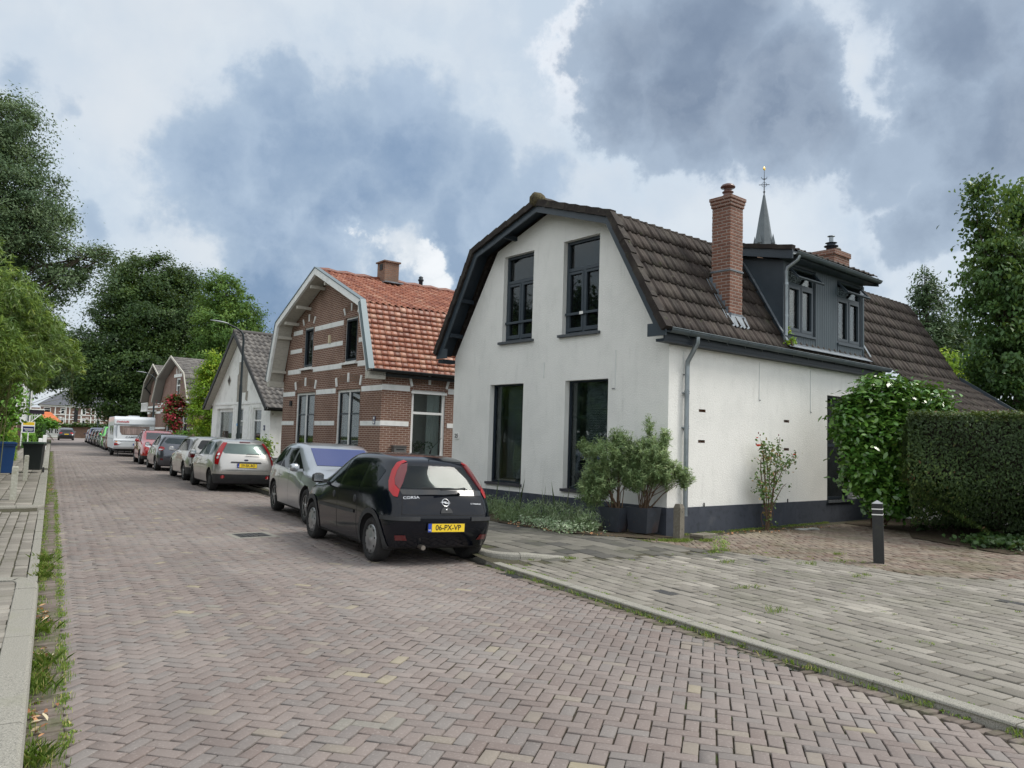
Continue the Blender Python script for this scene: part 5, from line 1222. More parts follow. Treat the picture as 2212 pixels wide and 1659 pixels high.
# ---- 1. black hatchback
S = hatch_spec(L=3.74, W=1.60, H=1.405, R=.292, wb=2.49, belt=.905, hood=.92, cowl=(.94, 1.0), wtop=(.20, 1.355), rtop=(-1.47, 1.305), rglass=(-1.765, .935), ro=.65)
S.update(bp=.02, cp=-.78, plate=(0, -1.935, .50), bar=False, rgm=car_glass, wsm=car_glass, rgw=(.64, .53), br=.055)
blk = paint('black_blue_paint', (.003, .0045, .009), rough=.14, coat=.25)
blk.node_tree.nodes['Principled BSDF'].inputs['Specular IOR Level'].default_value = .32
T1, bv, bd = car('parked_car', 'black five door hatchback parked nearest the camera with plate 06-PX-VP', S, blk, (4.42, 11.06, -.03), rz=radians(1.2), group=street, wheels='hub', roll=radians(1.5), txt='06-PX-VP', glass=car_glass, mirrors=trim_m)
for s_ in (1, -1):
    pts = [(.735, 1.33), (.66, 1.36), (.60, 1.33), (.585, 1.20), (.60, 1.02), (.655, .895), (.735, .90)]
    dv = 'd+r' if s_ > 0 else 'd-r'
    o = proj_panel('tail_light', bv, [(-.745, 1.315), (-.69, 1.335), (-.62, 1.30), (-.59, 1.20), (-.60, 1.06), (-.65, .95), (-.735, .88), (-.79, .87), (-.79, .96), (-.71, 1.02), (-.675, 1.10), (-.67, 1.21), (-.69, 1.285)], dv, red_l, T1, .010, .03)
    proj_panel('lamp_core', bv, [(-.79, .965), (-.712, 1.025), (-.677, 1.10), (-.672, 1.21), (-.69, 1.28), (-.76, 1.30), (-.79, 1.2), (-.80, 1.05)], dv, dred_l, o, .010, .03)
    proj_panel('rear_reflector', bv, [(-.93, .335), (-.80, .335), (-.80, .40), (-.92, .405)], dv, dred_l, T1, .010, .03)
    proj_panel('bumper_strip', bv, [(-1.08, .585), (-.56, .585), (-.56, .635), (-1.08, .635)], dv, trim_m, T1, .014, .03)
    sd_ = 's+' if s_ > 0 else 's-'
    for yy in (S['yf'], S['yr']):
        R0, R1 = S['R']+.045, S['R']+.115; arc_ = [(yy+R1*cos(a), S['R']+R1*sin(a)) for a in np.linspace(-.35, pi+.35, 16)]+[(yy+R0*cos(a), S['R']+R0*sin(a)) for a in np.linspace(pi+.35, -.35, 16)]
        proj_panel('wheel_arch_trim', bv, arc_, sd_, trim_m, T1, .012, .05)
    proj_panel('side_moulding', bv, [(-.70, .575), (.80, .575), (.80, .62), (-.70, .62)], sd_, trim_m, T1, .012, .08)
proj_panel('tailgate_gap', bv, [(-.62, .655), (.62, .655), (.62, .663), (-.62, .663)], 'rear', seam_m, T1, .002, .05)
for s_ in (1, -1): proj_panel('tailgate_gap', bv, [(s_*.615, .66), (s_*.607, .66), (s_*.575, .90), (s_*.583, .90)], 'rear', seam_m, T1, .002, .05)
proj_panel('glass_surround', bv, [(-.575, .905), (.575, .905), (.60, .97), (-.60, .97)], 'rear', mat('gloss_black', (.004, .005, .006), .06, coat=1.), T1, .005, .04)
mb = MB(); mb.beam((-.10, -1.90, .985), (.26, -1.865, 1.005), .03, .018); mb.tube([(.26, -1.87, 1.0), (.28, -1.83, 1.0)], .02, 8); mb.beam((-.36, -1.872, .995), (.08, -1.885, 1.0), .014, .022); mb.build('rear_wiper', black_m, T1)
def on_rear(bv, x, z): h = bv.ray_cast(Vector((x, -6, z)), Vector((0, 1, 0))); return h[0], h[1]
def rear_mat4(bv, x, z, off=.004):
    p, n = on_rear(bv, x, z); n = n if n.y < 0 else -n; X = Vector((1, 0, 0)); X = (X-n*X.dot(n)).normalized(); Y = n.cross(X)
    return Matrix(((X.x, Y.x, n.x, p.x+n.x*off), (X.y, Y.y, n.y, p.y+n.y*off), (X.z, Y.z, n.z, p.z+n.z*off), (0, 0, 0, 1)))
text('CORSA', .052, chrome, T1, rear_mat4(bv, -.47, .87), name='badge_lettering', extrude=.001, sx=1.3)
text('1.2 TWINPORT', .026, chrome, T1, rear_mat4(bv, .46, .80), name='badge_lettering', bold=.0005)
M_ = rear_mat4(bv, .0, .815, .006); mb = MB()
mb.tube([M_@Vector((.05*cos(a), .05*sin(a), 0)) for a in np.linspace(0, 2*pi, 25)], .0055, 6, caps=False)
mb.add([M_@Vector(v) for v in ((-.08, .004, .002), (-.01, .014, .002), (.02, .014, .002), (-.0, .002, .002), (.08, -.004, .002), (.01, -.014, .002), (-.02, -.014, .002), (0, -.002, .002))], [(0, 1, 2, 3, 7), (7, 3, 4, 5, 6)])
mb.build('emblem', chrome, T1)
M_ = rear_mat4(bv, .0, .70, .004); mb = MB(); mb.add([M_@Vector((.085*cos(a), -.02+.085*sin(a), z)) for z in (0, .012) for a in np.linspace(0, pi, 12)], [tuple(range(12, 24)), (0, 11, 23, 12)]+[(i, i+1, i+13, i+12) for i in range(11)]); q = mb.build('boot_handle', trim_m, T1)
mb = MB(); mb.lathe([(.013, 0), (.013, .006), (0, .007)], 12, M_@Matrix.Translation((0, .025, .012))); mb.build('lock', chrome, q)
mb = MB(); mb.tube([(-.30, -1.70, .255), (-.30, -1.90, .245)], [.028, .03], 14); mb.build('exhaust_pipe', mat('exhaust_steel', (.3, .27, .24), .4, metal=.8), T1)
mb = MB(); mb.tube([(0, -1.30, 1.44), (0, -1.33, 1.50)], [.014, .006], 8); mb.tube([(0, -1.33, 1.50), (0, -1.62, 1.66)], .0025, 5); mb.build('roof_aerial', black_m, T1)
# seats and wheel visible through the glass
def interior(T, S):
    mb = MB()
    for x in (-.36, .36):
        for y in (.02, ): 
            mb.box(x-.22, x+.22, y-.30, y+.2, .45, .62); mb.box(x-.21, x+.21, y-.42, y-.28, .6, 1.06); mb.box(x-.12, x+.12, y-.42, y-.33, 1.08, 1.24)
        mb.box(x-.12, x+.12, -.98, -.90, 1.0, 1.16)
    mb.box(-.58, .58, -1.02, -.86, .6, 1.0); mb.box(-.60, .60, -1.6, .75, .40, .46); mb.box(-.6, .6, .62, .85, .7, .93)
    mb.tube([(-.36+.18*cos(a), .42-.04*sin(a), .93+.16*sin(a)) for a in np.linspace(0, 2*pi, 21)], .014, 6, caps=False)
    mb.build('seats', seat_m, T)
# ---- 2. silver hatchback facing the camera
silver = paint('silver_paint', (.44, .47, .50), metal=.75, rough=.30)
S = hatch_spec(L=4.25, W=1.79, H=1.46, R=.318, wb=2.63, belt=.93, hood=.94, cowl=(1.02, 1.01), wtop=(.15, 1.40), rtop=(-1.62, 1.34), rglass=(-1.98, 1.02), ro=.84)
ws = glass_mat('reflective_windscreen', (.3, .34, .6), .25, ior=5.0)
ws.node_tree.nodes['Glossy BSDF'].inputs[0].default_value = (.50, .55, 1, 1)  # blue of the reflected sky is put into the gloss colour
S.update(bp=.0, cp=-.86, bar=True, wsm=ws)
T2, bv2, _ = car('parked_car', 'silver five door hatchback facing the camera, blue reflection filling its windscreen', S, silver, (4.98, 15.55, -.03), rz=pi-radians(1.5), group=street, wheels='alloy', roll=-radians(1.2), detail=2, mirrors=None)
for s_ in (1, -1):
    proj_panel('headlight', bv2, [(-1.10, .62), (-.80, .66), (-.78, .76), (-1.08, .72)], 'd+f' if s_ > 0 else 'd-f', head_l, T2, .01, .04)
mb = MB(); mb.beam((-.55, .96, 1.06), (.1, 1.04, 1.045), .02, .015); mb.beam((0.0, 1.04, 1.045), (.6, .98, 1.055), .02, .015); mb.build('wiper', black_m, T2)
proj_panel('grille', bv2, [(-.48, .56), (.48, .56), (.5, .64), (-.5, .64)], 'front', black_m, T2, .008, .05)
# ---- 3. silver three door hatchback, rear
S = hatch_spec(L=3.92, W=1.685, H=1.45, R=.30, wb=2.49, belt=.94, hood=.93, cowl=(.92, 1.02), wtop=(.15, 1.39), rtop=(-1.58, 1.36), rglass=(-1.86, 1.0), ro=.78)
S.update(bp=-.15, cp=-1.0, plate=(.02, -1.975, .735), ptilt=-.10, trimz=.50, rgw=(.62, .56), rgm=car_glass, bar=True)
silver2 = paint('silver_grey_paint', (.47, .46, .44), metal=.7, rough=.32)
T3, bv3, _ = car('parked_car', 'silver three door hatchback with tall red tail lamps and plate 59-SK-BD', S, silver2, (4.60, 24.25, -.03), rz=radians(1.8), group=street, wheels='steel', roll=radians(1.3), txt='59-SK-BD', glass=car_glass)
for s_ in (1, -1):
    dv = 'd+r' if s_ > 0 else 'd-r'
    o = proj_panel('tail_light', bv3, [(-.80, 1.345), (-.68, 1.35), (-.64, 1.2), (-.64, .95), (-.68, .76), (-.82, .74), (-.82, .95)], dv, red_l, T3, .010, .04)
    for z in (1.02, .93): proj_panel('lamp_bulb', bv3, [(-.745+.035*cos(a), z+.035*sin(a)) for a in np.linspace(0, 2*pi, 9)[:-1]], dv, clr_l, o, .015, .05)
    proj_panel('rear_reflector', bv3, [(s_*(.60+.055*cos(a)), .42+.045*sin(a)) for a in np.linspace(0, 2*pi, 9)[:-1]], 'rear', red_l, T3, .012, .05)
proj_panel('brake_light', bv3, [(-.15, 1.355), (.15, 1.355), (.14, 1.38), (-.14, 1.38)], 'rear', dred_l, T3, .014, .05)
proj_panel('tailgate_trim', bv3, [(-.42, .80), (.42, .80), (.40, .835), (-.40, .835)], 'rear', trim_m, T3, .016, .05)
proj_panel('tailgate_gap', bv3, [(-.62, .60), (.62, .60), (.62, .608), (-.62, .608)], 'rear', seam_m, T3, .002, .05)
M_ = rear_mat4(bv3, 0, .885, .006); mb = MB(); mb.lathe([(.06, 0), (.058, .006), (0, .007)], 24, M_@Matrix.Diagonal((1, .42, 1, 1))); mb.build('emblem', mat('dark_oval', (.03, .04, .08), .2), T3)
mb = MB(); mb.beam((.0, -1.93, 1.05), (.40, -1.91, 1.045), .02, .018); mb.build('rear_wiper', black_m, T3)
S1i = hatch_spec(); interior(T1, S1i); interior(T3, S1i)
# ---- 4. older silver estate
S = hatch_spec(L=4.35, W=1.73, H=1.46, R=.31, wb=2.52, belt=.93, cowl=(1.05, 1.0), wtop=(.38, 1.39), rtop=(-1.95, 1.38), rglass=(-2.10, 1.0), ro=.85, lvl=2)
S.update(bp=.1, cp=-.75, plate=(0, -2.19, .80), trimz=.48, bar=True, rgm=car_glass_d)
T4, bv4, _ = car('parked_car', 'older silver estate car with dark red tail lamps, just beyond the silver three door', S, silver2, (4.62, 29.0, -.03), rz=radians(1.5), group=street, wheels='alloy', roll=radians(1.2), detail=2)
for s_ in (1, -1): proj_panel('tail_light', bv4, [(-1.02, .96), (-.72, .955), (-.72, .78), (-1.02, .78)], 'd+r' if s_ > 0 else 'd-r', dred_l, T4, .01, .05)
proj_panel('bumper_strip', bv4, [(-.80, .50), (.80, .50), (.80, .58), (-.80, .58)], 'rear', trim_m, T4, .012, .05)
# ---- 5. dark grey hatchback
S = hatch_spec(L=3.67, W=1.66, H=1.47, R=.30, wb=2.385, belt=.97, cowl=(.9, 1.04), wtop=(.15, 1.40), rtop=(-1.50, 1.36), rglass=(-1.74, 1.06), lvl=2)
S.update(bp=.02, cp=-.75, plate=(0, -1.87, .50), bar=True, rgm=car_glass)
dgrey = paint('dark_grey_paint', (.085, .095, .115), metal=.6, rough=.28)
T5, bv5, _ = car('parked_car', 'dark grey small hatchback with oval red and white tail lamps before the red car', S, dgrey, (4.42, 35.6, -.03), rz=radians(1.2), group=street, wheels='alloy', roll=radians(1.2), txt='', glass=car_glass_d, mirrors=trim_m)
for s_ in (1, -1):
    dv = 'd+r' if s_ > 0 else 'd-r'
    o = proj_panel('tail_light', bv5, [(-.72+.14*cos(a), .90+.085*sin(a)) for a in np.linspace(0, 2*pi, 13)[:-1]], dv, red_l, T5, .01, .05)
    proj_panel('lamp_lower', bv5, [(-.83, .885), (-.64, .885), (-.66, .845), (-.76, .83)], dv, clr_l, o, .015, .05)
    proj_panel('rear_reflector', bv5, [(-.86, .44), (-.76, .44), (-.76, .52), (-.86, .52)], dv, dred_l, T5, .01, .05)
# ---- 6. red crossover facing camera
S = hatch_spec(L=4.3, W=1.80, H=1.60, R=.335, wb=2.6, belt=1.05, sill=.24, hood=1.04, hoodf=.88, cowl=(1.0, 1.13), wtop=(.20, 1.53), rtop=(-1.65, 1.46), rglass=(-2.0, 1.12), lvl=2)
S.update(bar=True, wsm=glass_mat('pale_windscreen', (.5, .55, .6), .4, ior=2.2), trimz=.42)
redp = paint('red_paint', (.38, .018, .022), rough=.22)
T6, bv6, _ = car('parked_car', 'red crossover with silver roof rails facing the camera in front of the caravan', S, redp, (4.45, 41.6, -.03), rz=pi, group=street, wheels='alloy', roll=-radians(1.2), mirrors=redp)
for s_ in (1, -1):
    proj_panel('headlight', bv6, [(-1.10, .80), (-.84, .86), (-.72, .95), (-1.05, .88)], 'd+f' if s_ > 0 else 'd-f', clr_l, T6, .01, .05)
    mb = MB(); mb.tube([(s_*.60, .15, 1.56), (s_*.60, .0, 1.64), (s_*.60, -1.2, 1.645), (s_*.60, -1.4, 1.56)], .02, 8); mb.build('roof_rail', alloy, T6)
proj_panel('grille', bv6, [(-.5, .58), (.5, .58), (.55, .75), (-.55, .75)], 'front', black_m, T6, .008, .06)
# ---- more distant cars
def far_car(label, c, y, x=4.35, away=False, spec=None, roofc=None, **kw):
    sp = dict(L=4.1, W=1.74, H=1.48, R=.31, wb=2.55, lvl=1); sp.update(spec or {}); S = hatch_spec(**sp); S['lvl'] = 2; S['bar'] = True; S.update(kw)
    pm_ = paint('paint_%d' % int(y), c, metal=.3, rough=.3)
    T, b_, _ = car('parked_car', label, S, pm_, (x, y, -.03), rz=0 if away else pi, group=street, wheels='alloy', detail=1, glass=car_glass_d)
    H_ = S['belt']
    for s_ in (1, -1):
        if away: proj_panel('tail_light', b_, [(-1.0, H_), (-.75, H_), (-.75, H_-.16), (-1.0, H_-.16)], 'd+r' if s_ > 0 else 'd-r', red_l, T, .01, .08)
        else: proj_panel('headlight', b_, [(-1.06, .66), (-.80, .70), (-.74, .80), (-1.02, .76)], 'd+f' if s_ > 0 else 'd-f', clr_l, T, .01, .08)
    return T, b_
far_car('dark grey car standing just beyond the caravan', (.045, .048, .055), 61.0, x=4.35)
far_car('brown car with white headlamps behind the dark grey one beyond the caravan', (.17, .075, .045), 66.0, x=4.25)
far_car('bright lime green van in the line of parked cars', (.16, .62, .14), 71.2, x=4.3, spec=dict(L=4.4, W=1.80, H=1.82, belt=1.12, cowl=(1.3, 1.15), wtop=(.75, 1.70), rtop=(-2.0, 1.78), rglass=(-2.12, 1.15), hood=1.05, hoodf=.90), wsm=S['wsm'])
far_car('dark silver green car tucked behind the green van', (.10, .12, .11), 76.5, x=4.2)
far_car('black car with brown tint, second beyond the green van', (.05, .035, .03), 81.5, x=4.15)
far_car('black saloon third beyond the green van, in front of the white roofed car', (.015, .018, .022), 86.5, x=4.1)
far_car('dark blue car with a white roof far down the parked row', (.03, .045, .16), 92.0, x=4.1, spec=dict(H=1.66, belt=1.05, W=1.8, wtop=(.25, 1.57), rtop=(-1.5, 1.55), rglass=(-1.9, 1.15), cowl=(1.0, 1.12), hood=1.02))
far_car('dark navy car at the far end of the parked row', (.02, .025, .05), 98.5, x=4.05)
T, b_ = far_car('black hatchback driving away in the road beyond the parked row', (.006, .007, .010), 113.0, x=1.50, away=True, spec=dict(W=1.80, H=1.55, belt=1.0))
T.name = 'moving_car'; T['group'] = ''; del T['group']
plate(T, None, '', (0, -2.14, .78), bvh=b_)
# ---- caravan
CV = thing('caravan', 'white touring caravan with brown tinted rear window parked in the row', 'caravan', (4.18, 50.8, 0), rz=0)
CV.scale = (1, 1, .90)
cvw = mat('caravan_white', (.66, .70, .74), .35, layers=[(2, (.58, .62, .66), .4, .7, .4)], coat=.3); cvg = mat('caravan_grey', (.30, .34, .38), .5)
prof = [(0, .50), (-.10, .62), (-.12, 1.0), (-.04, 1.15), (.10, 2.05), (.04, 2.12), (.10, 2.45), (.28, 2.62), (5.2, 2.62), (5.6, 2.3), (5.7, 1.0), (5.4, .5)]
mb = MB(); mb.prism(prof, -1.10, 1.10); b = mb.build('body', cvw, CV)
m = b.modifiers.new('bv', 'BEVEL'); m.width = .05; m.segments = 3; m.limit_method = 'ANGLE'
me = evaluated(b); b.modifiers.clear(); b.data = me
def cpan(name, pts, mt, par, d=.012):
    """panel on the sloping rear wall; pts (x,z)"""
    def yy(z): return np.interp(z, [.5, .62, 1.0, 1.15, 2.05, 2.12, 2.45, 2.62], [0, -.10, -.12, -.04, .10, .04, .10, .28])
    bm = bmesh.new(); n = len(pts); A = [bm.verts.new((x, yy(z)-d, z)) for x, z in pts]; B_ = [bm.verts.new((x, yy(z)+.02, z)) for x, z in pts]
    bm.faces.new(A); [bm.faces.new((A[i], A[(i+1) % n], B_[(i+1) % n], B_[i])) for i in range(n)]; bmesh.ops.recalc_face_normals(bm, faces=bm.faces)
    me = bpy.data.meshes.new(name); bm.to_mesh(me); bm.free(); me.materials.append(mt); o = bpy.data.objects.new(name, me); COL.objects.link(o); o.parent = par; return o
brown_w = mat('brown_acrylic', (.10, .055, .038), .12, coat=.6, layers=[(3, (.22, .16, .13), .45, .65, .6, (3, 1, .2))])
wn = cpan('rear_window', [(-.80, 2.0), (.80, 2.0), (.76, 1.6), (.66, 1.42), (-.66, 1.42), (-.76, 1.6)], brown_w, CV)
cpan('curtain', [(-.55, 1.86), (.55, 1.86), (.5, 1.48), (-.5, 1.48)], mat('caravan_curtain', (.33, .25, .23), .6, layers=[(9, (.16, .12, .11), .4, .6, .8, (2, 1, .05))]), wn, .016)
text('Dethleffs', .16, mat('logo_red', (.5, .02, .03), .4), CV, Matrix(((1, 0, 0, -.66), (0, 0, -1, .045), (0, 1, 0, 2.27), (0, 0, 0, 1))), bold=.004, shear=.25, sx=1.15)
text('CAMPER', .15, mat('logo_grey', (.12, .15, .19), .4), CV, Matrix(((1, 0, 0, -.1), (0, 0, -1, -.035), (0, 1, 0, 1.27), (0, 0, 0, 1))), bold=.002, shear=.2, sx=1.35)
mb = MB(); mb.box(-1.05, 1.05, -.13, -.10, 1.02, 1.05); mb.box(-.25, .25, .02, .05, 2.08, 2.12); mb.box(-1.102, -1.10, .6, 5.3, 1.12, 1.16); mb.box(-.95, -.92, -.03, .12, 1.1, 2.05); mb.build('trim_strip', cvg, CV)
for s_ in (1, -1):
    o = cpan('tail_light_cluster', [(s_*1.06, 1.10), (s_*.90, 1.06), (s_*.66, .88), (s_*.72, .84), (s_*1.06, .70)], clr_l, CV, .02)
    cpan('tail_light', [(s_*1.05, .88), (s_*.92, .88), (s_*.78, .78), (s_*1.05, .72)], red_l, o, .028)
    cpan('indicator', [(s_*.98, 1.02), (s_*.90, 1.0), (s_*.88, .94), (s_*.98, .94)], amber, o, .028)
    wheel(CV, s_*1.06, 2.7, .32, s_, 'steel', hub_m)
mb = MB(); mb.box(-1.0, 1.0, .1, 5.5, .36, .5); mb.build('chassis', under_m, CV)
for x in (-.8, .8): mb = MB(); mb.beam((x, .4, .45), (x, .25, .02), .05, .05); mb.build('corner_steady', trim_m, CV)
mb = MB(); mb.box(-1.103, -1.10, .55, 1.6, 1.4, 2.0); mb.box(-1.103, -1.10, 2.2, 3.4, 1.4, 2.0); mb.build('side_window', brown_w, CV)
mb = MB(); mb.box(-.3, .3, 1.0, 1.6, 2.62, 2.70); mb.box(-.25, .25, 3.0, 3.5, 2.62, 2.69); mb.build('roof_vent', cvw, CV)
q = plate(CV, None, '', (.22, -.145, .80)); mb = MB(); mb.box(-.06, .06, 5.7, 6.9, .40, .48); mb.tube([(0, 6.6, 0.04), (0, 6.6, .5)], .03, 8); mb.build('drawbar', trim_m, CV)
# ------------------------------------------------------------------ vegetation
def leafmat(name, ramp, rough=.5, tr=.25, spec=.4):
    if 'cypress' not in name and 'ground_ivy' not in name: k_ = 1.3 if 'dark' in name else 1.75; ramp = [(p, tuple(min(.6, x*k_) for x in c)) for p, c in ramp]
    return mat(name, ramp[0][1], rough, attr=('LINEAR', ramp), trans=tr, spec=spec)
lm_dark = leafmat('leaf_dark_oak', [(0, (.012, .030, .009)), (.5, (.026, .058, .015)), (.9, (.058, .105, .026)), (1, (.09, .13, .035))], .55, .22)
lm_mid = leafmat('leaf_mid_oak', [(0, (.03, .07, .018)), (.5, (.055, .11, .022)), (1, (.12, .19, .045))], .55, .3)
lm_grey = leafmat('leaf_grey_green', [(0, (.030, .058, .028)), (.5, (.052, .085, .040)), (1, (.10, .14, .07))], .55, .2)
lm_bam = leafmat('leaf_bamboo', [(0, (.025, .055, .010)), (.5, (.06, .105, .017)), (.85, (.13, .185, .03)), (.97, (.24, .27, .06)), (1, (.42, .33, .09))], .4, .25)
lm_ivy = leafmat('leaf_ivy', [(0, (.03, .09, .012)), (.5, (.07, .17, .02)), (1, (.14, .28, .04))], .4, .3)
lm_yel = leafmat('leaf_yellow_green', [(0, (.06, .13, .012)), (.6, (.15, .25, .02)), (1, (.38, .40, .03))], .5, .35)
lm_laurel = leafmat('leaf_laurel', [(0, (.022, .065, .012)), (.5, (.048, .115, .020)), (.93, (.095, .18, .03)), (.985, (.12, .20, .04)), (1, (.50, .33, .04))], .20, .12, .75)
lm_cyp = leafmat('leaf_cypress', [(0, (.018, .038, .010)), (.55, (.042, .080, .020)), (.82, (.10, .155, .034)), (.92, (.12, .17, .04)), (1, (.12, .065, .03))], .6, .15)
lm_olive = leafmat('leaf_willow', [(0, (.055, .10, .04)), (.5, (.125, .18, .08)), (1, (.24, .30, .14))], .5, .25)
lm_rt = leafmat('leaf_right_tree', [(0, (.020, .045, .016)), (.5, (.040, .085, .026)), (1, (.085, .14, .04))], .4, .25)
lm_con = leafmat('leaf_conifer', [(0, (.018, .035, .016)), (1, (.05, .085, .035))], .6, .1)
lm_red = leafmat('leaf_red', [(0, (.02, .05, .012)), (.44, (.05, .10, .02)), (.52, (.22, .012, .03)), (.8, (.36, .03, .06)), (1, (.45, .08, .10))], .5, .25)
lm_grass = leafmat('grass_blade', [(0, (.06, .12, .02)), (.7, (.14, .22, .04)), (1, (.34, .30, .13))], .6, .35)
lm_lav = leafmat('lavender_leaf', [(0, (.06, .10, .045)), (.6, (.12, .17, .085)), (1, (.26, .29, .21))], .7, .3)
lm_ivyd = leafmat('leaf_ground_ivy', [(0, (.018, .045, .014)), (1, (.05, .10, .028))], .4, .15)
bark = mat('bark', (.075, .058, .042), .95, layers=[(6, (.13, .11, .085), .4, .7, .6, (1, 1, .2))], bump=(9, 1, .03))
bark_d = mat('bark_dark', (.04, .032, .025), .95, bump=(9, 1, .03))
twig = mat('twig', (.10, .065, .04), .9)
def rot_basis(n, r):
    """random tangent pair for each normal"""
    a = r.normal(size=n.shape); a -= n*(a*n).sum(1, keepdims=True); a /= np.linalg.norm(a, axis=1, keepdims=True)+1e-9
    return a, np.cross(n, a)
def leaves(name, P, Nn, size, aspect, mt, parent=None, r=None, dirs=None, attr=None, fold=.15, curve=0., six=False):
    """one quad or hexagon per leaf; P positions, Nn facing normals"""
    r = r or rng; n = len(P); t, b = rot_basis(Nn, r)
    if dirs is not None:
        t = dirs-Nn*(dirs*Nn).sum(1, keepdims=True); t /= np.linalg.norm(t, axis=1, keepdims=True)+1e-9; b = np.cross(Nn, t)
    s = size*(.6+.8*r.random((n, 1))); w_ = s*aspect
    if six:
        q = [P-t*s*.5, P-t*s*.18+b*w_*.5, P+t*s*.22+b*w_*.42, P+t*s*.55-Nn*s*fold, P+t*s*.22-b*w_*.42, P-t*s*.18-b*w_*.5]
        V = np.stack(q, 1).reshape(-1, 3); F = np.arange(n*6).reshape(n, 6)
    else:
        q = [P-t*s*.5, P+b*w_*.5-Nn*s*fold*.5, P+t*s*.5-Nn*s*curve, P-b*w_*.5-Nn*s*fold*.5]
        V = np.stack(q, 1).reshape(-1, 3); F = np.arange(n*4).reshape(n, 4)
    return arr_mesh(name, V, F, mt, parent, r.random(n) if attr is None else attr)
def crown_points(blobs, nclump, per, spread, seed, shell=.55, gaps=.0):
    """leaf clumps through the crown volume: denser near the outside, uneven outline"""
    r = np.random.default_rng(seed); B = np.array(blobs, float); vol = B[:, 3]*B[:, 4]*B[:, 5]; pr = vol**.7; pr /= pr.sum()
    k = r.choice(len(B), nclump, p=pr); d = r.normal(size=(nclump, 3)); d /= np.linalg.norm(d, axis=1, keepdims=True)
    rad = shell+(1-shell)*r.random(nclump)**.6; rad *= (.86+.26*r.random(nclump))
    C = B[k, :3]+d*rad[:, None]*B[k, 3:6]; tone = r.random(nclump)
    cs = spread*(.55+.9*r.random(nclump)); m = per
    P = np.repeat(C, m, 0)+r.normal(size=(nclump*m, 3))*np.repeat(cs, m)[:, None]*np.array([1, 1, .62])
    Nn = np.repeat(d, m, 0)*.7+r.normal(size=(nclump*m, 3))*.55+np.array([0, 0, .55]); Nn /= np.linalg.norm(Nn, axis=1, keepdims=True)
    A = np.clip(np.repeat(tone, m)*.72+r.random(nclump*m)*.28, 0, 1)
    return P, Nn, A, C, r
def limbs(mb, base, blobs, r, n=3, r0_=.25, top=None):
    B = sorted(blobs, key=lambda b: -b[3]*b[4]*b[5])
    base = Vector(base); tp = Vector(top) if top else Vector((sum(b[0] for b in B[:3])/min(3, len(B)), sum(b[1] for b in B[:3])/min(3, len(B)), max(b[2] for b in B)))
    pts = [base+(tp-base)*t+Vector((random.gauss(0, .25), random.gauss(0, .25), 0))*(t > 0)*(tp-base).length*.04 for t in (0, .15, .35, .55, .75, 1)]
    mb.tube(pts, [r0_*1.25, r0_, r0_*.85, r0_*.6, r0_*.38, r0_*.1], 12)
    for b in blobs:
        for _ in range(n):
            t = random.uniform(.25, .85); i = min(4, int(t*5)); st = pts[i].lerp(pts[i+1], t*5-i)
            e = Vector((b[0]+random.uniform(-.7, .7)*b[3], b[1]+random.uniform(-.7, .7)*b[4], b[2]+random.uniform(-.5, .8)*b[5]))
            m1 = st.lerp(e, .4)+Vector((0, 0, -.06*(e-st).length)); m2 = st.lerp(e, .75)+Vector((random.gauss(0, .1), 0, .04*(e-st).length))
            q = r0_*.38*(1-t*.5); mb.tube([st, m1, m2, e], [q, q*.65, q*.4, q*.12], 6, caps=False)
def tree(name, label, cat, base, blobs, nclump, per, spread, size, lm, aspect=.55, seed=1, r0_=.25, group=None, shell=.55, bk=None, fold=.2, six=False, nl=3, top=None, droop=None):
    t = thing(name, label, cat, base, group=group)
    bl = [(b[0]-base[0], b[1]-base[1], b[2]-base[2], *b[3:]) for b in blobs]
    P, Nn, A, C, r = crown_points(bl, nclump, per, spread, seed, shell)
    dirs = None
    if droop is not None: dirs = r.normal(size=P.shape)*.5+np.array([0, 0, -droop])
    leaves('crown', P, Nn, size, aspect, lm, t, r, dirs=dirs, attr=A, fold=fold, six=six)
    mb = MB(); random.seed(seed); limbs(mb, (0, 0, 0), bl, r, nl, r0_, top=(Vector(top)-Vector(base)) if top else None); mb.build('trunk', bk or bark, t, fix=False)
    return t
# tall grey-green tree filling the top left
tree('tall_tree', 'tall dark grey-green tree rising at the far left above the bamboo', 'tree', (-4.2, 39, 0),
     [(-4.2, 39, 13.2, 2.6, 2.6, 3.0), (-2.6, 39, 14.0, 1.7, 1.8, 2.0), (-3.0, 39, 11.5, 2.9, 2.6, 2.4), (-1.6, 39, 10.6, 2.0, 2.0, 2.0), (-1.4, 39, 9.2, 2.2, 2.1, 1.3), (-4.6, 39, 8.5, 3, 2.5, 2.6), (-2.6, 39.5, 7.6, 1.9, 2.1, 1.3), (.9, 39.0, 8.7, 1.15, 1.2, .95), (1.7, 39, 9.3, .55, .7, .65), (-.2, 39, 7.7, 1.0, 1.2, .9), (-1.6, 40, 6.0, 1.5, 1.5, 1.3), (-5.5, 38, 6.2, 2.5, 2, 2.5), (-.6, 39.5, 5.5, .8, 1, 1.0)],
     760, 190, .30, .135, lm_grey, aspect=.42, seed=2, r0_=.34, nl=5, top=(-3.4, 39, 14.5), shell=.45)
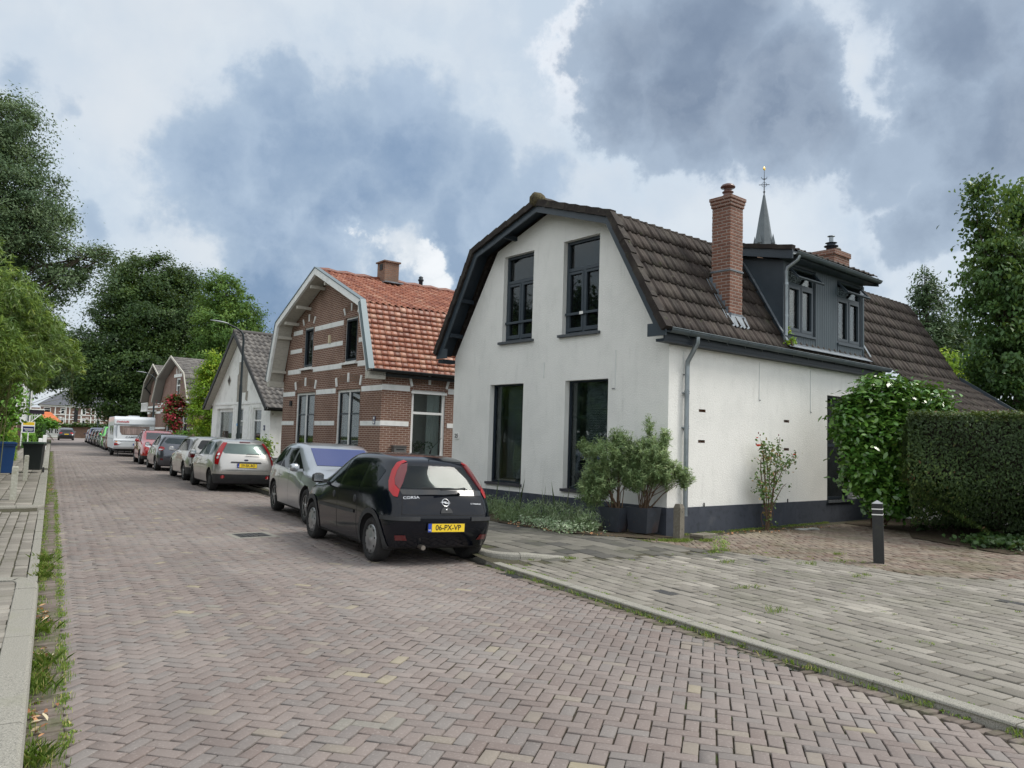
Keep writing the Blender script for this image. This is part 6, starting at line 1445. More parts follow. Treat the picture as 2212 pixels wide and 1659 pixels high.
# big dark tree at the centre left, overhanging the street
tree('oak_tree', 'big dark green oak spreading over the far end of the street', 'tree', (9.0, 86, 0),
     [(7.3, 86, 16.3, 3.5, 3.5, 2.9), (10.2, 86, 15.6, 3.0, 3, 2.8), (5.2, 85, 13.4, 2.8, 3, 2.6), (8.0, 84, 12, 4.6, 4, 3.4), (11.8, 86, 11.8, 3.5, 3.5, 3.5), (4.4, 84, 9.6, 3.3, 3, 2.6), (3.2, 83, 7.0, 2.5, 3, 2.1), (7.0, 82, 7.4, 4.0, 3, 3.0), (11.0, 84, 7.2, 4, 3, 3.5), (6.5, 81, 4.2, 3.2, 2.5, 2.4), (2.3, 82, 5.0, 1.4, 2, 1.2), (13.5, 86, 8, 3, 3, 4), (7.5, 80, 2.5, 3.2, 2, 2.2)],
     1300, 150, .50, .25, lm_dark, seed=5, r0_=.6, nl=4, shell=.6, bk=bark_d)
tree('oak_tree', 'lighter green oak beside the big dark one, above the cottage roof', 'tree', (14.0, 74, 0),
     [(12.6, 74, 14.2, 1.9, 2, 2.0), (14.2, 74, 12.8, 1.9, 2, 1.8), (15.6, 74, 11.0, 1.4, 2, 1.1), (12.6, 73, 10.8, 2.8, 2, 2.3), (14.5, 73, 9.0, 3.2, 2, 2.0), (12.0, 73, 7.4, 3, 2, 2.4), (16.5, 74, 9.2, 1.8, 2, 1.3), (14.6, 74, 5.5, 3.6, 2, 2.6), (17.2, 74, 10.1, .8, 1, .55)],
     520, 120, .36, .22, lm_mid, seed=6, r0_=.42, nl=5, shell=.45)
tree('street_tree', 'dark leafy tree hanging over the far left side of the street', 'tree', (-2.8, 96, 0),
     [(-2.5, 96, 9.8, 3.0, 3, 3.2), (-.6, 96, 7.8, 2.2, 2.4, 2.2), (-3.5, 95, 6.6, 2.6, 2.5, 2.0), (-4.5, 97, 12, 3, 3, 3), (1.0, 97, 9.0, 1.8, 2, 2.2)], 500, 70, .45, .28, lm_grey, seed=9, r0_=.35)
# hornbeam beside the cottage
tree('hornbeam', 'yellow-green columnar hornbeam with golden shoots left of the cottage', 'tree', (7.75, 45.5, 0),
     [(7.55, 45.5, 5.0, .55, .6, .7), (7.1, 45.4, 4.7, .45, .5, .6), (8.3, 45.5, 5.0, .6, .6, .9), (7.2, 45.3, 3.8, .75, .6, 1.0), (8.1, 45.4, 3.6, .9, .6, 1.1), (7.2, 45.2, 2.5, .85, .6, 1.1), (8.0, 45.3, 2.2, .95, .6, 1.1), (7.6, 45.3, 1.1, .7, .5, .7), (8.5, 45.5, 5.8, .25, .3, .6), (7.5, 45.5, 5.7, .22, .3, .5)],
     520, 60, .17, .115, lm_yel, seed=11, r0_=.12, shell=.7)
# right-hand trees
tree('leafy_tree', 'tall broadleaved tree with drooping leaves at the right edge behind the hedge', 'tree', (25.6, 12.6, 0),
     [(23.75, 12.5, 9.75, .22, .3, .5), (23.75, 12.5, 9.0, .36, .4, .6), (23.9, 12.5, 8.1, .42, .5, .7), (25.5, 12.5, 9.5, .28, .4, .7), (25.6, 12.5, 8.7, .45, .6, .8), (27.0, 12.5, 9.6, .7, 1, 1.3), (25.4, 12.5, 7.4, 1.5, 1.3, 1.2), (24.2, 12.4, 6.7, .85, .9, .9), (25.4, 12.4, 5.6, 1.9, 1.4, 1.5), (24.0, 12.3, 4.7, .95, 1.0, 1.1), (25.4, 12.3, 3.6, 1.9, 1.4, 1.5), (23.9, 12.2, 2.9, 1.0, 1.1, 1.1), (27.5, 12.5, 5, 2, 2, 4), (25.2, 12.2, 2, 1.8, 1.4, 1.3)],
     620, 100, .20, .125, lm_rt, seed=14, r0_=.2, six=True, fold=.3, droop=.9, shell=.5, aspect=.6)
tree('conifer', 'dark conical conifer standing behind the tiled roof at the right', 'conifer', (51.4, 31, 0),
     [(51.5, 31, 14.0, .35, .4, 1.0), (51.5, 31, 12.6, 1.1, 1, 1.0), (51.4, 31, 11.0, 1.7, 1.4, 1.1), (51.2, 31, 9.4, 2.1, 1.6, 1.1), (51.4, 31, 7.6, 2.4, 1.8, 1.3), (51.4, 31, 5.5, 2.6, 2, 1.6)], 330, 50, .30, .26, lm_con, aspect=.4, seed=16, r0_=.25, bk=bark_d, nl=6, shell=.4)
tree('conifer', 'second conifer, half hidden between the conical one and the right edge tree', 'conifer', (56.7, 32, 0),
     [(56.7, 32, 11.4, .6, .8, 1.2), (56.5, 32, 9.8, 1.5, 1.4, 1.3), (56.6, 32, 7.6, 2.2, 1.8, 1.6)], 170, 46, .32, .28, lm_con, aspect=.4, seed=17, r0_=.25, bk=bark_d, nl=5, shell=.4)
tree('shrub', 'light green leafy shrub glimpsed between the roof end and the right edge tree', 'shrub', (30.6, 17.6, 0),
     [(30.4, 17.6, 4.9, 1.0, .9, .9), (31.3, 17.5, 4.2, 1.0, 1, .9), (30.4, 17.3, 3.4, 1.2, 1, 1.0), (32, 17.4, 5.0, .8, .8, .7)], 150, 40, .2, .16, lm_yel, seed=18, r0_=.08)
tree('garden_tree', 'leafy garden tree across the street whose dark image shows in the corner house windows', 'tree', (-7.5, 17, 0),
     [(-7.5, 17, 6.5, 2.6, 5, 3.0), (-7, 24, 5.5, 2.2, 4, 3.0), (-7.2, 11, 4.8, 2.2, 3.4, 2.6), (-6.8, 17, 3, 1.8, 6, 1.8), (-6.8, 24, 2.6, 1.6, 5, 1.8), (-8, 29, 6, 2.4, 3, 3)], 1100, 70, .45, .28, lm_dark, seed=81, r0_=.25, nl=2)
# ---- cherry laurel against the house
def bush(name, label, cat, base, blobs, n, size, aspect, lm, seed, stems=True, shell=.82, group=None, six=True, droop=None, spread=.10, per=10, mtl=twig, upn=.35, **kw):
    t = thing(name, label, cat, base, group=group); bl = [(b[0]-base[0], b[1]-base[1], b[2]-base[2], *b[3:]) for b in blobs]
    P, Nn, A, C, r = crown_points(bl, n//per, per, spread, seed, shell)
    Nn = Nn*.8+np.array([0, 0, upn]); Nn /= np.linalg.norm(Nn, axis=1, keepdims=True)
    keep = P[:, 2] > .03
    leaves('foliage', P[keep], Nn[keep], size, aspect, lm, t, r, attr=np.clip(A[keep], 0, 1), six=six, dirs=None if droop is None else (r.normal(size=P.shape)*.5+np.array([0, 0, -droop]))[keep])
    if stems:
        mb = MB(); random.seed(seed)
        for i in range(kw.get('ns', 10)):
            b = random.choice(bl); e = Vector((b[0]+random.uniform(-.6, .6)*b[3], b[1]+random.uniform(-.6, .6)*b[4], b[2]+random.uniform(-.4, .7)*b[5])); s_ = Vector((random.gauss(0, .06), random.gauss(0, .06), 0))
            mb.tube([s_, s_.lerp(e, .4)+Vector((0, 0, .1)), e], [.018, .013, .004], 6, caps=False)
        mb.build('stem', mtl, t, fix=False)
    return t
bush('laurel', 'cherry laurel with big glossy leaves growing against the white side wall', 'shrub', (15.3, 10.4, 0),
     [(14.45, 10.2, 2.2, .60, .40, .70), (15.0, 10.0, 2.7, .80, .45, .55), (15.8, 9.7, 2.62, .75, .5, .45), (14.5, 10.1, 1.4, .55, .42, .75), (15.3, 9.8, 1.75, 1.0, .5, .9), (16.2, 9.5, 1.8, .9, .6, .8), (15.1, 9.85, .80, .85, .42, .5), (16.2, 9.3, .9, .9, .45, .45)],
     30000, .12, .48, lm_laurel, 21, shell=.62, spread=.10)
bush('undergrowth', 'dark evergreen undergrowth in the shade between the laurel and the clipped hedge', 'shrub', (17.5, 9.4, 0), [(16.4, 9.6, .5, 1.2, .35, .55), (18.4, 9.8, .7, 1.6, .5, .8), (20.5, 9.6, .9, 1.6, .6, 1.0), (17.6, 8.6, .35, .9, .3, .4), (22.5, 9, 1.2, 1.5, .8, 1.3)], 9000, .10, .5, lm_ivyd, 23, shell=.8, spread=.12)
# ---- clipped cypress hedge block on the right: dense face sprays with a real trunk
def hedge_block(name, label, cat, corners, z0, z1, n, size, lm, seed, aspect=.35, trunk=None, bulge=.10, top_l=.2, group=None, zlow=None, core=None):
    """clipped hedge: sprays over the faces of a prism footprint"""
    cx = sum(c[0] for c in corners)/len(corners); cy = sum(c[1] for c in corners)/len(corners)
    t = thing(name, label, cat, (cx, cy, 0), group=group); r = np.random.default_rng(seed); Ps = []; Ns = []; m = len(corners)
    per_ = [math.dist(corners[i], corners[(i+1) % m]) for i in range(m)]; zt = z1-z0; A_top = abs(sum(corners[i][0]*corners[(i+1) % m][1]-corners[(i+1) % m][0]*corners[i][1] for i in range(m))/2)
    tot = sum(per_)*zt+A_top*1.2
    ccw = sum(corners[i][0]*corners[(i+1) % m][1]-corners[(i+1) % m][0]*corners[i][1] for i in range(m)) > 0
    for i in range(m):
        k = int(n*per_[i]*zt/tot); a, b = np.array(corners[i]), np.array(corners[(i+1) % m]); u = r.random(k)[:, None]; zz = z0+zt*r.random(k)
        d = (b-a)/per_[i]; nn = np.array([d[1], -d[0]])*(1 if ccw else -1)
        w_ = .05*np.sin(zz*5+u[:, 0]*9)+.04*np.sin(u[:, 0]*per_[i]*7+zz*3); inset = np.where(zz < (zlow or -9), ((zlow or 0)-zz)*1.0+((zlow or 0)-zz)**2*.5, 0)+np.clip((zz-z1+.30)/.30, 0, 1)**2*.22
        xy = a+(b-a)*u+nn*(w_-inset+r.normal(0, bulge*.45, k))[:, None]-nn*0
        Ps.append(np.column_stack([xy-np.array([cx, cy]), zz])); Ns.append(np.column_stack([np.tile(nn, (k, 1)), np.full(k, .35)])+r.normal(0, .35, (k, 3)))
    k = int(n*A_top*1.2/tot); x0, x1 = min(c[0] for c in corners), max(c[0] for c in corners); y0, y1 = min(c[1] for c in corners), max(c[1] for c in corners)
    q = np.column_stack([x0+(x1-x0)*r.random(k*3), y0+(y1-y0)*r.random(k*3)]); ins_ = np.ones(len(q), bool)
    for i in range(m):
        a, b = np.array(corners[i]), np.array(corners[(i+1) % m]); cr = (b[0]-a[0])*(q[:, 1]-a[1])-(b[1]-a[1])*(q[:, 0]-a[0]); ins_ &= (cr > 0) == ccw
    q = q[ins_][:k]; Ps.append(np.column_stack([q-np.array([cx, cy]), z1+r.normal(0, .035, len(q))+.03*np.sin(q[:, 0]*6)])); Ns.append(r.normal(0, .35, (len(q), 3))+np.array([0, 0, 1]))
    P = np.concatenate(Ps); Nn = np.concatenate(Ns); Nn /= np.linalg.norm(Nn, axis=1, keepdims=True)
    dirs = r.normal(size=P.shape)*.5+np.array([0, 0, .6])
    a_ = np.clip(.35+.25*np.sin(P[:, 0]*2.3+P[:, 2]*1.9)+r.normal(0, .22, len(P))+np.clip((P[:, 2]-z1+.14)*2.2, 0, .32), 0, 1)  # sprays near the top coloured lighter for the light from above
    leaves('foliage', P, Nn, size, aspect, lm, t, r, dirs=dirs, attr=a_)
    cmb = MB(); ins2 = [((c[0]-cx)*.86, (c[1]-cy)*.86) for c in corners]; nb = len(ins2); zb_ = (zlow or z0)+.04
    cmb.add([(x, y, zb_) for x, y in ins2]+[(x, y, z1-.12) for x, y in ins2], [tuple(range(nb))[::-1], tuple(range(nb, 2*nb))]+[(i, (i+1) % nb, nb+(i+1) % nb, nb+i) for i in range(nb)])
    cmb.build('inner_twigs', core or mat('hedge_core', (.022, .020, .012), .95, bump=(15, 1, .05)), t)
    if trunk:
        random.seed(seed)
        for (x, y, rr) in trunk: mb = MB(); mb.tube([(x-cx, y-cy, 0), (x-cx+random.gauss(0, .04), y-cy, .4), (x-cx+random.gauss(0, .1), y-cy, 1.2)], [rr*1.2, rr, rr*.7], 10); mb.build('trunk', bark, t)
    return t
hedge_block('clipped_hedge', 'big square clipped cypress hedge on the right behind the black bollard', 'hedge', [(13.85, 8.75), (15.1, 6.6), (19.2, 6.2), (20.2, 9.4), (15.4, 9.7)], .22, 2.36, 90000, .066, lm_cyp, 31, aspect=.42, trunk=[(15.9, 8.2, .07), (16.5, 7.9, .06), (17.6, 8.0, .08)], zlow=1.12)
# ground ivy at its foot
r = np.random.default_rng(8); n = 5200
P = np.column_stack([15.7+r.normal(0, 1.15, n), 7.35+r.normal(0, .36, n), .03+r.random(n)*.16]); ok = (P[:, 0] > 13.9+.15*np.sin(P[:, 1]*9)) & (P[:, 1] > 6.72+.1*np.sin(P[:, 0]*5)-(P[:, 0]-14)*.05); P = P[ok]
Nn = r.normal(0, .45, P.shape)+np.array([-.1, -.3, 1]); Nn /= np.linalg.norm(Nn, axis=1, keepdims=True)
o = leaves('ground_ivy', P, Nn, .075, .85, lm_ivyd, None, r, six=True); tag(o, 'dark ground ivy spilling from the foot of the clipped hedge onto the paving', 'ivy', kind='stuff')
# ---- bamboo on the left
BB = thing('bamboo', 'arching yellow-green bamboo clump overhanging the left pavement', 'bamboo', (-2.6, 26.5, 0))
r = np.random.default_rng(41); random.seed(41); mb = MB(); Ps = []; Ds = []; Ns = []; As = []
for i in range(380):
    ht = random.uniform(3.2, 7.6); az = random.uniform(0, 2*pi); s_ = Vector((random.gauss(0, .5), random.gauss(0, .7), 0))
    reach = random.uniform(.5, 2.75)*(1.0 if cos(az) > 0 else .9); zt_ = ht*random.uniform(.62, 1)
    zt_ = min(zt_, 7.9-1.35*abs(s_.x+reach*cos(az)) if cos(az) > 0 else 7.4)
    e = s_+Vector((cos(az)*reach, sin(az)*reach*.8, zt_)); e.x = min(e.x, 2.95); md = s_.lerp(e, .55)+Vector((0, 0, ht*.22)); dr = e+Vector((cos(az)*.28, sin(az)*.25, -random.uniform(.3, 1.0)))
    dr.x = min(dr.x, 3.05)
    mb.tube([s_, s_.lerp(md, .5)+Vector((0, 0, .2)), md, e, dr], [.012, .010, .007, .004, .002], 5, caps=False); tone = random.random()
    cv = [md, e, dr]
    for k in range(24):
        t_ = r.random()**.7*2; i_ = min(1, int(t_)); p = cv[i_].lerp(cv[i_+1], t_-i_)+Vector(r.normal(0, .15, 3)); tn = r.random()
        for q in range(8):
            d = (Vector((cos(az)*.55, sin(az)*.55, -.55))+Vector(r.normal(0, .55, 3))).normalized(); Ps.append(p+d*.09); Ds.append(d); Ns.append(Vector(r.normal(0, .5, 3))+Vector((cos(az)*.3, -.6, .6))); As.append(min(1, max(0, tone*.3+tn*.45+r.random()*.25)))
Ps, Ds, Ns = (np.array([tuple(v) for v in q]) for q in (Ps, Ds, Ns)); Ns /= np.linalg.norm(Ns, axis=1, keepdims=True)
As = np.array(As); kp = (Ps[:, 2] > 2.55+.25*np.sin(Ps[:, 0]*5)+np.clip((Ps[:, 0]-1.2)*.35, 0, 1)) | (Ps[:, 0] < .9)
leaves('foliage', Ps[kp], Ns[kp], .20, .15, lm_bam, BB, r, dirs=Ds[kp], attr=As[kp], fold=.1, curve=.2); mb.build('canes', mat('cane', (.16, .17, .06), .6), BB, fix=False)
bush('bamboo', 'low hanging bamboo foliage over the hedge at the left edge', 'bamboo', (-2.6, 25, 0), [(-2.0, 24.6, 3.7, 1.1, .9, .8), (-3.2, 24.6, 3.6, 1.0, .9, 1.6), (-2.6, 24.6, 4.4, .9, .8, .8)], 14000, .16, .16, lm_bam, 43, six=False, droop=.9, spread=.13, shell=.7)
bush('bamboo', 'added dark filler leaves inside the bamboo clump, standing for shade and blocking the sky', 'bamboo', (-2.8, 26.9, 0), [(-2.8, 27, 3.9, 1.3, .8, 1.3), (-1.9, 27, 3.7, .9, .8, .8), (-2.9, 27, 4.8, 1.0, .8, .7)], 12000, .18, .2, lm_dark, 143, six=False, droop=.9, spread=.2, shell=.5)  # added filler: dark leaf colour stands for inner shade and hides the sky
tree('ivy_wall', 'bright leafy ivy mass behind the blue bin under the bamboo', 'ivy', (-2.5, 31.5, 0), [(-1.9, 31.5, 2.6, .95, .6, .9), (-1.45, 31.3, 2.0, .55, .5, .55), (-2.4, 31.2, 1.6, 1.2, .6, 1.1), (-1.9, 31.4, 1.2, .6, .5, .5), (-1.5, 31.6, 3.0, .5, .5, .6), (-3.2, 31.2, 2.6, 1, .6, 1.4)], 300, 22, .15, .12, lm_ivy, aspect=.8, seed=44, six=True, r0_=.06, nl=1, shell=.8)
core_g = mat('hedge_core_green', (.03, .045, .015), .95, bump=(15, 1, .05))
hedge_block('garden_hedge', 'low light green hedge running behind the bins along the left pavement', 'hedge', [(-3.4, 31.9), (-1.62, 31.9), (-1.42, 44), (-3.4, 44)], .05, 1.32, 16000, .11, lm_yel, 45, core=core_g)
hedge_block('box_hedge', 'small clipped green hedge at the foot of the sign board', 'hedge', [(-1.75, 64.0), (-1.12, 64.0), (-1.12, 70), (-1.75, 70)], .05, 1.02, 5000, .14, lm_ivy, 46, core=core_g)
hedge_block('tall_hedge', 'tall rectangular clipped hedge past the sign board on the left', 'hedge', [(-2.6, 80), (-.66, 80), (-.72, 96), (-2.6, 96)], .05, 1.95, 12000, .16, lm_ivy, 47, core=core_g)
bush('fig_bush', 'rounded light green bush behind the tall clipped hedge', 'shrub', (.2, 104, 0), [(-1.1, 104, 2.05, .7, .6, .35), (-.4, 104, 1.95, .6, .6, .3), (-1.9, 103, 2.5, .6, .6, .4)], 1800, .28, .8, lm_ivy, 48, spread=.3, ns=4)
bush('red_rose', 'crimson climbing rose on the front of the red brick house', 'rose', (6.4, 50.2, 0), [(6.15, 50.3, 3.35, .40, .3, .40), (6.55, 50.4, 3.0, .45, .3, .55), (6.0, 50.2, 2.5, .25, .3, .45), (5.8, 50.2, 2.9, .2, .2, .25), (6.3, 50.4, 2.1, .3, .25, .5)], 3000, .12, .8, lm_red, 50, spread=.12)
bush('garden_shrub', 'green shrubs in the front garden under the crimson rose', 'shrub', (7.2, 48.2, 0), [(6.4, 48.2, 1.1, .6, .5, .5), (7.4, 48.2, 1.2, .7, .5, .6), (8.3, 48.4, 1.3, .6, .5, .7), (5.95, 47.8, 1.0, .45, .4, .4)], 4500, .10, .6, lm_ivy, 51, spread=.12)
bush('garden_shrub', 'leggy green shrub at the front corner of the brown brick house', 'shrub', (7.0, 30.3, 0), [(6.85, 30.3, .75, .35, .3, .4), (7.0, 30.4, 1.15, .22, .22, .25)], 700, .10, .6, lm_mid, 52, spread=.12)
bush('garden_shrub', 'bushy weeds by the cottage plinth between cottage and brick house', 'shrub', (7.3, 32.6, 0), [(7.2, 32.6, .6, .4, .5, .5), (7.6, 33, 1.0, .3, .3, .4)], 900, .11, .6, lm_yel, 53, spread=.14)
# willow-leaved shrubs in the two steel planters
PL = (8.70, 10.98); PR = (9.09, 10.68)
rust = mat('rusted_dark_steel', (.06, .068, .085), .5, metal=.5, layers=[(3, (.11, .05, .03), .5, .72, .8), (6, (.09, .11, .14), .45, .75, .5), (22, (.16, .075, .045), .64, .7, .7)], bump=(30, .4, .004))
def planter(label, x, y, s0, s1, h_, rz):
    t = thing('planter', label, 'planter', (x, y, .085), rz, group='steel planters at the house corner'); mb = MB(); th = .008
    A = [(-s1, -s1), (s1, -s1), (s1, s1), (-s1, s1)]; B_ = [(-s0, -s0), (s0, -s0), (s0, s0), (-s0, s0)]
    V = [(x_, y_, 0) for x_, y_ in A]+[(x_, y_, h_) for x_, y_ in B_]+[(x_*.93, y_*.93, h_) for x_, y_ in B_]+[(x_*.85, y_*.85, h_-.08) for x_, y_ in B_]
    mb.add(V, [(3, 2, 1, 0)]+[(i, (i+1) % 4, 4+(i+1) % 4, 4+i) for i in range(4)]+[(4+i, 4+(i+1) % 4, 8+(i+1) % 4, 8+i) for i in range(4)]+[(8+i, 8+(i+1) % 4, 12+(i+1) % 4, 12+i) for i in range(4)])
    mb.build('pot', rust, t); mb = MB(); mb.box(-s0*.86, s0*.86, -s0*.86, s0*.86, h_-.10, h_-.06); mb.build('soil', soil_m, t); return t
planter('tapered dark steel planter, the farther of the pair, left of the rusty one', PL[0], PL[1], .20, .15, .42, .35)
planter('tapered rusty steel planter, the nearer of the pair by the concrete post', PR[0], PR[1], .23, .18, .44, .30)
def willow(label, x, y, blobs, n, seed, group):
    t = thing('potted_shrub', label, 'shrub', (x, y, .42), group=group); r = np.random.default_rng(seed); random.seed(seed); mb = MB(); Ps = []; Ds = []; As = []; Ns = []
    wts = [b[3]*b[4]*b[5] for b in blobs]
    for b in blobs:                                  # main stems into every part of the crown
        for _ in range(3):
            e = Vector((b[0]-x+random.uniform(-.5, .5)*b[3], b[1]-y+random.uniform(-.5, .5)*b[4], b[2]-.42+random.uniform(-.6, .4)*b[5])); s_ = Vector((random.gauss(0, .05), random.gauss(0, .05), 0))
            mb.tube([s_, s_.lerp(e, .35)+Vector((random.gauss(0, .03), 0, .12)), s_.lerp(e, .7)+Vector((0, 0, .08)), e], [.011, .008, .005, .002], 5, caps=False)
    for i in range(n):
        b = random.choices(blobs, [w_**.6 for w_ in wts])[0]; tt = Vector(r.normal(size=3)).normalized()*random.uniform(.25, 1.0)**.5
        c = Vector((b[0]-x+tt.x*b[3], b[1]-y+tt.y*b[4], b[2]-.42+tt.z*b[5]))
        d = (Vector((tt.x*.7, tt.y*.7, .75+.3*tt.z))+Vector(r.normal(0, .35, 3))).normalized(); tone = random.random(); ln_ = random.uniform(.12, .26)
        if i % 3 == 0: mb.tube([c-d*ln_*.6, c+d*ln_*.5], [.0025, .001], 4, caps=False)
        sx = d.orthogonal().normalized(); sy = d.cross(sx)
        for k in range(20):
            f = k/20; p = c+d*ln_*(f-.5)+Vector(r.normal(0, .006, 3)); a = k*2.4; out_ = sx*cos(a)+sy*sin(a)
            dd = (out_*.9+d*.6+Vector(r.normal(0, .15, 3))).normalized(); Ps.append(p+dd*.028); Ds.append(dd); Ns.append((d*.6-out_*.4+Vector((0, 0, .3))+Vector(r.normal(0, .3, 3))).normalized()); As.append(min(1, tone*.6+r.random()*.4))
    Ps, Ds, Ns = (np.array([tuple(v) for v in q]) for q in (Ps, Ds, Ns)); leaves('foliage', Ps, Ns, .070, .19, lm_olive, t, r, dirs=Ds, attr=np.array(As), fold=.05); mb.build('stems', twig, t, fix=False); return t
willow('narrow leaved evergreen shrub growing in the farther dark planter', PL[0], PL[1], [(8.50, 11.05, 1.38, .34, .30, .32), (8.50, 11.15, 1.02, .36, .30, .30), (8.80, 10.95, 1.50, .26, .25, .30), (8.40, 11.25, .75, .32, .25, .24), (8.7, 10.95, 1.72, .12, .12, .16), (8.28, 11.35, 1.5, .12, .12, .14), (8.88, 10.85, 1.2, .25, .22, .34)], 1100, 61, 'shrubs in the steel planters')
willow('narrow leaved evergreen shrub with a tall sprig, in the rusty planter by the post', PR[0], PR[1], [(9.12, 10.6, 1.45, .34, .3, .32), (9.42, 10.42, 1.12, .30, .22, .22), (8.98, 10.7, 1.05, .3, .3, .26), (9.12, 10.6, 1.92, .05, .05, .2), (9.66, 10.25, 1.05, .14, .10, .15), (9.36, 10.45, 1.72, .08, .08, .16), (9.2, 10.6, 1.2, .35, .3, .3)], 1150, 62, 'shrubs in the steel planters')
# ---- climbing rose bush on the side wall, orange flowers
RB = thing('rose_bush', 'sparse rose bush with orange blooms against the white side wall', 'rose', (12.42, 10.93, 0)); random.seed(71); r = np.random.default_rng(71); mb = MB()
u_ = Vector((cos(FD), sin(FD), 0)); lf = []; ld = []; ln = []
def sw(a, z, d=.12): return u_*a+Vector((sin(FD), -cos(FD), 0))*d+Vector((0, 0, z))
stems = [[(0, 0), (-.14, .55), (-.42, 1.0), (-.60, 1.15)], [(.02, 0), (-.10, .7), (-.20, 1.2), (-.32, 1.62), (-.48, 1.84)], [(.02, 0), (0, .6), (-.02, 1.2), (.05, 1.72)], [(.04, 0), (.12, .7), (.22, 1.25), (.30, 1.86)], [(.04, 0), (.18, .8), (.5, 1.25), (.78, 1.42), (.92, 1.5)], [(.0, 0), (.16, .5), (.45, .85), (.55, .92)], [(.1, .9), (.35, 1.2), (.62, 1.18)], [(-.08, .9), (-.2, 1.35), (-.28, 1.5)], [(-.12, .5), (-.3, 1.2), (-.34, 1.42)], [(.02, 1.1), (-.12, 1.55), (-.25, 1.72)]]
for st_ in stems:
    pts = [sw(a*1.0, z*1.0, .10+.03*i) for i, (a, z) in enumerate(st_)]; mb.tube(pts, [.013-.0028*min(i, 4) for i in range(len(pts))], 6, caps=False)
    for i in range(1, len(pts)):
        for k in range(13):
            if pts[i].z < .55: continue
            p = pts[i-1].lerp(pts[i], random.random())+Vector(r.normal(0, .055, 3)); lf.append(p); ld.append(r.normal(0, 1, 3)+np.array([0, 0, -.3])); ln.append(r.normal(0, .6, 3)+np.array([-.1, -.5, .6]))
for k in range(12): a = random.gauss(0, .05); mb.tube([sw(a, 0, .1), sw(a+random.gauss(0, .06), .3, .12), sw(a+random.gauss(0, .12), random.uniform(.5, .8), .12)], [.006, .005, .003], 5, caps=False)
mb.build('stems', twig, RB, fix=False)
for cx, cz, k in ((.1, 1.5, 90), (-.12, 1.6, 75), (.35, 1.35, 80), (-.25, .85, 85), (-.16, .72, 60), (.3, 1.6, 55), (.2, .95, 60), (.88, 1.42, 30), (.55, 1.28, 40), (-.05, 1.2, 60)):
    for _ in range(k): lf.append(sw(cx+random.gauss(0, .10), cz+random.gauss(0, .09), .13+random.gauss(0, .05))); ld.append(r.normal(0, 1, 3)); ln.append(r.normal(0, .6, 3)+np.array([-.1, -.6, .6]))
lf = np.array([tuple(v) for v in lf]); ln = np.array(ln); ln /= np.linalg.norm(ln, axis=1, keepdims=True)
leaves('foliage', lf, ln, .055, .62, leafmat('leaf_rose', [(0, (.03, .07, .018)), (.8, (.07, .12, .03)), (1, (.20, .08, .04))], .45, .2), RB, r, dirs=np.array(ld), six=True)
orange = mat('orange_petal', (.75, .10, .02), .6, trans=.2)
for a, z, s_ in ((-.44, 1.66, .05), (.92, 1.50, .04), (-.48, 1.82, .026)):
    mb = MB()
    for k in range(16):
        q = Matrix.Translation(sw(a, z, .16))@Matrix.Rotation(k*2.4, 4, 'Z')@Matrix.Rotation(.35+.9*k/16, 4, 'X'); w_ = s_*.7
        mb.add([q@Vector(v) for v in ((0, 0, 0), (w_*.8, 0, s_*.5), (w_*.5, -.01, s_*1.05), (-w_*.5, -.01, s_*1.05), (-w_*.8, 0, s_*.5))], [(0, 1, 2, 3, 4)], sm=True)
    mb.build('flower', orange, RB, fix=False)
mb = MB()
for a, z in ((-.36, 1.88), (-.42, 1.92), (-.5, 1.70), (.32, 1.90), (.98, 1.56)): mb.lathe([(0, -.015), (.012, 0), (.008, .02), (0, .03)], 8, Matrix.Translation(sw(a, z, .15)))
mb.build('buds', mat('rose_bud', (.16, .05, .04), .6), RB)
# ---- lavender and weeds in the bed, grass in the gutters and joints
def tufts(name, label, cat, pts, hgt, nb, lm, seed, wd=.006, spread=.05, lean=.35, kind='stuff', zf=None):
    r = np.random.default_rng(seed); n = len(pts)*nb; b = np.repeat(np.array(pts, float), nb, 0); h_ = (np.repeat(np.broadcast_to(hgt, len(pts)), nb) if np.ndim(hgt) else np.full(n, hgt))*(.45+.8*r.random(n))
    b[:, :2] += r.normal(0, spread, (n, 2)); a = r.random(n)*2*pi; d = np.column_stack([np.cos(a), np.sin(a), np.zeros(n)])*(lean*r.random(n))[:, None]*h_[:, None]; w_ = np.column_stack([-np.sin(a), np.cos(a), np.zeros(n)])*wd*(.6+.8*r.random((n, 1)))
    up_ = np.column_stack([np.zeros(n), np.zeros(n), h_]); m_ = b+d*.35+up_*.6; e = b+d+up_
    V = np.stack([b-w_, b+w_, m_+w_*.8, e, m_-w_*.8], 1).reshape(-1, 3); F = np.arange(n*5).reshape(n, 5)
    o = arr_mesh(name, V, F, lm, None, r.random(n)); return tag(o, label, cat, kind=kind)
r = np.random.default_rng(90)
def line(x0, y0, x1, y1, n, sx=.03, z=-.04): t_ = r.random(n); return [(x0+(x1-x0)*t+r.normal(0, sx), y0+(y1-y0)*t, z) for t in t_]
pts = line(.0, 2.5, .0, 5.2, 60, .035)+line(.0, 9.2, .0, 12.5, 90, .02)+line(.0, 13, .0, 18, 60, .02)+line(.17, 3, .17, 12, 130, .015)+line(.165, 12, .165, 20, 60, .012)+line(.02, 19.5, .03, 30, 150, .06)+line(.03, 30, .03, 60, 220, .05)+line(.02, 5.2, .02, 9, 30, .03)
clump = [(.02+r.normal(0, .02), y+r.normal(0, .08), -.04) for y in (3.6, 4.6, 5.9, 6.3, 7.4, 10.0, 10.6, 11.3) for _ in range(9)]
tufts('gutter_grass', 'bright green grass and weeds growing along the left gutter and kerb', 'grass', pts, .032, 12, lm_grass, 91, wd=.0022, spread=.022)
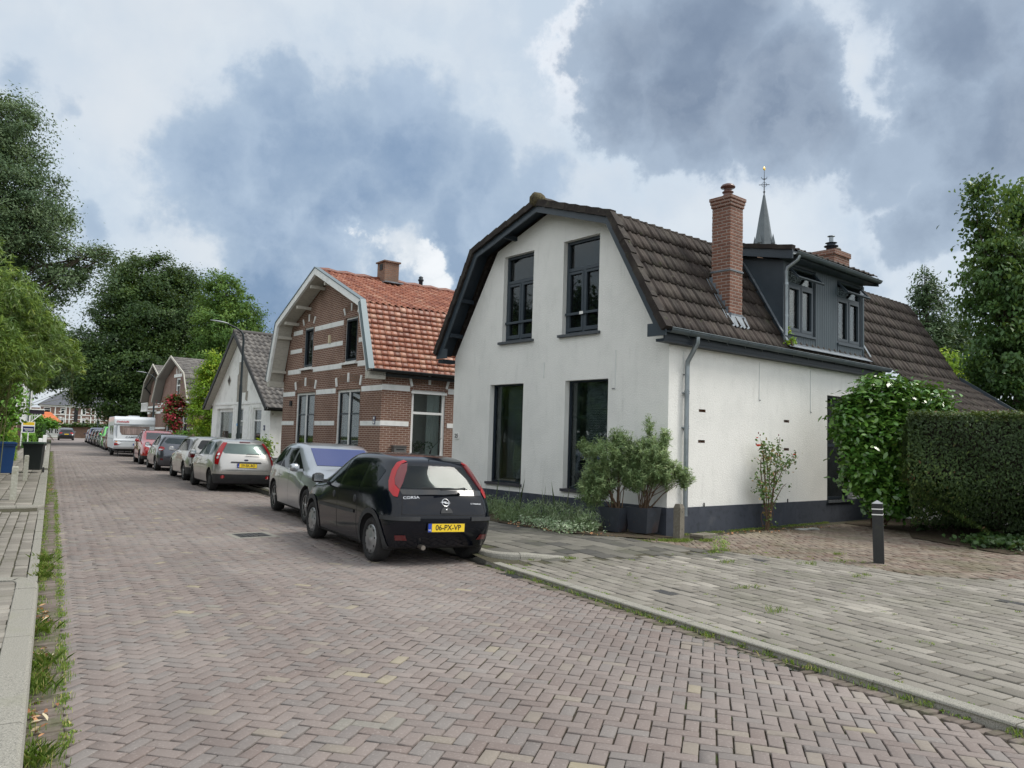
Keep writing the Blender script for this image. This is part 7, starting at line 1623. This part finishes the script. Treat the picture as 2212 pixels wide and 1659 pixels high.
tufts('gutter_grass', 'longer grass tufts with dry blades at the foot of the left kerb stones', 'grass', clump, .075, 22, lm_grass, 92, wd=.002, spread=.045, lean=1.3)
pts = line(5.07, 9.0, 5.07, 2, 60, .015)+[(6.28+r.normal(0, .06), 8.95+r.normal(0, .03), .0) for _ in range(10)]+[(5.7, 8.98, 0), (5.75, 9.25, .04)]*3
pts += [(x+r.normal(0, .06), y+r.normal(0, .05), .02) for x, y in ((8.1, 10.15), (8.5, 9.95), (8.9, 9.95), (9.2, 9.85), (8.3, 10.0), (9.7, 9.75), (7.9, 10.25), (9.0, 9.9), (9.35, 9.9)) for _ in range(26)]
pts += [(x+r.normal(0, .10), y+r.normal(0, .05), .0) for x, y in ((8.85, 8.75), (9.15, 8.85), (10.6, 7.9), (8.2, 7.9), (9.4, 7.45), (7.0, 6.4), (6.35, 5.4), (9.2, 6.4), (10.1, 7.35)) for _ in range(7)]
pts += line(10.0, 10.55, 15, 11.35, 160, .07, .01)
tufts('paving_weeds', 'grass and small weeds in the joints of the right hand paving and along the house foot', 'grass', pts, .04, 14, lm_grass, 93, wd=.002, spread=.03, lean=.9)
pts = line(.172, 2.5, .172, 24, 230, .010, -.047)+line(-.02, 2.5, -.02, 30, 150, .016, -.047)+line(5.10, 9.2, 5.09, 2, 80, .008, -.047)+line(5.255, 9, 5.25, 2.3, 60, .01, .0)+[(x_, y_, .0) for x_, y_ in zip(r.uniform(5.4, 10.5, 160), r.uniform(3, 9.6, 160))]
tufts('joint_moss', 'low moss and seedlings lining the gutter joints and paving cracks', 'moss', pts, .014, 16, lm_grass, 94, wd=.004, spread=.016, lean=1.5)
mb = MB(); tuf = [(8.98, 8.83), (9.22, 8.93), (9.10, 8.80), (9.35, 8.95), (8.85, 8.70)]
r = np.random.default_rng(95); P = np.concatenate([np.column_stack([x+r.normal(0, .03, 60), y+r.normal(0, .03, 60), .02+r.random(60)*hh]) for (x, y), hh in zip(tuf, (.22, .2, .16, .15, .10))])
Nn = r.normal(0, .5, P.shape)+np.array([0, -.4, .8]); Nn /= np.linalg.norm(Nn, axis=1, keepdims=True)
o = leaves('leafy_weeds', P, Nn, .045, .25, lm_grass, None, r, dirs=r.normal(0, .6, P.shape)+np.array([0, 0, .8])); tag(o, 'row of upright bright green weeds on the paving near the concrete post', 'weeds', kind='stuff')
lb = [(7.75, 15.3, .30, .42, .45, .26), (7.85, 14.3, .30, .42, .5, .28), (7.85, 13.3, .32, .42, .45, .28), (8.0, 12.5, .32, .42, .42, .28), (8.1, 11.8, .33, .40, .38, .30), (8.2, 11.25, .36, .30, .28, .32), (7.6, 12.9, .22, .25, .4, .16), (8.05, 11.0, .28, .25, .2, .24)]
lb = [(b[0]+.06, b[1], b[2]-.05, b[3]*.8, b[4]*.85, b[5]*.8) for b in lb]
P, Nn, A, C_, r2 = crown_points(lb, 900, 14, .07, 96, shell=.4); k_ = P[:, 2] > .09; P = P[k_]
o = leaves('lavender', P, Nn[k_], .085, .11, lm_lav, None, r2, dirs=r2.normal(size=P.shape)*.38+np.array([0, 0, .9]), attr=A[k_]); tag(o, 'bushy lavender and sprawling herbs in the bed along the house front', 'plants', kind='stuff')
tall = [(7.9, 14.2, .1), (8.0, 13.4, .1), (8.15, 12.4, .1), (8.2, 12.1, .1), (7.7, 14.9, .1)]
tufts('lavender_stalks', 'thin lavender flower stalks rising against the dark plinth', 'plants', tall, .66, 9, lm_lav, 97, wd=.003, spread=.12, lean=.2)
P = np.column_stack([7.62+r.normal(0, .28, 1500), 11.4+r.normal(0, .55, 1500), .11+r.random(1500)*.16]); P = P[(P[:, 0] > 7.35) & (P[:, 1] > 10.5)]; Nn = r.normal(0, .5, P.shape)+np.array([-.2, -.2, 1]); Nn /= np.linalg.norm(Nn, axis=1, keepdims=True)
o = leaves('bed_plants', P, Nn, .05, .5, leafmat('leaf_silver_herb', [(0, (.06, .10, .05)), (.6, (.14, .19, .11)), (1, (.26, .30, .22))], .7, .2), None, r); tag(o, 'silvery low herbs at the front edge of the flower bed', 'plants', kind='stuff')
# fallen dry leaves
def litter(label, C, n, sx, sy, z, seed, col):
    r = np.random.default_rng(seed); P = np.concatenate([np.column_stack([x+r.normal(0, sx, n), y+r.normal(0, sy, n), z+r.random(n)*.02]) for x, y in C]); Nn = r.normal(0, .4, P.shape)+np.array([0, 0, 1]); Nn /= np.linalg.norm(Nn, axis=1, keepdims=True)
    o = leaves('fallen_leaves', P, Nn, .05, .4, col, None, r, six=True); tag(o, label, 'leaves', kind='stuff')
dry = leafmat('dry_leaf', [(0, (.16, .07, .035)), (.6, (.30, .16, .08)), (1, (.5, .40, .25))], .8, .1)
litter('dry brown leaves gathered in the left gutter', [(.02, 4.1), (.03, 5.3), (.02, 6.5), (.02, 8.0), (.05, 24), (.05, 26)], 26, .035, .2, -.045, 98, dry)
litter('dry leaves on the soil of the flower bed', [(7.35, 12.0), (7.5, 11.3), (7.9, 10.6), (7.3, 13.2), (7.25, 14.4)], 22, .1, .25, .11, 99, dry)
litter('scattered debris and leaves by the side wall', [(10.8, 10.5), (11.8, 10.6), (12.8, 10.75), (13.8, 10.8), (12.3, 10.5)], 24, .3, .08, .01, 100, dry)
# branch of a nearer tree poking in at the left edge
bush('overhanging_branch', 'bright maple leaves of a nearer tree poking in at the upper left edge', 'branch', (-3.0, 10, 3.2), [(-1.95, 9.6, 4.35, .25, .25, .22), (-1.93, 9.6, 4.0, .2, .2, .16), (-2.3, 9.8, 4.3, .3, .3, .3)], 260, .09, .8, lm_ivy, 55, spread=.05, ns=5)
# ------------------------------------------------------------------ street furniture
post_d = mat('lamp_post_green_black', (.012, .022, .026), .45)
lamp_h = mat('lamp_head_grey', (.36, .39, .41), .4, metal=.3)
GL = 'street lamps along the right pavement'
def lamp(label, x, y, h_, reach=1.15):
    t = thing('street_lamp', label, 'street lamp', (x, y, .06), group=GL)
    mb = MB(); mb.tube([(0, 0, 0), (0, 0, 1.5), (0, 0, 1.55), (0, 0, h_*.62), (0, 0, h_*.63), (0, 0, h_-.25)], [.085, .085, .065, .06, .045, .042], 14)
    c = [(0, 0, h_-.25), (-.03, 0, h_-.06), (-.12, 0, h_+.06), (-.30, 0, h_+.17), (-.62, 0, h_+.29)]; mb.tube(c, [.042, .040, .036, .033, .03], 12); mb.build('post', post_d, t)
    mb = MB(); M_ = Matrix.Translation((-.62, 0, h_+.29))@Matrix.Rotation(radians(14), 4, 'Y')
    mb.tube([M_@Vector(v) for v in ((.03, 0, 0), (-.1, 0, .01), (-.25, 0, .015), (-.50, 0, .0), (-.66, 0, -.012))], [.035, .06, .075, .06, .02], 12)
    o = mb.build('lamp_head', lamp_h, t)
    for v in o.data.vertices: v.co.z = (v.co.z-(h_+.33))*.45+h_+.33
    return t
L1 = lamp('dark street lamp post standing in front of the small white cottage', 6.15, 31.0, 5.42)
mb = MB(); mb.tube([(-.072, -.02, 1.86), (-.078, -.021, 1.86)], [.05, .05], 16); mb.build('round_sticker', mat('sticker_blue', (.10, .35, .70), .4), L1)
lamp('street lamp post beside the caravan, second along the street', 6.05, 60.0, 5.25)
lamp('third street lamp, thin and distant against the dark oak', 6.1, 90.0, 5.1)
lamp('most distant street lamp, barely visible under the trees', 5.6, 128.0, 5.3)
# black timber bollard with reflective bands
t = thing('bollard', 'black square bollard with two white bands standing on the right hand paving', 'bollard', (10.52, 7.10, 0), rz=.55, rot=(radians(-1.2), radians(-1.6), .55))
mb = MB(); s_ = .072; z1 = .87
mb.add([(x*q, y*q, z) for z, q in ((-.05, 1), (z1, 1), (z1+.045, .02)) for x, y in ((-s_, -s_), (s_, -s_), (s_, s_), (-s_, s_))], [(3, 2, 1, 0), (0, 1, 5, 4), (1, 2, 6, 5), (2, 3, 7, 6), (3, 0, 4, 7), (4, 5, 9, 8), (5, 6, 10, 9), (6, 7, 11, 10), (7, 4, 8, 11), (8, 9, 10, 11)], 0)
mb.build('post', mat('bollard_black', (.022, .023, .024), .55, layers=[(8, (.05, .055, .035), .5, .75, .6, (1, 1, .5)), (60, (.07, .07, .07), .55, .75, .4)], bump=(25, .4, .004)), t)
mb = MB()
for z in (.705, .785): 
    for x0, x1, y0, y1 in ((-s_-.003, s_+.003, -s_-.003, -s_), (-s_-.003, s_+.003, s_, s_+.003), (-s_-.003, -s_, -s_, s_), (s_, s_+.003, -s_, s_)): mb.box(x0, x1, y0, y1, z, z+.015)
mb.build('reflective_band', white_e, t)
mb = MB(); s2 = s_+.001; mb.add([(x, y, z1+.001) for x, y in ((-s2, -s2), (s2, -s2), (s2, s2), (-s2, s2))]+[(0, 0, z1+.048)], [(0, 1, 4), (1, 2, 4), (2, 3, 4), (3, 0, 4)]); mb.build('cap', mat('cap_grey', (.30, .31, .32), .35, coat=.5), t)
conc = mat('weathered_concrete', (.17, .155, .125), .95, layers=[(5, (.13, .12, .09), .45, .7, .8), (30, (.34, .32, .28), .5, .75, .6), (2, (.10, .11, .06), .55, .75, .5)], bump=(60, .8, .006))
t = thing('corner_post', 'weathered square concrete post at the foot of the downpipe', 'post', (9.55, 10.27, .02), rz=.25)
mb = MB(); s_ = .068; mb.add([(x*q, y*q, z) for z, q in ((-.05, 1.02), (.52, 1), (.585, .72)) for x, y in ((-s_, -s_), (s_, -s_), (s_, s_), (-s_, s_))], [(3, 2, 1, 0)]+[(4*k+i, 4*k+(i+1) % 4, 4*k+4+(i+1) % 4, 4*k+4+i) for k in (0, 1) for i in range(4)]+[(8, 9, 10, 11)])
o = mb.build('post', conc, t)
mb = MB(); [mb.box(-.012, .004, -s_-.002, -s_+.01, z, z+.02) for z in (.14, .44)]; mb.build('bolt_hole', black_m, t)
t = MB(); M_ = Matrix.Translation((9.98, 10.05, .012))@Matrix.Rotation(.12, 4, 'Z')
t.box(-.24, .24, -.16, .16, 0, .045, M=M_); t.box(-.26, .20, -.12, .16, .047, .085, M=M_@Matrix.Rotation(.07, 4, 'Z'))
tag(t.build('paving_slab_stack', conc), 'two loose concrete slabs stacked beside the corner post', 'slabs')
t = MB(); t.box(-.28, .25, -.07, .07, 0, .02, M=Matrix.Translation((13.3, 10.55, .012))@Matrix.Rotation(-.1, 4, 'Z')); t.box(-.16, .1, -.05, .05, .02, .035, M=Matrix.Translation((13.4, 10.5, .012))@Matrix.Rotation(.2, 4, 'Z'))
tag(t.build('broken_slab', mat('pale_slab', (.42, .43, .40), .9)), 'pale broken slab lying on the paving by the side wall', 'slab')
# concrete marker posts on the left pavement
GP = 'short concrete posts on the left pavement'
cpost = mat('marker_concrete', (.40, .40, .34), .9, layers=[(4, (.26, .25, .17), .5, .7, .8), (20, (.62, .62, .57), .45, .7, .5)], bump=(50, .5, .004))
def marker(label, x, y, w_, h_, mt, tilt=0):
    t = thing('marker_post', label, 'post', (x, y, .055), group=GP, rot=(0, tilt, .05)); mb = MB(); s_ = w_/2
    mb.add([(a*q, b*q, z) for z, q in ((-.1, 1), (h_-.02, 1), (h_, .8)) for a, b in ((-s_, -s_), (s_, -s_), (s_, s_), (-s_, s_))], [(3, 2, 1, 0)]+[(4*k+i, 4*k+(i+1) % 4, 4*k+4+(i+1) % 4, 4*k+4+i) for k in (0, 1) for i in range(4)]+[(8, 9, 10, 11)])
    mb.build('post', mt, t); return t
marker('nearest weathered concrete post on the left pavement, in front of the blue bin', -.63, 19.4, .12, .71, cpost, .015)
marker('weathered concrete post just in front of the dark wheelie bin', -.59, 26.2, .115, .73, cpost, .01)
marker('clean white post, shorter one of two beyond the dark wheelie bin', -.64, 60.0, .22, .78, white_p)
marker('clean white post with grey top, taller one of two beyond the dark wheelie bin', -.42, 62.0, .22, .98, white_p)
def bin_(label, x, y, col, lid, rz, hgt=1.07, w_=.58, d=.70):
    t = thing('wheelie_bin', label, 'wheelie bin', (x, y, .06), rz); mb = MB()
    a, b = w_/2*.80, d/2*.74; A, B_ = w_/2, d/2
    V = [(x_, y_, z) for z, (p, q) in ((.06, (a, b)), (hgt*.93, (A*.96, B_*.96)), (hgt*.93, (A*1.05, B_*1.05)), (hgt, (A*1.05, B_*1.05))) for x_, y_ in ((-p, -q), (p, -q), (p, q), (-p, q))]
    mb.add(V, [(3, 2, 1, 0)]+[(4*k+i, 4*k+(i+1) % 4, 4*k+4+(i+1) % 4, 4*k+4+i) for k in range(3) for i in range(4)]+[(12, 13, 14, 15)])
    o = mb.build('body', col, t); mm = o.modifiers.new('b', 'BEVEL'); mm.width = .02; mm.segments = 2; me = evaluated(o); o.modifiers.clear(); o.data = me
    mb = MB(); mb.box(-A*1.10, A*1.10, -B_*1.12, B_*1.02, hgt, hgt+.03); mb.box(-A*1.0, A*1.0, -B_*1.0, B_*.9, hgt+.03, hgt+.055); mb.tube([(-A, B_*1.08, hgt-.02), (A, B_*1.08, hgt-.02)], .018, 8); o = mb.build('lid', lid, t)
    for s_ in (-1, 1): mb = MB(); mb.lathe([(.10, -.02), (.10, .02)], 20, Matrix.Translation((s_*(w_/2-.02), B_*.72, .04))@Matrix.Rotation(pi/2, 4, 'Y')); mb.build('wheel', tyre_m, t)
    return t
binb = mat('bin_blue', (.008, .055, .19), .45, layers=[(2, (.012, .07, .22), .4, .7, .4), (2.4, (.06, .08, .05), .7, .75, .8)])
bin_('blue wheelie bin standing at the left edge of the picture', -1.30, 29.4, binb, binb, .15, w_=.60, hgt=.98)
bind = mat('bin_dark_green', (.012, .018, .017), .5, layers=[(3, (.022, .03, .028), .4, .7, .5)])
bin_('dark grey wheelie bin with green lid beside the pavement posts', -.50, 31.6, bind, mat('bin_lid_green', (.05, .085, .06), .4), -.12, w_=.60, hgt=.96)
# church spire far behind the roofs
SP = thing('church_spire', 'slender grey slate church spire with cross and gilded cock behind the roofs', 'spire', (89.0, 78.5, 0))
mb = MB(); mb.lathe([(2.4, 0), (2.4, 30.8)], 8); mb.build('tower', brick_old, SP)
def oct_(r_, z): return (r_, z)
sl_m = mat('spire_slate', (.12, .14, .155), .6, layers=[(.6, (.085, .10, .115), .4, .65, .7)], bump=(3, .6, .05))
mb = MB(); mb.lathe([(1.60, 30.6), (1.30, 32.0), (.70, 36.0), (.15, 39.3), (.0, 39.4)], 8, sm=False); mb.build('spire_roof', sl_m, SP)
mb = MB()
for a in np.linspace(0, 2*pi, 9)[:-1][::2]:
    x, y = 1.42*cos(a+.3), 1.42*sin(a+.3); mb.lathe([(.28, 30.9), (.28, 31.8), (.40, 31.82), (.0, 33.3)], 4, Matrix.Translation((x, y, 0)), sm=False)
mb.build('spire_dormer', sl_m, SP)
mb = MB(); mb.tube([(0, 0, 39.1), (0, 0, 43.0)], [.09, .03], 6); mb.lathe([(0, 39.6), (.20, 39.8), (0, 40.0)], 8)
X_ = Vector((cos(.75), -sin(.75), 0))
for z, l in ((40.9, .75), (41.8, .3)): mb.tube([-X_*l+Vector((0, 0, z)), X_*l+Vector((0, 0, z))], .05, 6)
mb.tube([X_*.35*cos(a)+Vector((0, 0, 40.9+.35*sin(a))) for a in np.linspace(0, 2*pi, 13)], .03, 5, caps=False); mb.tube([X_*.4*cos(a)+Vector((0, 0, 42.1+.4*sin(a))) for a in np.linspace(pi, 2*pi, 8)], .035, 5)
mb.build('iron_cross', black_m, SP)
mb = MB(); mb.lathe([(0, -.28), (.22, -.1), (.26, .1), (.12, .3), (0, .36)], 10, Matrix.Translation((0, 0, 43.3))@Matrix.Diagonal((1, .4, 1, 1))); mb.build('weathercock', mat('gilding', (.9, .6, .15), .25, metal=1), SP)
# small plant sprouting from the dormer gutter
bush('gutter_plant', 'small self-sown plant sprouting from the house gutter at the dormer foot', 'plant', (13.24, 10.97, 3.78), [(13.24, 10.97, 4.0, .10, .06, .2), (13.24, 10.97, 3.85, .12, .06, .08)], 160, .055, .6, lm_yel, 57, spread=.04, ns=4)
bush('wall_creeper', 'dark green creeper along the top of the far garden wall', 'creeper', (5, 138, 1.7), [(2.2, 138, 1.85, 1.4, .5, .25), (4.8, 138, 1.9, 1.6, .5, .3), (7.6, 138, 1.8, 1.6, .5, .25)], 1800, .3, .8, lm_dark, 58, spread=.3, stems=False)
print('objects', len(bpy.data.objects), 'polys', sum(len(m.polygons) for m in bpy.data.meshes))
